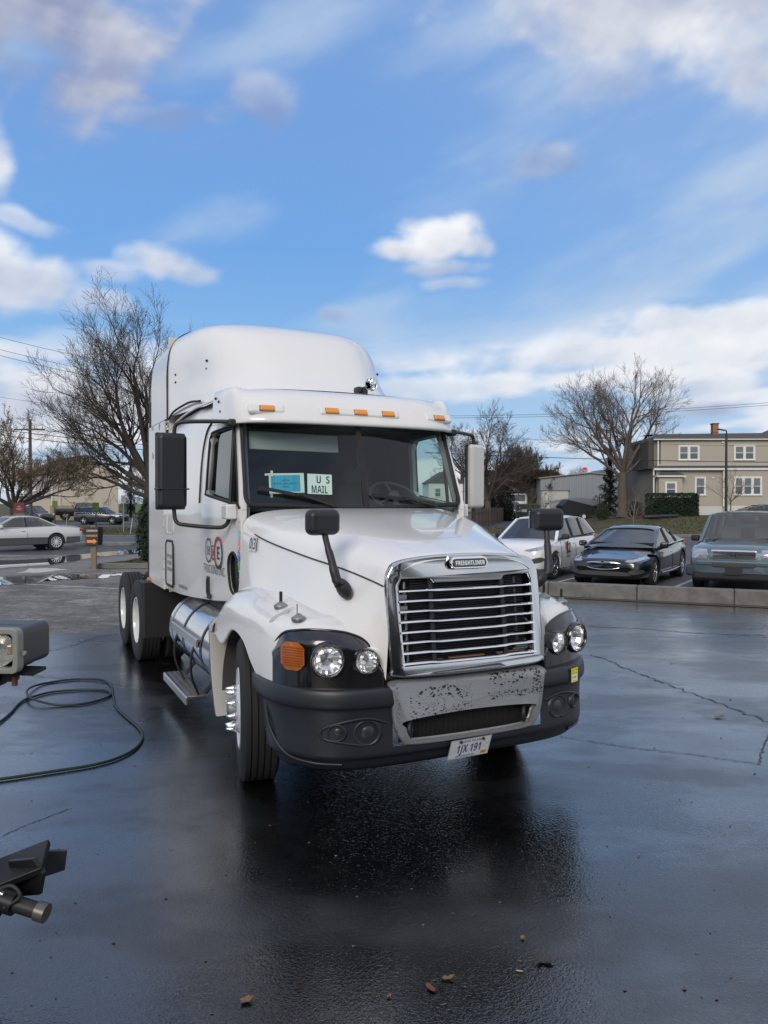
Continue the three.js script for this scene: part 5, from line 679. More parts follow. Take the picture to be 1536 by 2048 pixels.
// clapboard wall in the local xy plane facing +z: real overlapping courses
function clap(w, h, course = 0.12, gable = null) { const pos = [], n = Math.ceil(h / course); for (let k = 0; k < n; k++) { const y0 = k * course, y1 = Math.min(h, y0 + course); let a0 = -w / 2, b0 = w / 2, a1 = a0, b1 = b0; if (gable) { [a0, b0] = gable(y0); [a1, b1] = gable(y1); } const z0 = 0.02, z1 = 0.003; pos.push(a0, y0, z0, b0, y0, z0, b1, y1, z1, a0, y0, z0, b1, y1, z1, a1, y1, z1, a0, y0, 0, b0, y0, 0, b0, y0, z0, a0, y0, 0, b0, y0, z0, a0, y0, z0); } const g = new THREE.BufferGeometry(); g.setAttribute('position', new THREE.Float32BufferAttribute(pos, 3)); g.computeVertexNormals(); return g; }
function sashWindow(parent, x, y, z, w, h, n = 1, ry = 0) {   // n sashes side by side, centre x, sill y
  const win = new THREE.Group(); win.name = 'window'; win.position.set(x, y, z); win.rotation.y = ry; parent.add(win); const W = n * w + (n - 1) * 0.16;
  const fr = [box(W + 0.24, 0.12, 0.09, 0, h + 0.06, 0.02), box(W + 0.30, 0.10, 0.13, 0, -0.05, 0.03), box(0.12, h, 0.09, -W / 2 - 0.06, h / 2, 0.02), box(0.12, h, 0.09, W / 2 + 0.06, h / 2, 0.02)]; for (let k = 1; k < n; k++) fr.push(box(0.16, h, 0.085, -W / 2 + k * (w + 0.16) - 0.08, h / 2, 0.02));
  mesh('frame', fr, trimW, win);
  for (let k = 0; k < n; k++) { const cx = -W / 2 + w / 2 + k * (w + 0.16); mesh('sash', [box(w, 0.06, 0.05, cx, h / 2, 0.015), box(w, 0.05, 0.05, cx, 0.025, 0.01), box(w, 0.05, 0.05, cx, h - 0.025, 0.01), box(0.04, h, 0.04, cx - w / 2 + 0.02, h / 2, 0.01), box(0.04, h, 0.04, cx + w / 2 - 0.02, h / 2, 0.01)], trimW, win); mesh('pane', box(w - 0.06, h / 2 - 0.06, 0.01, cx, h * 0.25, -0.005), paneM, win); mesh('pane', box(w - 0.06, h / 2 - 0.06, 0.01, cx, h * 0.75, 0.004), paneM, win); mesh('blind', box(w - 0.06, h * 0.42, 0.008, cx, h * 0.76, 0.0125), std([0.16, 0.18, 0.185], 0.3), win); }
  return win;
}
{ // tan two-storey house on the right; local x to the right along the wall, z towards the street
  const h = thing('tan_house', 'tan clapboard two storey house with white trim and brick chimney', 'house', [24.0, 0.7, -68], -0.03);
  const W = 22, cx = W / 2, put = (n, g, m, x, y, z) => { const o = mesh(n, g, m, h); o.position.set(x, y, z); return o; };
  mesh('house_core', [box(W, 7.2, 9, cx, 3.6, -5.0)], std([0.2, 0.19, 0.16], 0.9), h);
  put('foundation', box(W + 0.06, 1.15, 0.1, 0, 0, 0), foundM, cx, 0.5, -0.04);
  put('lower_wall', clap(5.9, 3.4), sideTan, 2.95, 1.05, 0.02); put('lower_wall', clap(4.1, 3.4), sideTan, 7.85 + 0.05, 1.05, 0.32); put('lower_wall', clap(12.1, 3.4), sideTan, 16.0, 1.05, 0.02);
  put('bay_core', box(4.1, 4.4, 0.36, 0, 0, 0), sideTan, 7.9, 2.2, 0.125); put('bay_foundation', box(4.14, 1.1, 0.3, 0, 0, 0), foundM, 7.9, 0.5, 0.2);
  put('upper_wall', clap(W - 0.6, 2.35), sideTan, cx + 0.2, 4.6, -0.28);
  put('skirt_roof', skin([[[-W / 2 - 0.25, 4.62, -0.3], [W / 2, 4.62, -0.3]], [[-W / 2 - 0.35, 4.42, 0.42], [W / 2, 4.42, 0.42]], [[-W / 2 - 0.35, 4.34, 0.42], [W / 2, 4.34, 0.42]]], 0, 0, { linear: true }), roofM, cx, 0, 0);
  put('eave_trim', box(W + 0.5, 0.17, 0.06, 0, 0, 0), trimW, cx - 0.05, 4.27, 0.44); put('gutter', box(W + 0.3, 0.12, 0.1, 0, 0, 0), trimW, cx - 0.05, 6.92, 0.0);
  put('upper_trim', box(W - 0.4, 0.16, 0.05, 0, 0, 0), sideGrey, cx + 0.1, 4.68, -0.24);
  put('roof', skin([[[-W / 2 - 0.2, 6.95, 0.08], [W / 2, 6.95, 0.08]], [[-W / 2 - 0.1, 7.45, -1.0], [W / 2, 7.65, -1.0]], [[-W / 2 - 0.1, 7.6, -5], [W / 2, 8.0, -5]]], 0, 0, { linear: true }), roofM, cx, 0, 0);
  put('gable_roof', extrude(poly([[0, 0], [6, 2.6], [12, 0]]), 6, 0), roofM, 10.4, 7.3, -6.5);
  put('gambrel_side', box(0.6, 2.5, 5, 0, 0, 0), roofM, -0.15, 5.6, -3.2);
  for (const [x, y, ht] of [[0.25, 4.45, 2.6], [-0.22, 0.4, 4.0], [5.78, 1.0, 3.3], [9.98, 1.0, 3.3]]) put('corner_board', box(0.11, ht, 0.09, 0, 0, 0), trimW, x, y + ht / 2, y > 4 ? -0.22 : x > 5 ? 0.3 : 0.08);
  for (const x of [2.95, 7.8, 13.2]) { sashWindow(h, x, 5.15, -0.25, 0.72, 1.15, 2); }
  sashWindow(h, 3.85, 2.05, 0.04, 0.72, 1.45); sashWindow(h, 7.85, 2.05, 0.35, 0.62, 1.45, 3); sashWindow(h, 11.3, 2.05, 0.04, 0.62, 1.45, 2); sashWindow(h, 15.3, 2.05, 0.04, 0.7, 1.45, 2);
  // bay with its own little roof
  put('bay', box(2.0, 3.3, 0.8, 0, 0, 0), sideTan, 1.05, 2.0, 0.32); put('bay_siding', clap(2.0, 2.5), sideTan, 1.05, 1.05, 0.73);
  sashWindow(h, 1.05, 1.95, 0.76, 0.78, 1.1);
  put('bay_roof', skin([[[-0.5, 4.15, 0], [0.5, 4.15, 0]], [[-1.25, 3.72, 0.95], [1.25, 3.72, 0.95]]], 0, 0, { linear: true }), roofM, 1.05, 0, 0.05); put('bay_roof_side', skin([[[0.5, 4.15, 0], [1.25, 3.72, 0.95]], [[0.6, 4.0, -0.2], [1.3, 3.72, 0.0]]], 0, 0, { linear: true }), roofM, 1.05, 0, 0.05);
  put('bay_eave', box(2.5, 0.13, 0.95, 0, 0, 0), trimW, 1.05, 3.64, 0.5);
  sashWindow(h, 9.2, 0.25, 0.38, 0.9, 0.62);
  const ch = put('chimney', box(0.5, 1.1, 0.5, 0, 0, 0), brickM, 5.45, 7.75, -0.9); for (let k = 0; k < 8; k++) for (let i = 0; i < 2; i++) { const b = mesh('brick', box(0.235, 0.075, 0.03, -0.125 + i * 0.25 + (k % 2 ? 0.03 : -0.03) * 0, -0.1 + k * 0.085, 0.255), std([0.30 + 0.1 * hash2(k, i), 0.15 + 0.04 * hash2(k, i, 2), 0.09], 0.9), ch); } mesh('cap', box(0.6, 0.1, 0.6, 0, 0.6, 0), std([0.08, 0.08, 0.08], 0.8), ch);
  for (const [x, y, z] of [[4.95, 3.5, 0.06], [5.9, 6.65, -0.22]]) put('wall_lamp', box(0.22, 0.12, 0.14, 0, 0, 0, 0, 0, 0, 0.03), trimW, x, y, z);
  put('steps', extrude(poly([[-0.9, 0], [0.9, 0], [0.9, 0.75], [0.6, 0.75]]), 0.8), std([0.12, 0.03, 0.026], 0.8), -1.0, 0.0, 0.2); put('porch_bracket', beam([0, 4.0, 0], [-1.0, 3.9, 0], 0.06, 0.08), sillDark, 0, -0.3, 0.2);
  put('flower_bed', box(12, 0.12, 1.4, 0, 0, 0, 0, 0, 0, 0.05), std([0.10, 0.055, 0.04], 0.95), 9, 0.06, 1.0);
}
{ // grey corrugated shed
  const h = thing('metal_shed', 'grey corrugated metal shed with low gable and white garage door', 'shed', [19.4, 0.35, -96], 0.02);
  const W = 12.6, eave = 4.7, apex = 5.35, pos = []; for (let x = 0; x < W; x += 0.3) { const top = a => lerp(eave, apex, 1 - Math.abs(a - W / 2) / (W / 2)); const seg = (a, za, b, zb) => pos.push(a, 0, za, b, 0, zb, b, top(b), zb, a, 0, za, b, top(b), zb, a, top(a), za); seg(x, 0, x + 0.10, 0); seg(x + 0.10, 0, x + 0.14, 0.07); seg(x + 0.14, 0.07, x + 0.26, 0.07); seg(x + 0.26, 0.07, x + 0.3, 0); }
  const g = new THREE.BufferGeometry(); g.setAttribute('position', new THREE.Float32BufferAttribute(pos, 3)); g.computeVertexNormals(); mesh('corrugated_wall', g, std([0.30, 0.33, 0.36], 0.5, 0.2), h);
  mesh('roof', [beam([-0.2, eave + 0.05, -4], [W / 2, apex + 0.08, -4], 8.6, 0.12), beam([W / 2, apex + 0.08, -4], [W + 0.2, eave + 0.05, -4], 8.6, 0.12)], std([0.30, 0.25, 0.21], 0.6), h);
  mesh('side_wall', box(0.1, eave, 8, 0.05, eave / 2, -4), std([0.26, 0.28, 0.30], 0.6), h);
  const gd = mesh('garage_door', box(3.3, 3.1, 0.12, 1.9, 1.55, 0.1), std([0.46, 0.46, 0.43], 0.7), h); for (let k = 1; k < 5; k++) mesh('door_panel', box(3.2, 0.56, 0.05, 1.9, k * 0.62 - 0.31, 0.17, 0, 0, 0, 0.015), std([0.48, 0.48, 0.45], 0.7), gd); for (const x of [0.9, 2.9]) mesh('door_window', box(0.55, 0.13, 0.02, x, 1.6, 0.2), paneM, gd);
  mesh('door_lintel', box(3.7, 0.14, 0.16, 1.9, 3.2, 0.1), std([0.16, 0.15, 0.14], 0.7), h);
  mesh('annex', [box(6, 4.0, 5, 15.6, 2.0, -3.5), box(6.2, 0.2, 5.2, 15.6, 4.1, -3.5)], std([0.33, 0.33, 0.32], 0.8), h);
}
{ // cream gable house on the left: local +x end is the gable
  const h = thing('cream_house', 'cream gable house with dark roof and white garage door', 'house', [-40.3, 0.0, -93.5], -53 * Math.PI / 180);
  const D = 8, L = 15, e = 5.7, a = 7.9; const put = (n, g, m, x, y, z, ry = 0) => { const o = mesh(n, g, m, h); o.position.set(x, y, z); o.rotation.y = ry; return o; };
  put('house_core', box(L - 0.1, e - 0.1, D - 0.1, 0, 0, 0), sideGrey, -L / 2, e / 2, -D / 2);
  put('gable_wall', clap(D, a, 0.16, y => y < e ? [-D / 2, D / 2] : [-D / 2 * (a - y) / (a - e), D / 2 * (a - y) / (a - e)]), sideCream, 0, 0, -D / 2, Math.PI / 2);
  put('front_wall', clap(L, e, 0.16), sideGrey, -L / 2, 0, 0);
  put('roof', [beam([-L / 2, e - 0.12, 0.35], [-L / 2, a + 0.05, -D / 2], L + 0.5, 0.14), beam([-L / 2, a + 0.05, -D / 2], [-L / 2, e - 0.12, -D - 0.35], L + 0.5, 0.14)], roofM, 0, 0, 0);
  put('rake_board', [beam([0.2, e, 0.2], [0.2, a + 0.02, -D / 2], 0.06, 0.22), beam([0.2, a + 0.02, -D / 2], [0.2, e, -D - 0.2], 0.06, 0.22)], trimW, 0, 0, 0); put('corner_board', box(0.16, e, 0.16, 0, 0, 0), trimW, 0.02, e / 2, 0.02);
  put('garage_block', box(9, 2.75, 2.2, 0, 0, 0), sideCream, -4.7, 1.37, 1.1); put('garage_roof', box(9.4, 0.14, 2.7, 0, 0, 0), roofM, -4.7, 2.8, 1.25);
  const gd = put('garage_door', box(4.2, 2.2, 0.08, 0, 0, 0), trimW, -2.9, 1.1, 2.24); for (let k = 0; k < 4; k++) mesh('door_panel', box(4.0, 0.48, 0.04, 0, -0.8 + k * 0.53, 0.05, 0, 0, 0, 0.015), trimW, gd);
  sashWindow(h, -4.2, 3.6, 0.05, 0.75, 1.2, 2); sashWindow(h, -8.6, 3.6, 0.05, 0.75, 1.2, 2); sashWindow(h, -7.6, 0.8, 2.24, 0.8, 1.2);
  put('front_door', box(0.95, 2.05, 0.07, 0, 0, 0), std([0.14, 0.05, 0.04], 0.7), -6.2, 1.02, 2.24);
  put('downspout', box(0.09, e, 0.09, 0, 0, 0), trimW, 0.08, e / 2, -0.9);
}
{ // background buildings
  const b1 = thing('white_house', 'white house end wall far behind the bare tree and mirror', 'house', [9.0, 0.3, -112], 0.1); mesh('wall', box(5, 4.6, 6, 0, 2.3, -3), trimW, b1); mesh('roof', extrude(poly([[-2.8, 4.6], [0, 6.4], [2.8, 4.6]]), 6.4).translate(0, 0, -6.2), roofM, b1); sashWindow(b1, -1.2, 2.6, 0.05, 0.8, 1.2); sashWindow(b1, 1.2, 2.6, 0.05, 0.8, 1.2);
  const b2 = thing('dark_roof_building', 'long low building with dark flat roof behind the metal shed', 'building', [22, 0.5, -135]); mesh('wall', box(15, 5.2, 8, 0, 2.6, -4), std([0.25, 0.24, 0.23], 0.9), b2); mesh('roof', box(15.6, 2.1, 8.4, 0, 6.2, -4), std([0.035, 0.035, 0.04], 0.9), b2); for (const [x, m] of [[1.5, 0.9], [3.4, 0.6], [2.2, 1.4]]) mesh('roof_vent', box(0.5, m, 0.5, x, 5.3 + m / 2, 0.6), trimW, b2);
  const b3 = thing('far_house', 'grey far house between the metal shed and tan house', 'house', [40, 0.5, -140]); mesh('wall', box(9, 5, 8, 0, 2.5, -4), sideGrey, b3); mesh('roof', extrude(poly([[-5, 5], [0, 7.6], [5, 5]]), 8.4).translate(0, 0, -8.2), std([0.13, 0.13, 0.14], 0.9), b3); sashWindow(b3, 1.5, 3, 0.05, 0.9, 1.3);
}
{ // plank fence by the far driveway
  const f = thing('plank_fence', 'weathered brown plank fence along the far driveway', 'fence', [0, 0, 0]); const R = rng(8);
  for (let k = 0; k < 44; k++) { const t = k / 43, x = lerp(6.6, 14.2, t), d = lerp(58, 86, t); mesh('plank', box(0.36, 1.5 + R() * 0.08, 0.04, x, 0.78, -d, 0, 1.2, 0), [std([0.13, 0.085, 0.065], 0.9), std([0.17, 0.12, 0.09], 0.9), std([0.10, 0.07, 0.055], 0.9)][k % 3], f); }
  mesh('rail', beam([6.6, 1.2, -58], [14.2, 1.2, -86], 0.06, 0.1), barkM, f); mesh('rail', beam([6.6, 0.4, -58], [14.2, 0.4, -86], 0.06, 0.1), barkM, f);
  const f2 = thing('wooden_fence', 'tan wooden fence panel beside the black pickup', 'fence', [-37, 0, -90]); for (let k = 0; k < 14; k++) mesh('plank', box(0.26, 1.7, 0.04, -1.9 + k * 0.28, 0.85, 0), [std([0.32, 0.24, 0.14], 0.9), std([0.27, 0.2, 0.12], 0.9)][k % 2], f2); mesh('rail', box(4, 0.1, 0.05, 0, 1.3, -0.045), barkM, f2);
}
{ // the car wash behind the photographer, mirrored in chrome and paint
  const h = thing('car_wash_building', 'brown brick car wash with open bays behind the photographer', 'building', [0, 0, 9]); const br = std([0.06, 0.045, 0.04], 0.9);
  for (const x of [-13, -7.8, -2.6, 2.6, 7.8, 13]) mesh('pier', box(0.9, 4.2, 0.6, x, 2.1, 0), br, h); mesh('fascia', box(27, 1.3, 0.7, 0, 4.8, 0), std([0.10, 0.09, 0.085], 0.7), h); mesh('trim_band', box(27.1, 0.35, 0.74, 0, 4.1, 0), std([0.35, 0.03, 0.035], 0.6), h); mesh('back_wall', box(27, 4.2, 0.3, 0, 2.1, 9), br, h); mesh('roof', box(27, 0.3, 9.6, 0, 5.3, 4.6), roofM, h); for (const s of [-1, 1]) mesh('side_wall', box(0.3, 4.2, 8.6, s * 13.3, 2.1, 4.5), br, h); mesh('bay_floor', box(26.3, 0.04, 8.6, 0, 0.02, 4.6), asphaltDry, h);
}
// ------------------------------------------------------------------ parked vehicles (local: +z forward, +x the car's left)
const headM = phys([0.55, 0.57, 0.58], { roughness: 0.12, clearcoat: 1, metalness: 0.4 }), carGlass = phys([0.36, 0.40, 0.40], { transmission: 1, thickness: 0, roughness: 0, ior: 1.9 }), seatLight = std([0.16, 0.16, 0.16], 0.9);
const linerM = std([0.07, 0.07, 0.07], 0.85);
function bodyLoft(sp) {   // sp.top: [z, centre height, shoulder height, half width, underside]
  const rows = sp.top.map(([z, yt, ys, w, yb]) => { const h = [[0, yb], [w * 0.8, yb], [w * 0.95, yb + 0.05], [w * 0.99, yb + 0.2], [w, lerp(yb, ys, 0.55)], [w * 0.985, ys - 0.1], [w * 0.94, ys - 0.015], [w * 0.8, lerp(ys, yt, 0.55)], [w * 0.4, lerp(ys, yt, 0.92)], [0, yt]].map(([x, y]) => [x, y, z]); return [...h, ...h.slice(1, -1).reverse().map(p => [-p[0], p[1], p[2]])]; });
  const n = sp.top.length, cols = rows[0].length, fine = rows.map(r => r); const out = []; const nv = (n - 1) * 4; const colS = []; for (let i = 0; i < cols; i++) colS.push(spline(fine.map(r => r[i]), nv)); for (let j = 0; j <= nv; j++) out.push(colS.map(c => c[j]));
  const g = flip(skin(out, 0, 0, { closed: true, cap: true, linear: true })); g.computeVertexNormals(); return g;
}
function makeCar(name, label, group, sp, [x, y, z], turn) {
  const c = thing(name, label, sp.cat ?? 'car', [x, y, z], turn, group), W = sp.w, P = sp.paint, R = sp.wr, wz = [sp.wb / 2 + (sp.off ?? 0), -sp.wb / 2 + (sp.off ?? 0)];
  const arches = wz.flatMap(q => [cyl(R + 0.055, R + 0.055, 0.6, 28, W - 0.12, R + 0.01, q, 'x'), cyl(R + 0.055, R + 0.055, 0.6, 28, -(W - 0.12), R + 0.01, q, 'x')]);
  mesh('body', toCreasedNormals(cut(bodyLoft(sp), ...arches), 0.6), P, c);
  
  for (const q of wz) for (const s of [-1, 1]) {
    const w = new THREE.Group(); w.name = 'wheel'; w.position.set(s * (W - 0.125), R, q); c.add(w);
    mesh('arch_liner', cyl(R + 0.05, R + 0.05, 0.02, 24, -s * 0.16, 0.01, 0, 'x'), linerM, w);
    const tp = [[R * 0.66, -0.1], [R * 0.8, -0.115], [R * 0.96, -0.105], [R, -0.08], [R, 0.08], [R * 0.96, 0.105], [R * 0.8, 0.115], [R * 0.66, 0.1]];
    mesh('tyre', lathe(tp, 36, 'x'), M.rubber, w);
    const sk = []; const n = sp.spokes ?? 10; for (let k = 0; k < n; k++) { const a = k / n * 6.283; sk.push(box(0.03, R * 0.5, R * (n > 8 ? 0.1 : 0.2), 0, R * 0.36, 0, 0, 0, 0, 0.008).rotateX(a)); }
    mesh('rim', [...sk.map(g => g.translate(s * 0.09, 0, 0)), lathe([[R * 0.58, -0.08], [R * 0.62, 0.095], [R * 0.67, 0.105], [R * 0.68, 0.09]], 36, 'x').scale(s, 1, 1), cyl(R * 0.14, R * 0.12, 0.05, 16, s * 0.09, 0, 0, 'x')], sp.rim ?? M.alloy, w);
    mesh('brake_disc', cyl(R * 0.6, R * 0.6, 0.02, 24, s * 0.02, 0, 0, 'x'), std([0.05, 0.05, 0.05], 0.5, 0.5), w);
  }
  // lamps and openings cut from the body's own surface
  c.userData.fit = (nm, pts, mat, z0, z1, both = true, parent = c) => { const big = bodyLoft(sp).scale(1.007, 1.003, 1.004); for (const s of both ? [-1, 1] : [1]) { const g = meet(big, extrude(poly(spline(pts.map(q => [s * q[0], q[1], 0]), pts.length * 4, true)), z1 - z0).translate(0, 0, z0)); mesh(nm, toCreasedNormals(g, 0.5), mat, parent); } };
  // glasshouse
  const [za, zb, zc, zd] = sp.gh, yb = sp.belt, yr = sp.h, wb = sp.gw ?? W * 0.9, wr = sp.gr ?? W * 0.68, ybr = sp.beltR ?? yb + 0.04;
  const roofRow = (t) => { const zz = lerp(zb, zc, t), yy = yr - 0.05 * Math.pow(Math.abs(t - 0.45) * 2, 2) * (sp.arc ?? 1), o = []; for (let i = 0; i <= 12; i++) { const u = i / 6 - 1; o.push([u * wr, yy - 0.045 * Math.pow(Math.abs(u), 2.5) - (Math.abs(u) > 0.95 ? 0.03 : 0), zz]); } return o; };
  const rr = [0, 0.15, 0.35, 0.6, 0.85, 1].map(roofRow), yA = roofRow(0)[0][1], yC = roofRow(1)[0][1];
  mesh('roof', shellPatch(rr, p => [p[0] * 0.97, p[1] - 0.05, p[2]]), sp.roof ?? P, c);
  const glassGrid = (A, B, C, D, bow) => { const r = []; for (let j = 0; j <= 6; j++) { const t = j / 6, row = []; for (let i = 0; i <= 10; i++) { const u = i / 10, a = A.map((v, k) => lerp(v, B[k], u)), b = C.map((v, k) => lerp(v, D[k], u)); const p = a.map((v, k) => lerp(v, b[k], t)); p[2] += bow * (1 - Math.pow(2 * u - 1, 2)) * (1 - 0.4 * t); p[1] += 0.03 * (1 - Math.pow(2 * u - 1, 2)) * t; row.push(p); } r.push(row); } return skin(r, 0, 0, { linear: true }); };
  const G = sp.glass ?? carGlass;
  mesh('windshield', glassGrid([-wb * 0.97, yb, za], [wb * 0.97, yb, za], [-wr * 0.97, yA, zb], [wr * 0.97, yA, zb], 0.14), G, c);
  mesh('rear_window', glassGrid([-wb * 0.93, ybr, zd], [wb * 0.93, ybr, zd], [-wr * 0.95, yC, zc], [wr * 0.95, yC, zc], -0.08), G, c);
  for (const s of [-1, 1]) {
    const at = (zz, up) => { const tb = (zz - za) / (zd - za); if (!up) return [s * (wb - 0.02), lerp(yb, ybr, tb), zz]; const t = Math.min(1, Math.max(0, (zz - zb) / (zc - zb))); const ry = yr - 0.05 * Math.pow(Math.abs(t - 0.45) * 2, 2) * (sp.arc ?? 1) - 0.075; return [s * (wr - 0.005), ry, zz]; };
    const bs = sp.pillars, edges = [[za - 0.10, zb - 0.06], ...bs.map(b => [b, b]), [zd + 0.10, zc + 0.08]];
    for (let k = 0; k < edges.length - 1; k++) { const [b0, t0] = edges[k], [b1, t1] = edges[k + 1]; mesh('side_window', glassGrid(at(b0, 0), at(b1, 0), at(t0, 1), at(t1, 1), 0), G, c); }
    mesh('pillar', beam([s * wb * 0.985, yb - 0.03, za + 0.02], [s * (wr - 0.01), yA - 0.01, zb], 0.075, 0.06), sp.pill ?? P, c);
    mesh('pillar', beam([s * wb * 0.955, ybr - 0.06, zd + 0.05], [s * (wr - 0.03), yC - 0.03, zc + 0.03], 0.05, sp.cp ?? 0.14), sp.cpP ?? P, c);
    for (const b of bs) mesh('pillar', beam(at(b, 0), at(b, 1), 0.03, 0.07), M.black, c);
    mesh('window_trim', tube([at(za - 0.06, 0), ...bs.map(b => at(b, 0)), at(zd + 0.06, 0)].map(p => [p[0] + s * 0.015, p[1] - 0.005, p[2]]), 0.014, 20, 5), sp.trim ?? M.black, c);
    const m = mesh('side_mirror', box(0.2, 0.15, 0.13, s * (W + 0.05), yb + 0.06, za - 0.28, 0, s * 0.15, 0, 0.05, 3), sp.mir ?? P, c); mesh('mirror_arm', beam([s * (W - 0.1), yb, za - 0.28], [s * W, yb + 0.04, za - 0.28], 0.05, 0.05), M.black, m);
    for (const b of bs.slice(0, 2)) { mesh('door_handle', box(0.03, 0.035, 0.17, s * (W * 0.985 + 0.004), yb - 0.14, b + 0.16, 0, 0, 0, 0.012), sp.hnd ?? P, c); }
    for (const zz of [za - 0.12, ...bs]) mesh('door_seam', tube([[s * (W * 0.95 + 0.0), yb - 0.03, zz], [s * (W * 0.999), yb - 0.25, zz], [s * (W * 1.003), 0.5, zz - 0.01], [s * (W * 0.985), 0.32, zz - 0.02]], 0.006, 10, 4), M.darkVoid, c);
    for (const [q, lampM, nm] of [[sp.head, headM, 'headlight'], [sp.tail, M.red, 'tail_light']]) { if (!q) continue; const [lx, ly, lz, sx, sy, sz, yaw = 0, roll = 0] = q; mesh(nm, (sp.boxy && nm === 'headlight' ? new RoundedBoxGeometry(sx * 2, sy * 2, sz * 2, 3, 0.05) : new THREE.SphereGeometry(1, 20, 14).scale(sx, sy, sz)).rotateZ(s * roll).rotateY(s * yaw).translate(s * lx, ly, lz), lampM, c); }
  }
  mesh('cabin', [box(wb * 1.8, 0.06, za - zd - 0.3, 0, Math.max(yb, ybr) - 0.02, (za + zd) / 2)], std([0.02, 0.02, 0.022], 0.9), c);
  for (const s of [-1, 1]) { const zs = lerp(za, zd, 0.42); const st = mesh('seat', [box(0.46, 0.42, 0.14, s * 0.38, yb + 0.1, zs, -0.15, 0, 0, 0.06, 3)], sp.seat ?? M.seat, c); mesh('headrest', box(0.24, 0.16, 0.09, s * 0.38, yb + 0.38, zs - 0.08, 0, 0, 0, 0.04, 3), sp.seat ?? M.seat, st); }
  mesh('rear_seat', box(wb * 1.5, 0.36, 0.16, 0, yb + 0.08, lerp(za, zd, 0.72), -0.2, 0, 0, 0.06, 3), sp.seat ?? M.seat, c);
  const fit = c.userData.fit; delete c.userData.fit; for (const f of sp.fits ?? []) fit(...f);
  if (sp.plateY) mesh('license_plate', box(0.31, 0.155, 0.01, 0, sp.plateY, sp.top[0][0] * 1 + 0.02), std([0.6, 0.62, 0.62], 0.4), c);
  return c;
}
const lampM2 = phys([0.42, 0.44, 0.46], { roughness: 0.08, metalness: 0.6, clearcoat: 1 }), lampDark = phys([0.10, 0.11, 0.12], { roughness: 0.1, metalness: 0.5, clearcoat: 1 });
const sedanTop = (L, w, hood, cowl, deck, yb = 0.2) => [[L / 2, 0.58, 0.52, w * 0.66, 0.30], [L / 2 - 0.06, 0.68, 0.62, w * 0.8, 0.24], [L / 2 - 0.3, hood - 0.05, hood - 0.13, w * 0.93, 0.2], [L / 2 - 0.9, hood + 0.03, hood - 0.06, w, yb], [L / 2 - 1.5, cowl, cowl - 0.07, w, yb], [0, cowl + 0.01, cowl - 0.02, w, yb], [-L / 2 + 1.2, deck, deck - 0.03, w, yb], [-L / 2 + 0.45, deck, deck - 0.08, w * 0.97, yb + 0.03], [-L / 2 + 0.08, deck - 0.06, deck - 0.14, w * 0.86, 0.3], [-L / 2, deck - 0.2, deck - 0.26, w * 0.76, 0.38]];
const suvTop = (L, w, hood, belt, yb = 0.24) => [[L / 2, 0.74, 0.66, w * 0.7, 0.36], [L / 2 - 0.06, hood - 0.14, hood - 0.22, w * 0.84, 0.3], [L / 2 - 0.25, hood - 0.03, hood - 0.11, w * 0.94, 0.26], [L / 2 - 0.8, hood + 0.03, hood - 0.05, w, yb], [L / 2 - 1.35, belt, belt - 0.06, w, yb], [0, belt + 0.01, belt - 0.01, w, yb], [-L / 2 + 0.7, belt + 0.02, belt, w * 0.99, yb], [-L / 2 + 0.15, belt + 0.02, belt - 0.02, w * 0.94, 0.3], [-L / 2, belt - 0.06, belt - 0.1, w * 0.86, 0.38]];
const blackPaint = paint([0.006, 0.006, 0.007], 0.25), tealPaint = paint([0.10, 0.142, 0.168], 0.3, { metalness: 0.35 }), silverPaint = paint([0.62, 0.62, 0.60], 0.3, { metalness: 0.25 }), navyPaint = paint([0.010, 0.018, 0.032], 0.25), greyPaint = paint([0.07, 0.075, 0.08], 0.3, { metalness: 0.4 });
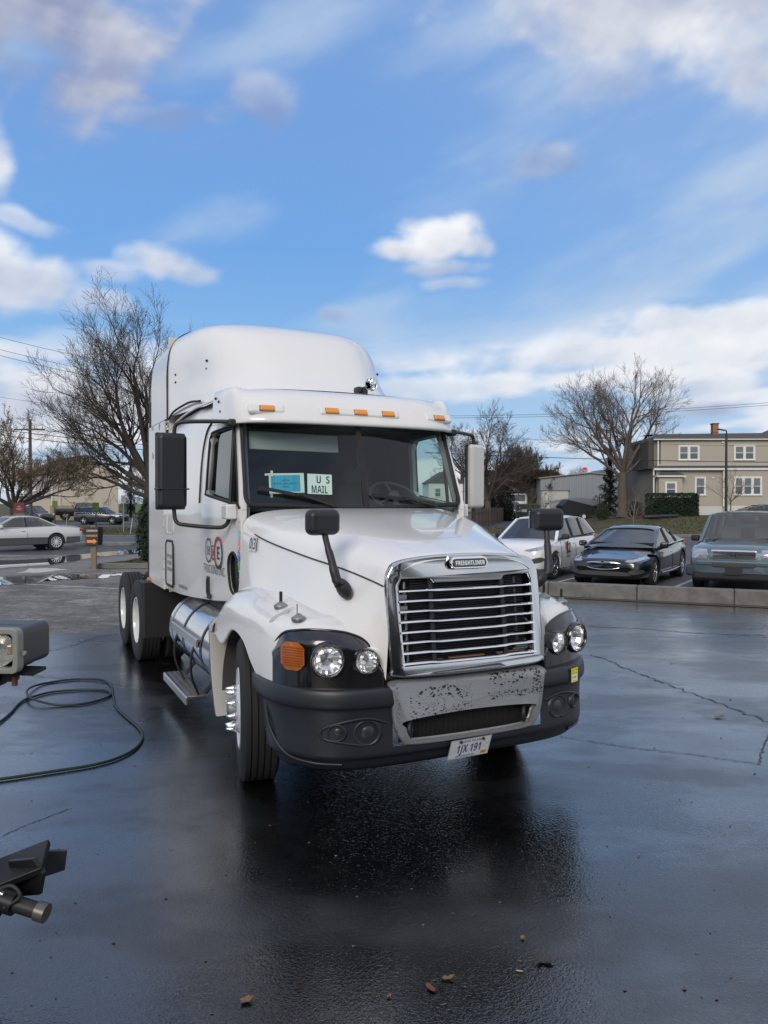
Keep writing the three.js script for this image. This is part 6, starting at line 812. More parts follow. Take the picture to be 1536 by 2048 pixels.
{ // black fastback sedan
  const c = makeCar('black_sedan', 'glossy black fastback sedan with oval nose and sweeping headlights', 'cars parked behind the kerb', { w: 0.97, h: 1.42, wb: 2.96, wr: 0.35, paint: blackPaint, top: sedanTop(4.97, 0.97, 0.765, 0.90, 0.98, 0.17), gh: [1.16, 0.16, -0.95, -2.1], belt: 0.90, beltR: 1.0, pillars: [-0.25, -1.15], fits: [['headlight', [[0.50, 0.635], [0.62, 0.69], [0.80, 0.735], [0.93, 0.75], [0.93, 0.71], [0.82, 0.655], [0.64, 0.615]], lampM2, 1.7, 2.7], ['lower_grille', [[-0.55, 0.30], [0.55, 0.30], [0.5, 0.385], [-0.5, 0.385]], M.darkVoid, 2.2, 2.7, false], ['fog_intake', [[0.60, 0.34], [0.86, 0.36], [0.86, 0.44], [0.62, 0.42]], M.darkVoid, 1.9, 2.7]], tail: [0.68, 0.86, -2.40, 0.18, 0.06, 0.06], spokes: 10, trim: M.chrome, hnd: M.chrome, arc: 1.6, roof: M.blackGloss, cp: 0.09, glass: phys([0.42, 0.42, 0.46], { transmission: 1, thickness: 0, roughness: 0, ior: 2.1 }) }, [6.51, 0.004, -20.2], -33 * Math.PI / 180);
  const oval = []; for (let i = 0; i < 28; i++) { const a = i / 28 * 6.283, x = Math.cos(a) * 0.46, yy = Math.sin(a); oval.push([x, 0.545 + yy * (yy > 0 ? 0.075 : 0.105), 2.535 - 0.42 * x * x]); }
  const n = mesh('nose_oval', skin([oval.map(p => [p[0] * 0.02, 0.53, 2.538]), oval.map(p => [p[0] * 0.6, lerp(0.53, p[1], 0.6), 2.536 - 0.42 * p[0] * p[0] * 0.36]), oval], 0, 0, { closed: true, linear: true }), M.blackGloss, c); mesh('oval_trim', ring(oval, 0.011, 60), M.chrome, n);
  mesh('nose_bar', tube([[-0.40, 0.585, 2.475], [-0.2, 0.598, 2.525], [0, 0.59, 2.545], [0.2, 0.598, 2.525], [0.40, 0.585, 2.475]], 0.010, 30, 6), M.chrome, n);
  mesh('badge', extrude(poly([[-0.05, 0.045], [0.05, 0.045], [0.045, 0.03], [0.016, 0.028], [0.0, -0.055], [-0.016, 0.028], [-0.045, 0.03]]), 0.008, 0.002).translate(0, 0.60, 2.545), M.chrome, n);
  mesh('lower_intake', box(1.1, 0.09, 0.1, 0, 0.335, 2.40, 0, 0, 0, 0.03), M.darkVoid, c); for (const s of [-1, 1]) { mesh('bumper_strip', tube([[s * 0.5, 0.40, 2.43], [s * 0.72, 0.395, 2.34], [s * 0.88, 0.40, 2.2]], 0.009, 16, 5), M.chrome, c); mesh('bumper_strip', tube([[s * 0.5, 0.36, 2.42], [s * 0.72, 0.355, 2.33], [s * 0.84, 0.36, 2.22]], 0.009, 16, 5), M.chrome, c); mesh('sill_strip', tube([[s * 0.985, 0.30, 0.95], [s * 0.99, 0.29, 0], [s * 0.985, 0.31, -0.95]], 0.011, 16, 5), M.chrome, c); }
}
{ // white crossover with door lettering
  const wp = paint([0.72, 0.725, 0.73], 0.3);
  const c = makeCar('white_crossover', 'white crossover with red lettering on its door beside the black sedan', 'cars parked behind the kerb', { w: 0.92, h: 1.66, wb: 2.73, wr: 0.35, paint: wp, top: suvTop(4.65, 0.92, 1.02, 1.05, 0.22), gh: [1.05, 0.30, -1.75, -2.2], belt: 1.04, beltR: 1.13, pillars: [-0.2, -1.1], cp: 0.1, fits: [['headlight', [[0.44, 0.80], [0.62, 0.845], [0.82, 0.90], [0.91, 0.93], [0.91, 0.87], [0.78, 0.80], [0.56, 0.765]], lampM2, 1.5, 2.6], ['fog_recess', [[0.58, 0.47], [0.84, 0.5], [0.84, 0.62], [0.62, 0.56]], M.darkVoid, 1.8, 2.6], ['lower_grille', [[-0.5, 0.42], [0.5, 0.42], [0.46, 0.52], [-0.46, 0.52]], M.darkVoid, 2.0, 2.6, false]], tail: [0.72, 1.0, -2.2, 0.16, 0.1, 0.1], spokes: 6, mir: M.black, trim: M.black, plateY: 0 }, [4.45, 0.004, -21.7], -33 * Math.PI / 180);
  mesh('grille', box(0.9, 0.2, 0.12, 0, 0.72, 2.24, 0, 0, 0, 0.05, 3), M.darkVoid, c); mesh('grille_bar', box(0.84, 0.03, 0.13, 0, 0.75, 2.245, 0, 0, 0, 0.01), M.chrome, c);
  const t = canvasTex(256, 256, (x, w, h) => { x.clearRect(0, 0, w, h); x.fillStyle = '#7c1420'; x.beginPath(); x.moveTo(40, 30); x.lineTo(110, 10); x.lineTo(96, 190); x.lineTo(62, 205); x.closePath(); x.fill(); x.fillStyle = '#2a2b30'; x.font = 'bold 190px sans-serif'; x.fillText('2', 104, 180); x.strokeStyle = '#7c1420'; x.lineWidth = 12; x.beginPath(); x.moveTo(20, 40); x.lineTo(60, 150); x.stroke(); x.fillStyle = '#33343a'; x.font = 'bold 40px sans-serif'; x.fillText('REALTY', 60, 240); });
  decal('door_lettering', 0.52, 0.5, t, c, [0.934, 0.76, 0.42], [0, Math.PI / 2, 0], { transparent: true });
}
{ // teal SUV
  const c = makeCar('teal_suv', 'teal grey boxy SUV with two bar chrome grille and dark bumper', 'cars parked behind the kerb', { w: 0.98, h: 1.80, wb: 2.70, wr: 0.365, paint: tealPaint, top: suvTop(4.78, 0.98, 1.10, 1.10, 0.26).map((r, i) => i === 0 ? [r[0], 0.9, 0.84, r[3] * 1.18, 0.45] : i === 1 ? [r[0], 1.0, 0.92, r[3] * 1.06, 0.4] : r), gh: [1.08, 0.46, -2.0, -2.3], belt: 1.10, beltR: 1.12, gr: 0.74, pillars: [-0.2, -1.15], fits: [['headlight', [[0.54, 0.79], [0.54, 0.96], [0.62, 0.985], [0.86, 0.985], [0.93, 0.96], [0.93, 0.82], [0.86, 0.785], [0.62, 0.775]], lampM2, 1.8, 2.6], ['turn_signal', [[0.90, 0.82], [0.90, 0.96], [0.985, 0.95], [0.985, 0.83]], M.amber, 1.8, 2.3]], tail: [0.85, 1.1, -2.3, 0.1, 0.2, 0.1], spokes: 6, mir: M.black, roof: tealPaint, arc: 0.5, seat: seatLight, glass: phys([0.55, 0.6, 0.58], { transmission: 1, thickness: 0, roughness: 0, ior: 2.0 }) }, [8.82, 0.004, -18.75], -31 * Math.PI / 180);
  const g = mesh('grille', box(0.92, 0.19, 0.1, 0, 0.875, 2.37, 0, 0, 0, 0.03, 3), M.chrome, c); for (const y of [0.835, 0.915]) mesh('grille_slot', box(0.84, 0.045, 0.02, 0, y, 2.415, 0, 0, 0, 0.008), M.darkVoid, g);
  mesh('badge', [box(0.022, 0.12, 0.02, -0.045, 0.875, 2.43, 0, 0, 0.12), box(0.022, 0.12, 0.02, 0.045, 0.875, 2.43, 0, 0, -0.12), box(0.08, 0.02, 0.02, 0, 0.875, 2.43)], M.chrome, g);
  mesh('bumper', [box(1.72, 0.26, 0.22, 0, 0.42, 2.28, 0, 0, 0, 0.08, 3)], std([0.015, 0.016, 0.018], 0.6), c); mesh('bumper_upper', box(1.55, 0.14, 0.2, 0, 0.68, 2.31, 0, 0, 0, 0.05, 3), tealPaint, c); mesh('intake', box(0.85, 0.1, 0.05, 0, 0.645, 2.40, 0, 0, 0, 0.03), M.darkVoid, c); mesh('plate_bracket', box(0.34, 0.17, 0.03, 0, 0.52, 2.41), M.black, c);
  for (const s of [-1, 1]) { mesh('bumper_corner', box(0.30, 0.26, 0.5, s * 0.83, 0.50, 2.12, 0, s * 0.15, 0, 0.08, 3), std([0.03, 0.045, 0.055], 0.55), c); mesh('wiper', beam([s * 0.4 - 0.35, 1.13, 1.16], [s * 0.4 + 0.2, 1.18, 1.08], 0.02, 0.02), M.black, c); }
}
{ // silver saloon with dark lower cladding
  const c = makeCar('silver_saloon', 'silver full size saloon with dark grey lower cladding on the street', 'cars on the street', { w: 0.99, h: 1.48, wb: 2.99, wr: 0.34, paint: silverPaint, top: sedanTop(5.47, 0.99, 0.86, 0.98, 1.02, 0.24), gh: [1.02, 0.22, -0.95, -1.72], belt: 0.97, beltR: 1.0, pillars: [-0.32], head: [0.7, 0.7, 2.6, 0.22, 0.09, 0.1, 0.2], tail: [0.78, 0.84, -2.62, 0.12, 0.09, 0.1], spokes: 12, rim: M.rimWhite, trim: M.chrome, hnd: M.chrome, off: -0.02 }, [-15.75, 0, -32.5], -45 * Math.PI / 180);
  for (const s of [-1, 1]) { mesh('lower_cladding', box(0.03, 0.27, 2.25, s * 0.985, 0.40, -0.02, 0, 0, 0, 0.012), std([0.09, 0.09, 0.09], 0.45, 0.3), c); mesh('lower_cladding', box(0.03, 0.25, 0.62, s * 0.955, 0.43, -2.25, 0, s * 0.06, 0, 0.012), std([0.09, 0.09, 0.09], 0.45, 0.3), c); mesh('chrome_strip', box(0.03, 0.03, 2.25, s * 0.995, 0.555, -0.02), M.chrome, c); }
}
const crv = { w: 0.92, h: 1.66, wb: 2.68, wr: 0.36, paint: navyPaint, top: suvTop(4.6, 0.92, 1.02, 1.05), gh: [1.0, 0.30, -1.75, -2.15], belt: 1.05, beltR: 1.12, pillars: [-0.2, -1.05], head: [0.7, 0.84, 2.1, 0.2, 0.07, 0.16, 0.4], tail: [0.76, 1.0, -2.19, 0.08, 0.16, 0.1], spokes: 5, trim: M.chrome };
makeCar('navy_suv', 'dark navy SUV seen side on beyond the grass strip', 'cars on the street', crv, [-26.2, 0, -71.5], 86 * Math.PI / 180);
makeCar('black_suv', 'black SUV turned three quarters beside the cream house garage', 'cars on the street', { ...crv, paint: blackPaint, w: 0.97, h: 1.76 }, [-34.6, 0, -76], 58 * Math.PI / 180);
makeCar('silver_car', 'pale silver car partly hidden by the maroon sign', 'cars on the street', { w: 0.9, h: 1.46, wb: 2.7, wr: 0.33, paint: silverPaint, top: sedanTop(4.6, 0.9, 0.82, 0.94, 1.0), gh: [1.0, 0.2, -0.85, -1.6], belt: 0.94, beltR: 1.0, pillars: [-0.25], head: [0.65, 0.68, 2.15, 0.2, 0.07, 0.12, 0.3], tail: [0.7, 0.85, -2.25, 0.16, 0.08, 0.06] }, [-23.6, 0, -44.3], 80 * Math.PI / 180);
makeCar('grey_hatchback', 'grey car half hidden by the dark evergreen bush', 'cars on the street', { ...crv, paint: greyPaint, h: 1.5 }, [-21.4, 0, -74], 40 * Math.PI / 180);
{ const c = makeCar('black_large_suv', 'large black SUV with broad chrome framed grille on far driveway', 'cars on the far driveway', { w: 1.02, h: 1.89, wb: 2.95, wr: 0.40, paint: blackPaint, cat: 'car', top: suvTop(5.2, 1.02, 1.18, 1.2, 0.3), gh: [1.05, 0.5, -2.2, -2.5], belt: 1.2, gr: 0.8, pillars: [-0.1, -1.1], head: [0.82, 0.95, 2.45, 0.14, 0.12, 0.1], tail: [0.9, 1.1, -2.5, 0.08, 0.25, 0.1], trim: M.chrome, arc: 0.4 }, [13.3, 0.22, -82], -16 * Math.PI / 180); mesh('grille', box(1.15, 0.36, 0.1, 0, 0.95, 2.56, 0, 0, 0, 0.06, 3), M.chrome, c); mesh('grille_field', box(1.02, 0.26, 0.03, 0, 0.95, 2.61, 0, 0, 0, 0.03), M.dullSteel, c); mesh('license_plate', box(0.32, 0.16, 0.02, 0, 0.55, 2.62), trimW, c); }
makeCar('dark_coupe', 'dark low sedan parked along the tan house wall', 'cars on the far driveway', { w: 0.9, h: 1.42, wb: 2.7, wr: 0.33, paint: greyPaint, top: sedanTop(4.7, 0.9, 0.8, 0.92, 0.98), gh: [1.0, 0.15, -0.95, -1.9], belt: 0.92, beltR: 0.99, pillars: [-0.25], head: [0.65, 0.66, 2.2, 0.2, 0.06, 0.12, 0.3], tail: [0.7, 0.85, -2.3, 0.16, 0.08, 0.06], arc: 1.5 }, [28.6, mound(28.6, 57.5), -57.5], 96 * Math.PI / 180);
{ // black pickup
  const c = makeCar('black_pickup', 'black crew cab pickup showing its tailgate beside the cream house', 'cars on the street', { w: 1.0, h: 1.93, wb: 3.7, wr: 0.42, paint: blackPaint, cat: 'pickup', top: [[2.95, 0.95, 0.9, 0.78, 0.5], [2.88, 1.1, 1.0, 0.9, 0.4], [2.6, 1.2, 1.12, 0.97, 0.36], [2.0, 1.25, 1.18, 1.0, 0.36], [1.3, 1.27, 1.22, 1.0, 0.36], [0, 1.28, 1.25, 1.0, 0.36], [-1.2, 1.28, 1.26, 1.0, 0.4], [-2.6, 1.28, 1.26, 1.0, 0.5], [-2.9, 1.28, 1.26, 0.98, 0.55]], gh: [1.35, 0.75, -0.75, -1.0], belt: 1.27, gr: 0.78, pillars: [0.05], head: [0.8, 1.0, 2.85, 0.14, 0.12, 0.08], tail: [0.92, 1.08, -2.9, 0.07, 0.17, 0.05] }, [-33.2, 0.15, -85], 118 * Math.PI / 180);
  mesh('tailgate', box(1.6, 0.5, 0.05, 0, 1.0, -2.91, 0, 0, 0, 0.02), M.black, c); mesh('rear_bumper', box(1.9, 0.16, 0.2, 0, 0.62, -2.98, 0, 0, 0, 0.04), M.chrome, c);
}
{ // utility trailer
  const t = thing('utility_trailer', 'dark utility trailer with raised mesh ramp parked on the lawn', 'trailer', [19.5, mound(19.5, 78), -78], 0.12), dk = std([0.012, 0.018, 0.02], 0.6);
  mesh('bed', [box(3.6, 0.9, 1.9, 0, 0.95, 0), box(3.7, 0.1, 2.0, 0, 0.5, 0)], dk, t); mesh('front_shield', extrude(poly([[-1.8, 1.4], [-1.2, 2.0], [1.5, 1.35], [1.8, 1.3], [1.8, 1.2], [-1.8, 1.2]]), 1.8).translate(0, 0, -0.9), dk, t); mesh('tongue', [beam([-1.8, 0.5, 0], [-3.4, 0.5, 0], 0.1, 0.1), bar([-2.8, 0.5, 0], [-2.8, 0, 0], 0.05)], M.dullSteel, t);
  for (const x of [-0.1]) for (const s of [-1, 1]) { const w = new THREE.Group(); w.name = 'wheel'; w.position.set(0.35, 0.32, s * 1.05); t.add(w); mesh('tyre', lathe([[0.19, -0.08], [0.3, -0.09], [0.32, 0], [0.3, 0.09], [0.19, 0.08]], 24, 'z'), M.rubber, w); mesh('rim', cyl(0.19, 0.19, 0.14, 20, 0, 0, 0, 'z'), trimW, w); }
  const rp = mesh('ramp_frame', [box(0.06, 2.1, 0.06, 2.0, 1.5, 1.0), box(0.06, 2.1, 0.06, 3.1, 1.5, 1.0), box(1.1, 0.06, 0.06, 2.55, 2.5, 1.0), box(1.1, 0.06, 0.06, 2.55, 0.55, 1.0)], M.black, t); for (let k = 1; k < 6; k++) mesh('ramp_bar', box(0.045, 1.95, 0.04, 2.0 + k * 0.183, 1.5, 1.0), M.black, rp);
  const k = thing('covered_boat', 'grey covered hull on a cradle behind the utility trailer', 'boat', [20.6, mound(20.6, 82), -82], 0.1); mesh('hull', skin([[-3, 0.9, 0.1], [-2, 0.5, 0.7], [0, 0.4, 0.95], [2, 0.4, 0.95], [2.8, 0.5, 0.85]].map(([x, y, w]) => [[x, 1.6, -w], [x, 1.0, -w * 0.8], [x, y, 0], [x, 1.0, w * 0.8], [x, 1.6, w]]), 12, 16), std([0.35, 0.37, 0.38], 0.4), k); mesh('cover', skin([[-3, 0.15, 1.65], [-2, 0.72, 1.85], [0, 0.97, 2.05], [2, 0.97, 1.9], [2.8, 0.86, 1.7]].map(([x, w, y]) => [[x, 1.58, -w], [x, y - 0.06, -w * 0.5], [x, y, 0], [x, y - 0.06, w * 0.5], [x, 1.58, w]]), 12, 16), std([0.16, 0.17, 0.18], 0.8), k); mesh('cradle', [box(4, 0.12, 0.12, 0, 0.4, 0.4), box(4, 0.12, 0.12, 0, 0.4, -0.4), box(0.12, 0.8, 1.0, -1.5, 0.2, 0), box(0.12, 0.8, 1.0, 1.5, 0.2, 0)], M.dullSteel, k);
}
{ // white utility truck and green container
  const t = thing('bucket_truck', 'white utility truck with orange topped boom far behind the SUV', 'truck', [17.8, 0.3, -100], -0.3), wm = paint([0.6, 0.61, 0.62]); mesh('cab', box(2.3, 2.0, 2.0, 0, 1.9, 2.4, 0, 0, 0, 0.25, 3), wm, t); mesh('windshield', box(1.9, 0.8, 0.06, 0, 2.35, 3.4, 0, 0, 0, 0.02), paneM, t); mesh('body', box(2.4, 1.8, 4.2, 0, 1.7, -0.8, 0, 0, 0, 0.08), wm, t); mesh('boom', [box(1.3, 2.0, 1.2, 0.1, 3.6, -0.4, 0, 0, 0, 0.1), beam([0.1, 4.2, -0.4], [-0.8, 4.6, 2.6], 0.35, 0.4)], wm, t); mesh('boom_stripe', box(1.4, 0.3, 1.3, 0.1, 4.5, -0.4, 0, 0, 0, 0.05), std([0.6, 0.24, 0.05], 0.6), t); mesh('grille', box(1.4, 0.5, 0.06, 0, 1.35, 3.42), M.dullSteel, t); for (const z of [2.3, -1.6]) for (const s of [-1, 1]) mesh('wheel', lathe([[0.1, -0.14], [0.42, -0.15], [0.48, 0], [0.42, 0.15], [0.1, 0.14]], 24, 'x').translate(s * 1.05, 0.48, z), M.rubber, t);
  const g = thing('green_dumpster', 'dark green metal dumpster beside the large black SUV', 'dumpster', [15.9, 0.25, -86], 0.1), gm = std([0.010, 0.035, 0.022], 0.6); mesh('bin', extrude(poly([[-1.2, 0.1], [1.2, 0.1], [1.3, 1.5], [-1.3, 1.5]]), 1.6, 0.03).translate(0, 0, -0.8), gm, g); for (const s of [-1, 1]) mesh('lid', box(1.3, 0.06, 1.7, s * 0.66, 1.58, 0, 0.06, 0, 0, 0.02), M.black, g); mesh('bin_label', box(0.6, 0.3, 0.02, -0.5, 0.9, 0.85), std([0.35, 0.42, 0.38], 0.7), g); mesh('fork_pocket', box(2.9, 0.14, 0.3, 0, 0.9, 0.2), gm, g);
}
// ------------------------------------------------------------------ signs, poles, wires
{
  const wood = std([0.20, 0.155, 0.11], 0.85);
  const s = thing('entrance_sign', 'black car wash entrance sign with orange arrow on wooden post', 'sign', [-8.72, 0, -23.1], 0.18);
  mesh('post', box(0.155, 0.80, 0.155, 0, 0.36, -0.05, 0, 0, 0, 0.01), wood, s); mesh('board', box(0.36, 0.56, 0.03, -0.03, 1.0, 0.06, -0.06, 0, 0, 0.01), std([0.018, 0.016, 0.016], 0.5), s); mesh('board', box(0.36, 0.56, 0.03, 0.06, 1.0, -0.2, 0.1, 0.5, 0, 0.01), std([0.018, 0.016, 0.016], 0.5), s); mesh('board_cap', box(0.14, 0.05, 0.14, 0.0, 1.30, 0.0), wood, s);
  const t = canvasTex(256, 400, (c, w, h) => { c.fillStyle = '#221c1a'; c.fillRect(0, 0, w, h); c.textAlign = 'center'; c.fillStyle = '#d9d2b8'; c.font = 'bold 60px sans-serif'; c.fillText('CARWASH', 128, 92, 236); c.fillStyle = '#d8a878'; c.fillText('ENTRANCE', 128, 206, 240); c.fillStyle = '#e08a58'; c.fillRect(20, 280, 150, 64); c.beginPath(); c.moveTo(166, 252); c.lineTo(240, 312); c.lineTo(166, 372); c.closePath(); c.fill(); });
  decal('sign_face', 0.34, 0.53, t, s, [-0.03, 1.0, 0.0785], [-0.06, 0, 0]);
  const m = thing('maroon_sign', 'maroon and green board sign on the verge behind the silver saloon', 'sign', [-21.6, 0, -45.6]); mesh('board', box(0.66, 0.62, 0.06, 0, 1.72, 0, 0, 0, 0, 0.01), std([0.10, 0.008, 0.016], 0.6), m); mesh('lower_board', box(0.66, 0.5, 0.05, 0, 1.15, 0), std([0.10, 0.13, 0.06], 0.7), m); for (const q of [-0.3, 0.3]) mesh('post', box(0.07, 1.1, 0.07, q, 0.5, -0.05), wood, m);
  decal('sign_face', 0.6, 0.56, canvasTex(256, 240, c => { c.fillStyle = '#5a1420'; c.fillRect(0, 0, 256, 240); c.strokeStyle = '#c9a9a0'; c.lineWidth = 7; c.beginPath(); c.arc(128, 112, 34, Math.PI, 0); c.stroke(); c.beginPath(); c.arc(128, 112, 18, Math.PI, 0); c.stroke(); c.fillStyle = '#c9b0a8'; c.font = 'bold 24px sans-serif'; c.textAlign = 'center'; c.fillText('CROSSROADS', 128, 150); c.fillText('COMMONS', 128, 180); }), m, [0, 1.72, 0.032], [0, 0, 0]);
  const green = std([0.10, 0.17, 0.06], 0.7);
  for (const [x, d, y, lab] of [[-18.9, 50.5, 1.75, 'small green sign on a dark post behind the entrance sign'], [-15.6, 49, 1.65, 'small green sign on a dark post near the truck sleeper'], [-32.5, 62, 1.9, 'small green sign on a dark post in front of the black SUV'], [-26.5, 62, 1.9, 'small green sign on a dark post in front of the pickup']]) { const g = thing('lawn_sign', lab, 'sign', [x, 0, -d], 0.1, 'small green lawn signs'); mesh('board', box(0.42, 0.55, 0.03, 0, y, 0, 0, 0, 0, 0.01), green, g); mesh('post', box(0.07, y, 0.07, 0, y / 2, -0.05), M.black, g); }
  const w = thing('white_road_sign', 'narrow white road sign on a post on the grass strip', 'sign', [-17.6, 0, -52]); mesh('board', box(0.28, 0.52, 0.02, 0, 2.25, 0), trimW, w); mesh('post', box(0.06, 2.2, 0.05, 0, 1.1, -0.04), M.dullSteel, w);
  decal('sign_face', 0.26, 0.5, canvasTex(64, 120, c => { c.fillStyle = '#d8d8d4'; c.fillRect(0, 0, 64, 120); c.fillStyle = '#333'; c.font = 'bold 18px sans-serif'; c.textAlign = 'center'; c.fillText('NO', 32, 34); c.fillText('PARK', 32, 60, 58); c.fillRect(8, 76, 48, 4); c.fillRect(8, 90, 48, 4); }), w, [0, 2.25, 0.012], [0, 0, 0]);
  for (const [x, d, l, lab] of [[-20.5, 49.5, 0.12, 'leaning white marker stake left of the entrance sign'], [-15.9, 48.2, 0.16, 'leaning white marker stake on the grass strip by the navy SUV'], [-14.6, 50, -0.12, 'pale stake leaning beside the bush and the truck']]) single('marker_stake', bar([x, 0, -d], [x + l, 1.05, -d], 0.015), trimW, lab, 'stake');
  const lp = thing('lot_lamp', 'tall black lamp post in front of the tan house', 'lamp', [26.2, mound(26.2, 59), -59]); mesh('pole', cyl(0.11, 0.08, 6.7, 12, 0, 3.35, 0), M.black, lp); mesh('lamp_arm', tube([[0, 6.6, 0], [0, 6.85, 0], [-0.15, 6.95, 0], [-0.35, 6.95, 0]], 0.05, 16), M.black, lp); mesh('lamp_head', box(0.55, 0.09, 0.24, -0.42, 6.98, 0, 0, 0, -0.18, 0.03), M.black, lp);
  for (const [x, d, h, lab] of [[11.8, 112, 8.4, 'pale double arm street lamp above the utility truck'], [9.1, 118, 8.6, 'pale street lamp behind the bare tree']]) { const g = thing('street_lamp', lab, 'lamp', [x, 0.3, -d]); mesh('pole', cyl(0.12, 0.08, h, 8, 0, h / 2, 0), trimW, g); mesh('lamp_arm', tube([[0, h - 0.2, 0], [-0.6, h + 0.25, 0], [-1.5, h + 0.35, 0]], 0.06, 12), trimW, g); }
  // utility poles and wires
  const poleM = std([0.10, 0.08, 0.065], 0.9), pole = (x, d, h, y, lab) => { const g = thing('utility_pole', lab, 'pole', [x, y, -d]); mesh('pole', cyl(0.16, 0.11, h, 10, 0, h / 2, 0), poleM, g); mesh('crossarm', box(2.4, 0.12, 0.1, 0, h - 0.8, 0.1), poleM, g); for (const q of [-1, -0.4, 0.4, 1]) mesh('insulator', cyl(0.05, 0.03, 0.16, 8, q, h - 0.66, 0.1), M.dullSteel, g); return g; };
  pole(-28, 61, 8.6, 0, 'wooden utility pole among the bare branches in front of the cream house'); pole(17.4, 115, 10, 0.4, 'far wooden utility pole behind the metal shed');
  const wireM = std([0.015, 0.015, 0.016], 0.7), wire = (a, b, sag, r, lab) => { const p = []; for (let i = 0; i <= 16; i++) { const t = i / 16; p.push([lerp(a[0], b[0], t), lerp(a[1], b[1], t) - sag * 4 * t * (1 - t), -lerp(a[2], b[2], t)]); } single('overhead_wire', tube(p, r, 40, 4), wireM, lab, 'wire', 'overhead wires'); };
  const at = (px, py, d) => [(px - 768) / 1540 * d, 2 + (1006 - py) / 1540 * d, d];
  wire(at(-120, 640, 55), at(330, 742, 55), 0.35, 0.014, 'topmost thin wire crossing the sky left of the truck'); wire(at(-120, 665, 55), at(330, 765, 55), 0.35, 0.014, 'second thin wire crossing the sky left of the truck'); wire(at(-120, 676, 55), at(330, 778, 55), 0.35, 0.014, 'third thin wire crossing the sky left of the truck');
  wire(at(-120, 842, 58), at(420, 898, 58), 0.25, 0.026, 'thick upper cable in front of the cream house'); wire(at(-120, 853, 58), at(420, 908, 58), 0.25, 0.026, 'thick lower cable in front of the cream house'); wire(at(-60, 785, 70), at(420, 838, 70), 0.3, 0.012, 'thin wire above the cables on the house side');
  wire(at(800, 832, 75), at(1650, 796, 75), 0.5, 0.016, 'upper of two wires over the vase shaped tree'); wire(at(800, 836, 75), at(1650, 801, 75), 0.5, 0.016, 'lower of two wires over the vase shaped tree'); wire(at(850, 905, 66), at(1650, 925, 66), 0.2, 0.028, 'thick cable crossing in front of the tan house at mid height'); wire(at(850, 868, 66), at(1650, 893, 66), 0.25, 0.012, 'thin wire crossing the upper windows of the tan house');
  const rd = thing('rooftop_sign', 'small red and white sign rising above the metal shed roof', 'sign', [29.2, 0.5, -112]); mesh('board', cyl(0.38, 0.38, 0.12, 24, 0, 6.3, 0, 'z'), std([0.5, 0.03, 0.04], 0.6), rd); mesh('post', cyl(0.12, 0.12, 5.6, 8, 0, 2.8, 0), M.dullSteel, rd); for (const q of [-0.4, 0.4]) mesh('emblem', box(0.09, 0.32, 0.04, q * 0.34, 6.22, 0.08, 0, 0, -q * 1.1, 0.015), trimW, rd);
  const dp = single('drain_pipe', tube([[24.0, 0.95, -62.8], [23.0, 0.93, -62.8], [21.2, 0.85, -62.9]], 0.16, 20, 10), M.black, 'black corrugated pipe lying on the lawn beside the hedge', 'pipe');
}
// ------------------------------------------------------------------ hose on the ground
{
  const hp = [[-60, 1490], [0, 1446], [20, 1429], [36, 1411], [56, 1400], [100, 1388], [159, 1383], [206, 1384], [221, 1391], [206, 1401], [166, 1411], [116, 1414], [73, 1411], [53, 1400], [56, 1386], [83, 1371], [133, 1363], [173, 1361], [206, 1364], [222, 1376], [225, 1396], [231, 1418], [252, 1439], [275, 1459], [284, 1477], [272, 1499], [239, 1519], [186, 1535], [100, 1549], [0, 1564], [-80, 1574]].map(([a, b]) => P2(a, b));
  single('water_hose', tube(hp.map(([x, d], i) => [x, 0.014 + (i > 11 && i < 15 ? 0.028 : 0), -d]), 0.0115, 420, 8), std([0.010, 0.017, 0.017], 0.5), 'dark green hose looped on the wet asphalt beside the truck', 'hose');
}
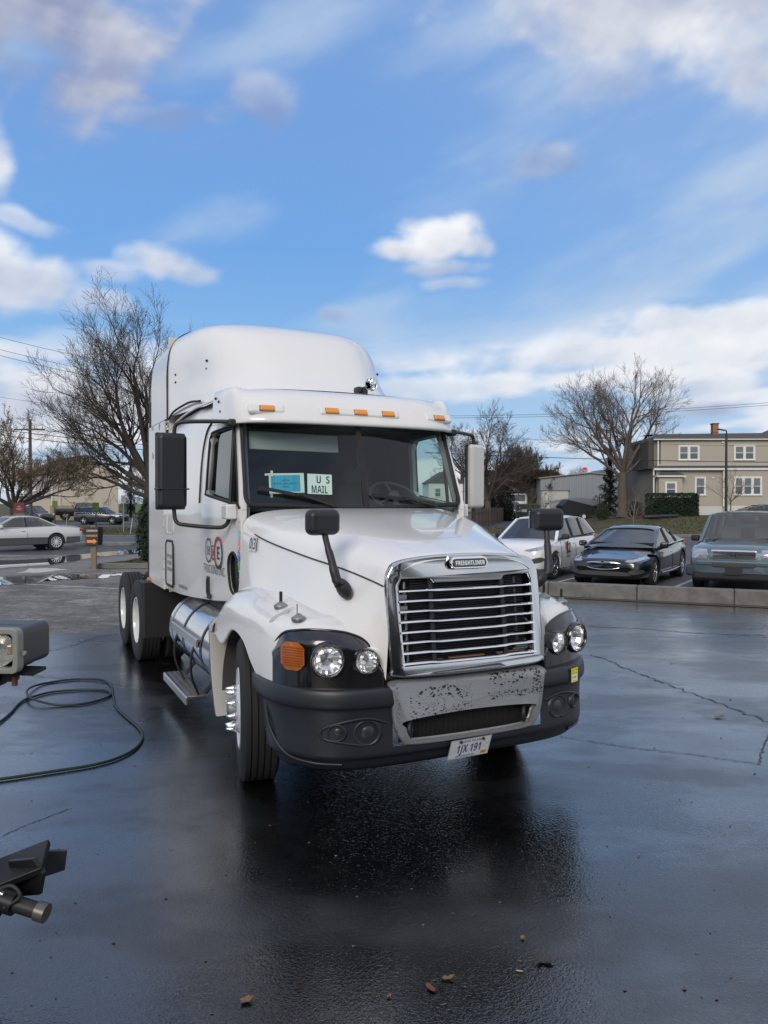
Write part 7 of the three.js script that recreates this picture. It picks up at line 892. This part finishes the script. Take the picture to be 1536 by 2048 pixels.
// ------------------------------------------------------------------ snow plough gear at the left edge
{
  const g = thing('snow_plow', 'black steel snow plow frame with a headlight, cut by the picture edge', 'snow plow', [-1.75, 0, -3.6]); const steelB = std([0.014, 0.014, 0.015], 0.42, 0.3), grey = std([0.045, 0.05, 0.055], 0.45);
  const hl = mesh('headlight', box(0.30, 0.19, 0.22, -0.09, 1.315, -0.195, 0, -0.08, 0, 0.035, 4), grey, g);
  { const f = roundRect(-0.15, -0.095, 0.15, 0.095, 0.035); f.holes.push(roundRect(-0.14, -0.085, 0.14, 0.085, 0.03)); mesh('lamp_shell', extrude(f, 0.13, 0, 1, 8).rotateY(-0.08).translate(-0.09, 1.315, -0.13), grey, hl); }
  { const f = roundRect(-0.155, -0.1, 0.155, 0.1, 0.03), q = roundRect(-0.137, -0.083, 0.137, 0.083, 0.03); f.holes.push(q); mesh('lamp_rim', extrude(f, 0.045, 0.004, 2, 8).rotateY(-0.08).translate(-0.092, 1.315, 0.0), std([0.24, 0.25, 0.22], 0.5), hl); }
  const rb = []; for (let k = 0; k < 11; k++) rb.push(new THREE.TorusGeometry(0.02 + k * 0.0065, 0.003, 6, 28).scale(1.25, 1, 1).translate(-0.075, 1.315, -0.05 + k * 0.0065)); mesh('reflector', [...rb, lathe([[0.0, -0.07], [0.03, -0.066], [0.05, -0.052], [0.07, -0.03], [0.083, 0.0]], 28, 'z').scale(1.62, 1, 1).translate(-0.092, 1.315, 0.012)], std([0.8, 0.78, 0.72], 0.2, 1), hl); mesh('marker_bulb', box(0.035, 0.05, 0.03, 0.0, 1.315, 0.0, 0, 0, 0, 0.012), std([0.7, 0.55, 0.4], 0.2, 0.6), hl);
  mesh('lamp_lens', box(0.285, 0.175, 0.012, -0.092, 1.315, 0.036, 0, -0.08, 0, 0.005), M.lens, hl);
  mesh('lens_tab', cyl(0.010, 0.010, 0.02, 10, 0.072, 1.30, 0.02, 'z'), std([0.3, 0.3, 0.27], 0.5), hl);
  mesh('lamp_bracket', [box(0.34, 0.016, 0.14, -0.06, 1.205, -0.06, 0, 0, -0.03), box(0.14, 0.07, 0.12, -0.13, 1.165, -0.06, 0, 0, 0, 0.02)], steelB, g); mesh('bracket_bolt', cyl(0.014, 0.014, 0.07, 8, 0.0, 1.17, -0.04), std([0.16, 0.09, 0.05], 0.8, 0.5), g);
  mesh('upright', [beam([-0.3, 0.3, 0.0], [-0.3, 1.18, -0.06], 0.09, 0.09), beam([-0.34, 1.17, -0.06], [0.0, 1.18, -0.06], 0.06, 0.05)], steelB, g);
  // lift frame end with pin, plates and pull rod; around depth 3.2
  const lo = mesh('frame_head', [box(0.26, 0.2, 0.16, 0.04, 0.36, 0.42, 0, 0.3, -0.62, 0.008), box(0.32, 0.03, 0.2, 0.16, 0.445, 0.36, 0.2, 0.2, 0.32, 0.006)], steelB, g);
  mesh('frame_arm', [beam([-0.6, 0.12, 0.75], [0.17, 0.30, 0.50], 0.03, 0.16)], std([0.03, 0.028, 0.026], 0.5, 0.3), g); mesh('arm_bolt', cyl(0.028, 0.028, 0.03, 14, -0.10, 0.20, 0.68, 'z'), std([0.42, 0.40, 0.34], 0.4, 0.8), g); mesh('arm_eye', cyl(0.022, 0.022, 0.06, 14, 0.15, 0.295, 0.53, 'z'), M.dullSteel, g);
  mesh('side_plate', extrude(poly([[0, 0], [0.13, 0.03], [0.15, 0.12], [0.1, 0.17], [-0.03, 0.14]]), 0.016, 0.003).rotateY(-0.35).translate(0.2, 0.345, 0.36), steelB, g); mesh('side_plate', extrude(poly([[0, 0], [0.16, 0.02], [0.17, 0.1], [0.02, 0.13]]), 0.014, 0.003).rotateY(0.5).translate(0.19, 0.36, 0.28), std([0.05, 0.05, 0.05], 0.4, 0.5), g);
  const pin = mesh('hitch_pin', bar([0.10, 0.40, 0.46], [0.36, 0.345, 0.50], 0.032, 16), M.black, g); mesh('pin_collar', bar([0.16, 0.388, 0.468], [0.25, 0.368, 0.482], 0.047, 16), steelB, pin); mesh('pin_end', bar([0.345, 0.348, 0.498], [0.385, 0.34, 0.504], 0.038, 16), std([0.16, 0.15, 0.14], 0.4, 0.7), pin);
  mesh('pull_rod', bar([-0.35, 0.60, 0.40], [0.21, 0.415, 0.50], 0.011, 8), M.steel, g); mesh('spring_clip', tube([[0.16, 0.42, 0.5], [0.24, 0.45, 0.5], [0.28, 0.41, 0.51], [0.22, 0.37, 0.52]], 0.008, 20, 6), M.black, g);
  mesh('yellow_cap', new THREE.SphereGeometry(0.022, 14, 10).translate(-0.02 - 0.045, 0.62, 0.2), std([0.55, 0.33, 0.02], 0.5), g); mesh('cap_stem', bar([-0.35, 0.50, 0.2], [-0.07, 0.62, 0.2], 0.012), steelB, g);
  for (const [x, y, z] of [[0.02, 0.47, 0.46], [0.12, 0.42, 0.47], [-0.02, 0.36, 0.53], [0.26, 0.47, 0.35]]) mesh('frame_bolt', cyl(0.016, 0.016, 0.03, 6, x, y, z + 0.02, 'z'), std([0.20, 0.13, 0.08], 0.6, 0.7), g);
  for (const [x, y] of [[0.045, 1.39], [0.045, 1.24]]) mesh('lens_screw', cyl(0.006, 0.006, 0.012, 8, x, y, 0.05, 'z'), M.dullSteel, hl);
  mesh('skid_foot', [beam([-0.5, 0.0, 0.7], [-0.5, 0.4, 0.55], 0.1, 0.1), box(0.3, 0.03, 0.3, -0.5, 0.015, 0.7), beam([-0.5, 0.3, 0.55], [0.0, 0.36, 0.42], 0.08, 0.08), beam([-0.5, 0.35, 0.5], [-0.3, 0.4, 0.0], 0.08, 0.08)], steelB, g);
}
// ------------------------------------------------------------------ fallen leaves
{
  const leaf = (a, b, size, rot, curl, col, lab, kind) => {
    const [x, d] = P2(a, b), R = rng(a * 7 + b), n = 26, o = [];
    for (let k = 0; k < n; k++) { const t = k / n * 6.283; let r = kind === 'maple' ? 0.62 + 0.38 * Math.abs(Math.cos(t * 2.5)) + (R() - 0.5) * 0.12 : 0.5 + 0.5 * Math.abs(Math.cos(t)) + (R() - 0.5) * 0.12; o.push([Math.cos(t) * r, Math.sin(t) * r * 0.72]); }
    const rows = [0.02, 0.3, 0.55, 0.8, 1].map(q => o.map(([u, v]) => { const X = u * q, Z = v * q; return [X * size, 0.006 + size * curl * (0.55 * Z * Z + 0.35 * X * X * (X > 0 ? 1.5 : 0.3) + 0.05 * Math.sin(X * 7 + Z * 5)), Z * size]; }));
    const g = thing('fallen_leaf', lab, 'leaf', [x, 0.002, -d], rot, 'fallen leaves'); const m = std(col, 0.75, 0, { side: THREE.DoubleSide });
    mesh('blade', shellPatch(rows.map(r => [...r, r[0]]), p => [p[0], p[1] - 0.0012, p[2]]), m, g); mesh('stalk', tube([[size * 0.9, 0.008 + size * curl * 0.4, 0], [size * 1.2, 0.008, size * 0.1], [size * 1.45, 0.004, size * 0.05]], 0.0012, 8, 4), m, g);
  };
  leaf(491, 2011, 0.028, 0.4, 0.8, [0.22, 0.115, 0.055], 'tan lobed leaf lying alone on the dark wet asphalt', 'maple');
  leaf(862, 1986, 0.026, 2.2, 0.6, [0.16, 0.06, 0.03], 'reddish brown leaf beside the folded tan leaf', 'oval');
  leaf(897, 1966, 0.026, 0.1, 0.9, [0.20, 0.11, 0.05], 'folded tan leaf beside the reddish brown leaf', 'oval');
  leaf(1090, 1931, 0.04, 3.0, 1.0, [0.055, 0.045, 0.038], 'large curled grey brown leaf near the pale twig', 'oval');
  leaf(1047, 1884, 0.015, 1.2, 0.8, [0.26, 0.13, 0.06], 'tiny orange brown leaf below the truck reflection', 'maple');
  leaf(778, 2002, 0.012, 0.8, 0.5, [0.20, 0.10, 0.05], 'tiny brown leaf scrap left of the reddish leaf', 'oval');
  leaf(1280, 1715, 0.012, 0.8, 0.5, [0.22, 0.15, 0.10], 'small pale leaf scrap on the bright wet asphalt', 'oval');
  leaf(1440, 1437, 0.05, 0.2, 0.5, [0.16, 0.10, 0.07], 'brown leaf lying by the long crack', 'oval');
  const [tx, td] = P2(1040, 1950); single('twig', bar([tx - 0.012, 0.006, -td], [tx + 0.014, 0.006, -td + 0.006], 0.003, 6), std([0.4, 0.38, 0.3], 0.8), 'short pale twig on the wet asphalt', 'twig');
  const [ux, ud] = P2(888, 2020); single('twig', bar([ux - 0.01, 0.005, -ud], [ux + 0.012, 0.005, -ud - 0.01], 0.002, 6), std([0.16, 0.15, 0.06], 0.8), 'thin greenish twig in front of the reddish leaf', 'twig');
  // scattered grit and crumbs too small to count
  const R = rng(404), bits = []; for (let i = 0; i < 700; i++) { const d = 2.6 + Math.pow(R(), 1.6) * 14, x = (R() - 0.5) * d * 1.05, s = 0.002 + R() * R() * 0.009; bits.push(new THREE.TetrahedronGeometry(s, 0).rotateY(R() * 6).scale(1.6, 0.6, 1).translate(x, s * 0.4, -d)); }
  const gr = mesh('grit', merge(bits), std([0.11, 0.095, 0.08], 0.9), scene); gr.userData = { kind: 'stuff', label: 'scattered grit and leaf crumbs on the wet asphalt', category: 'grit' };
}
renderer.render(scene, camera);
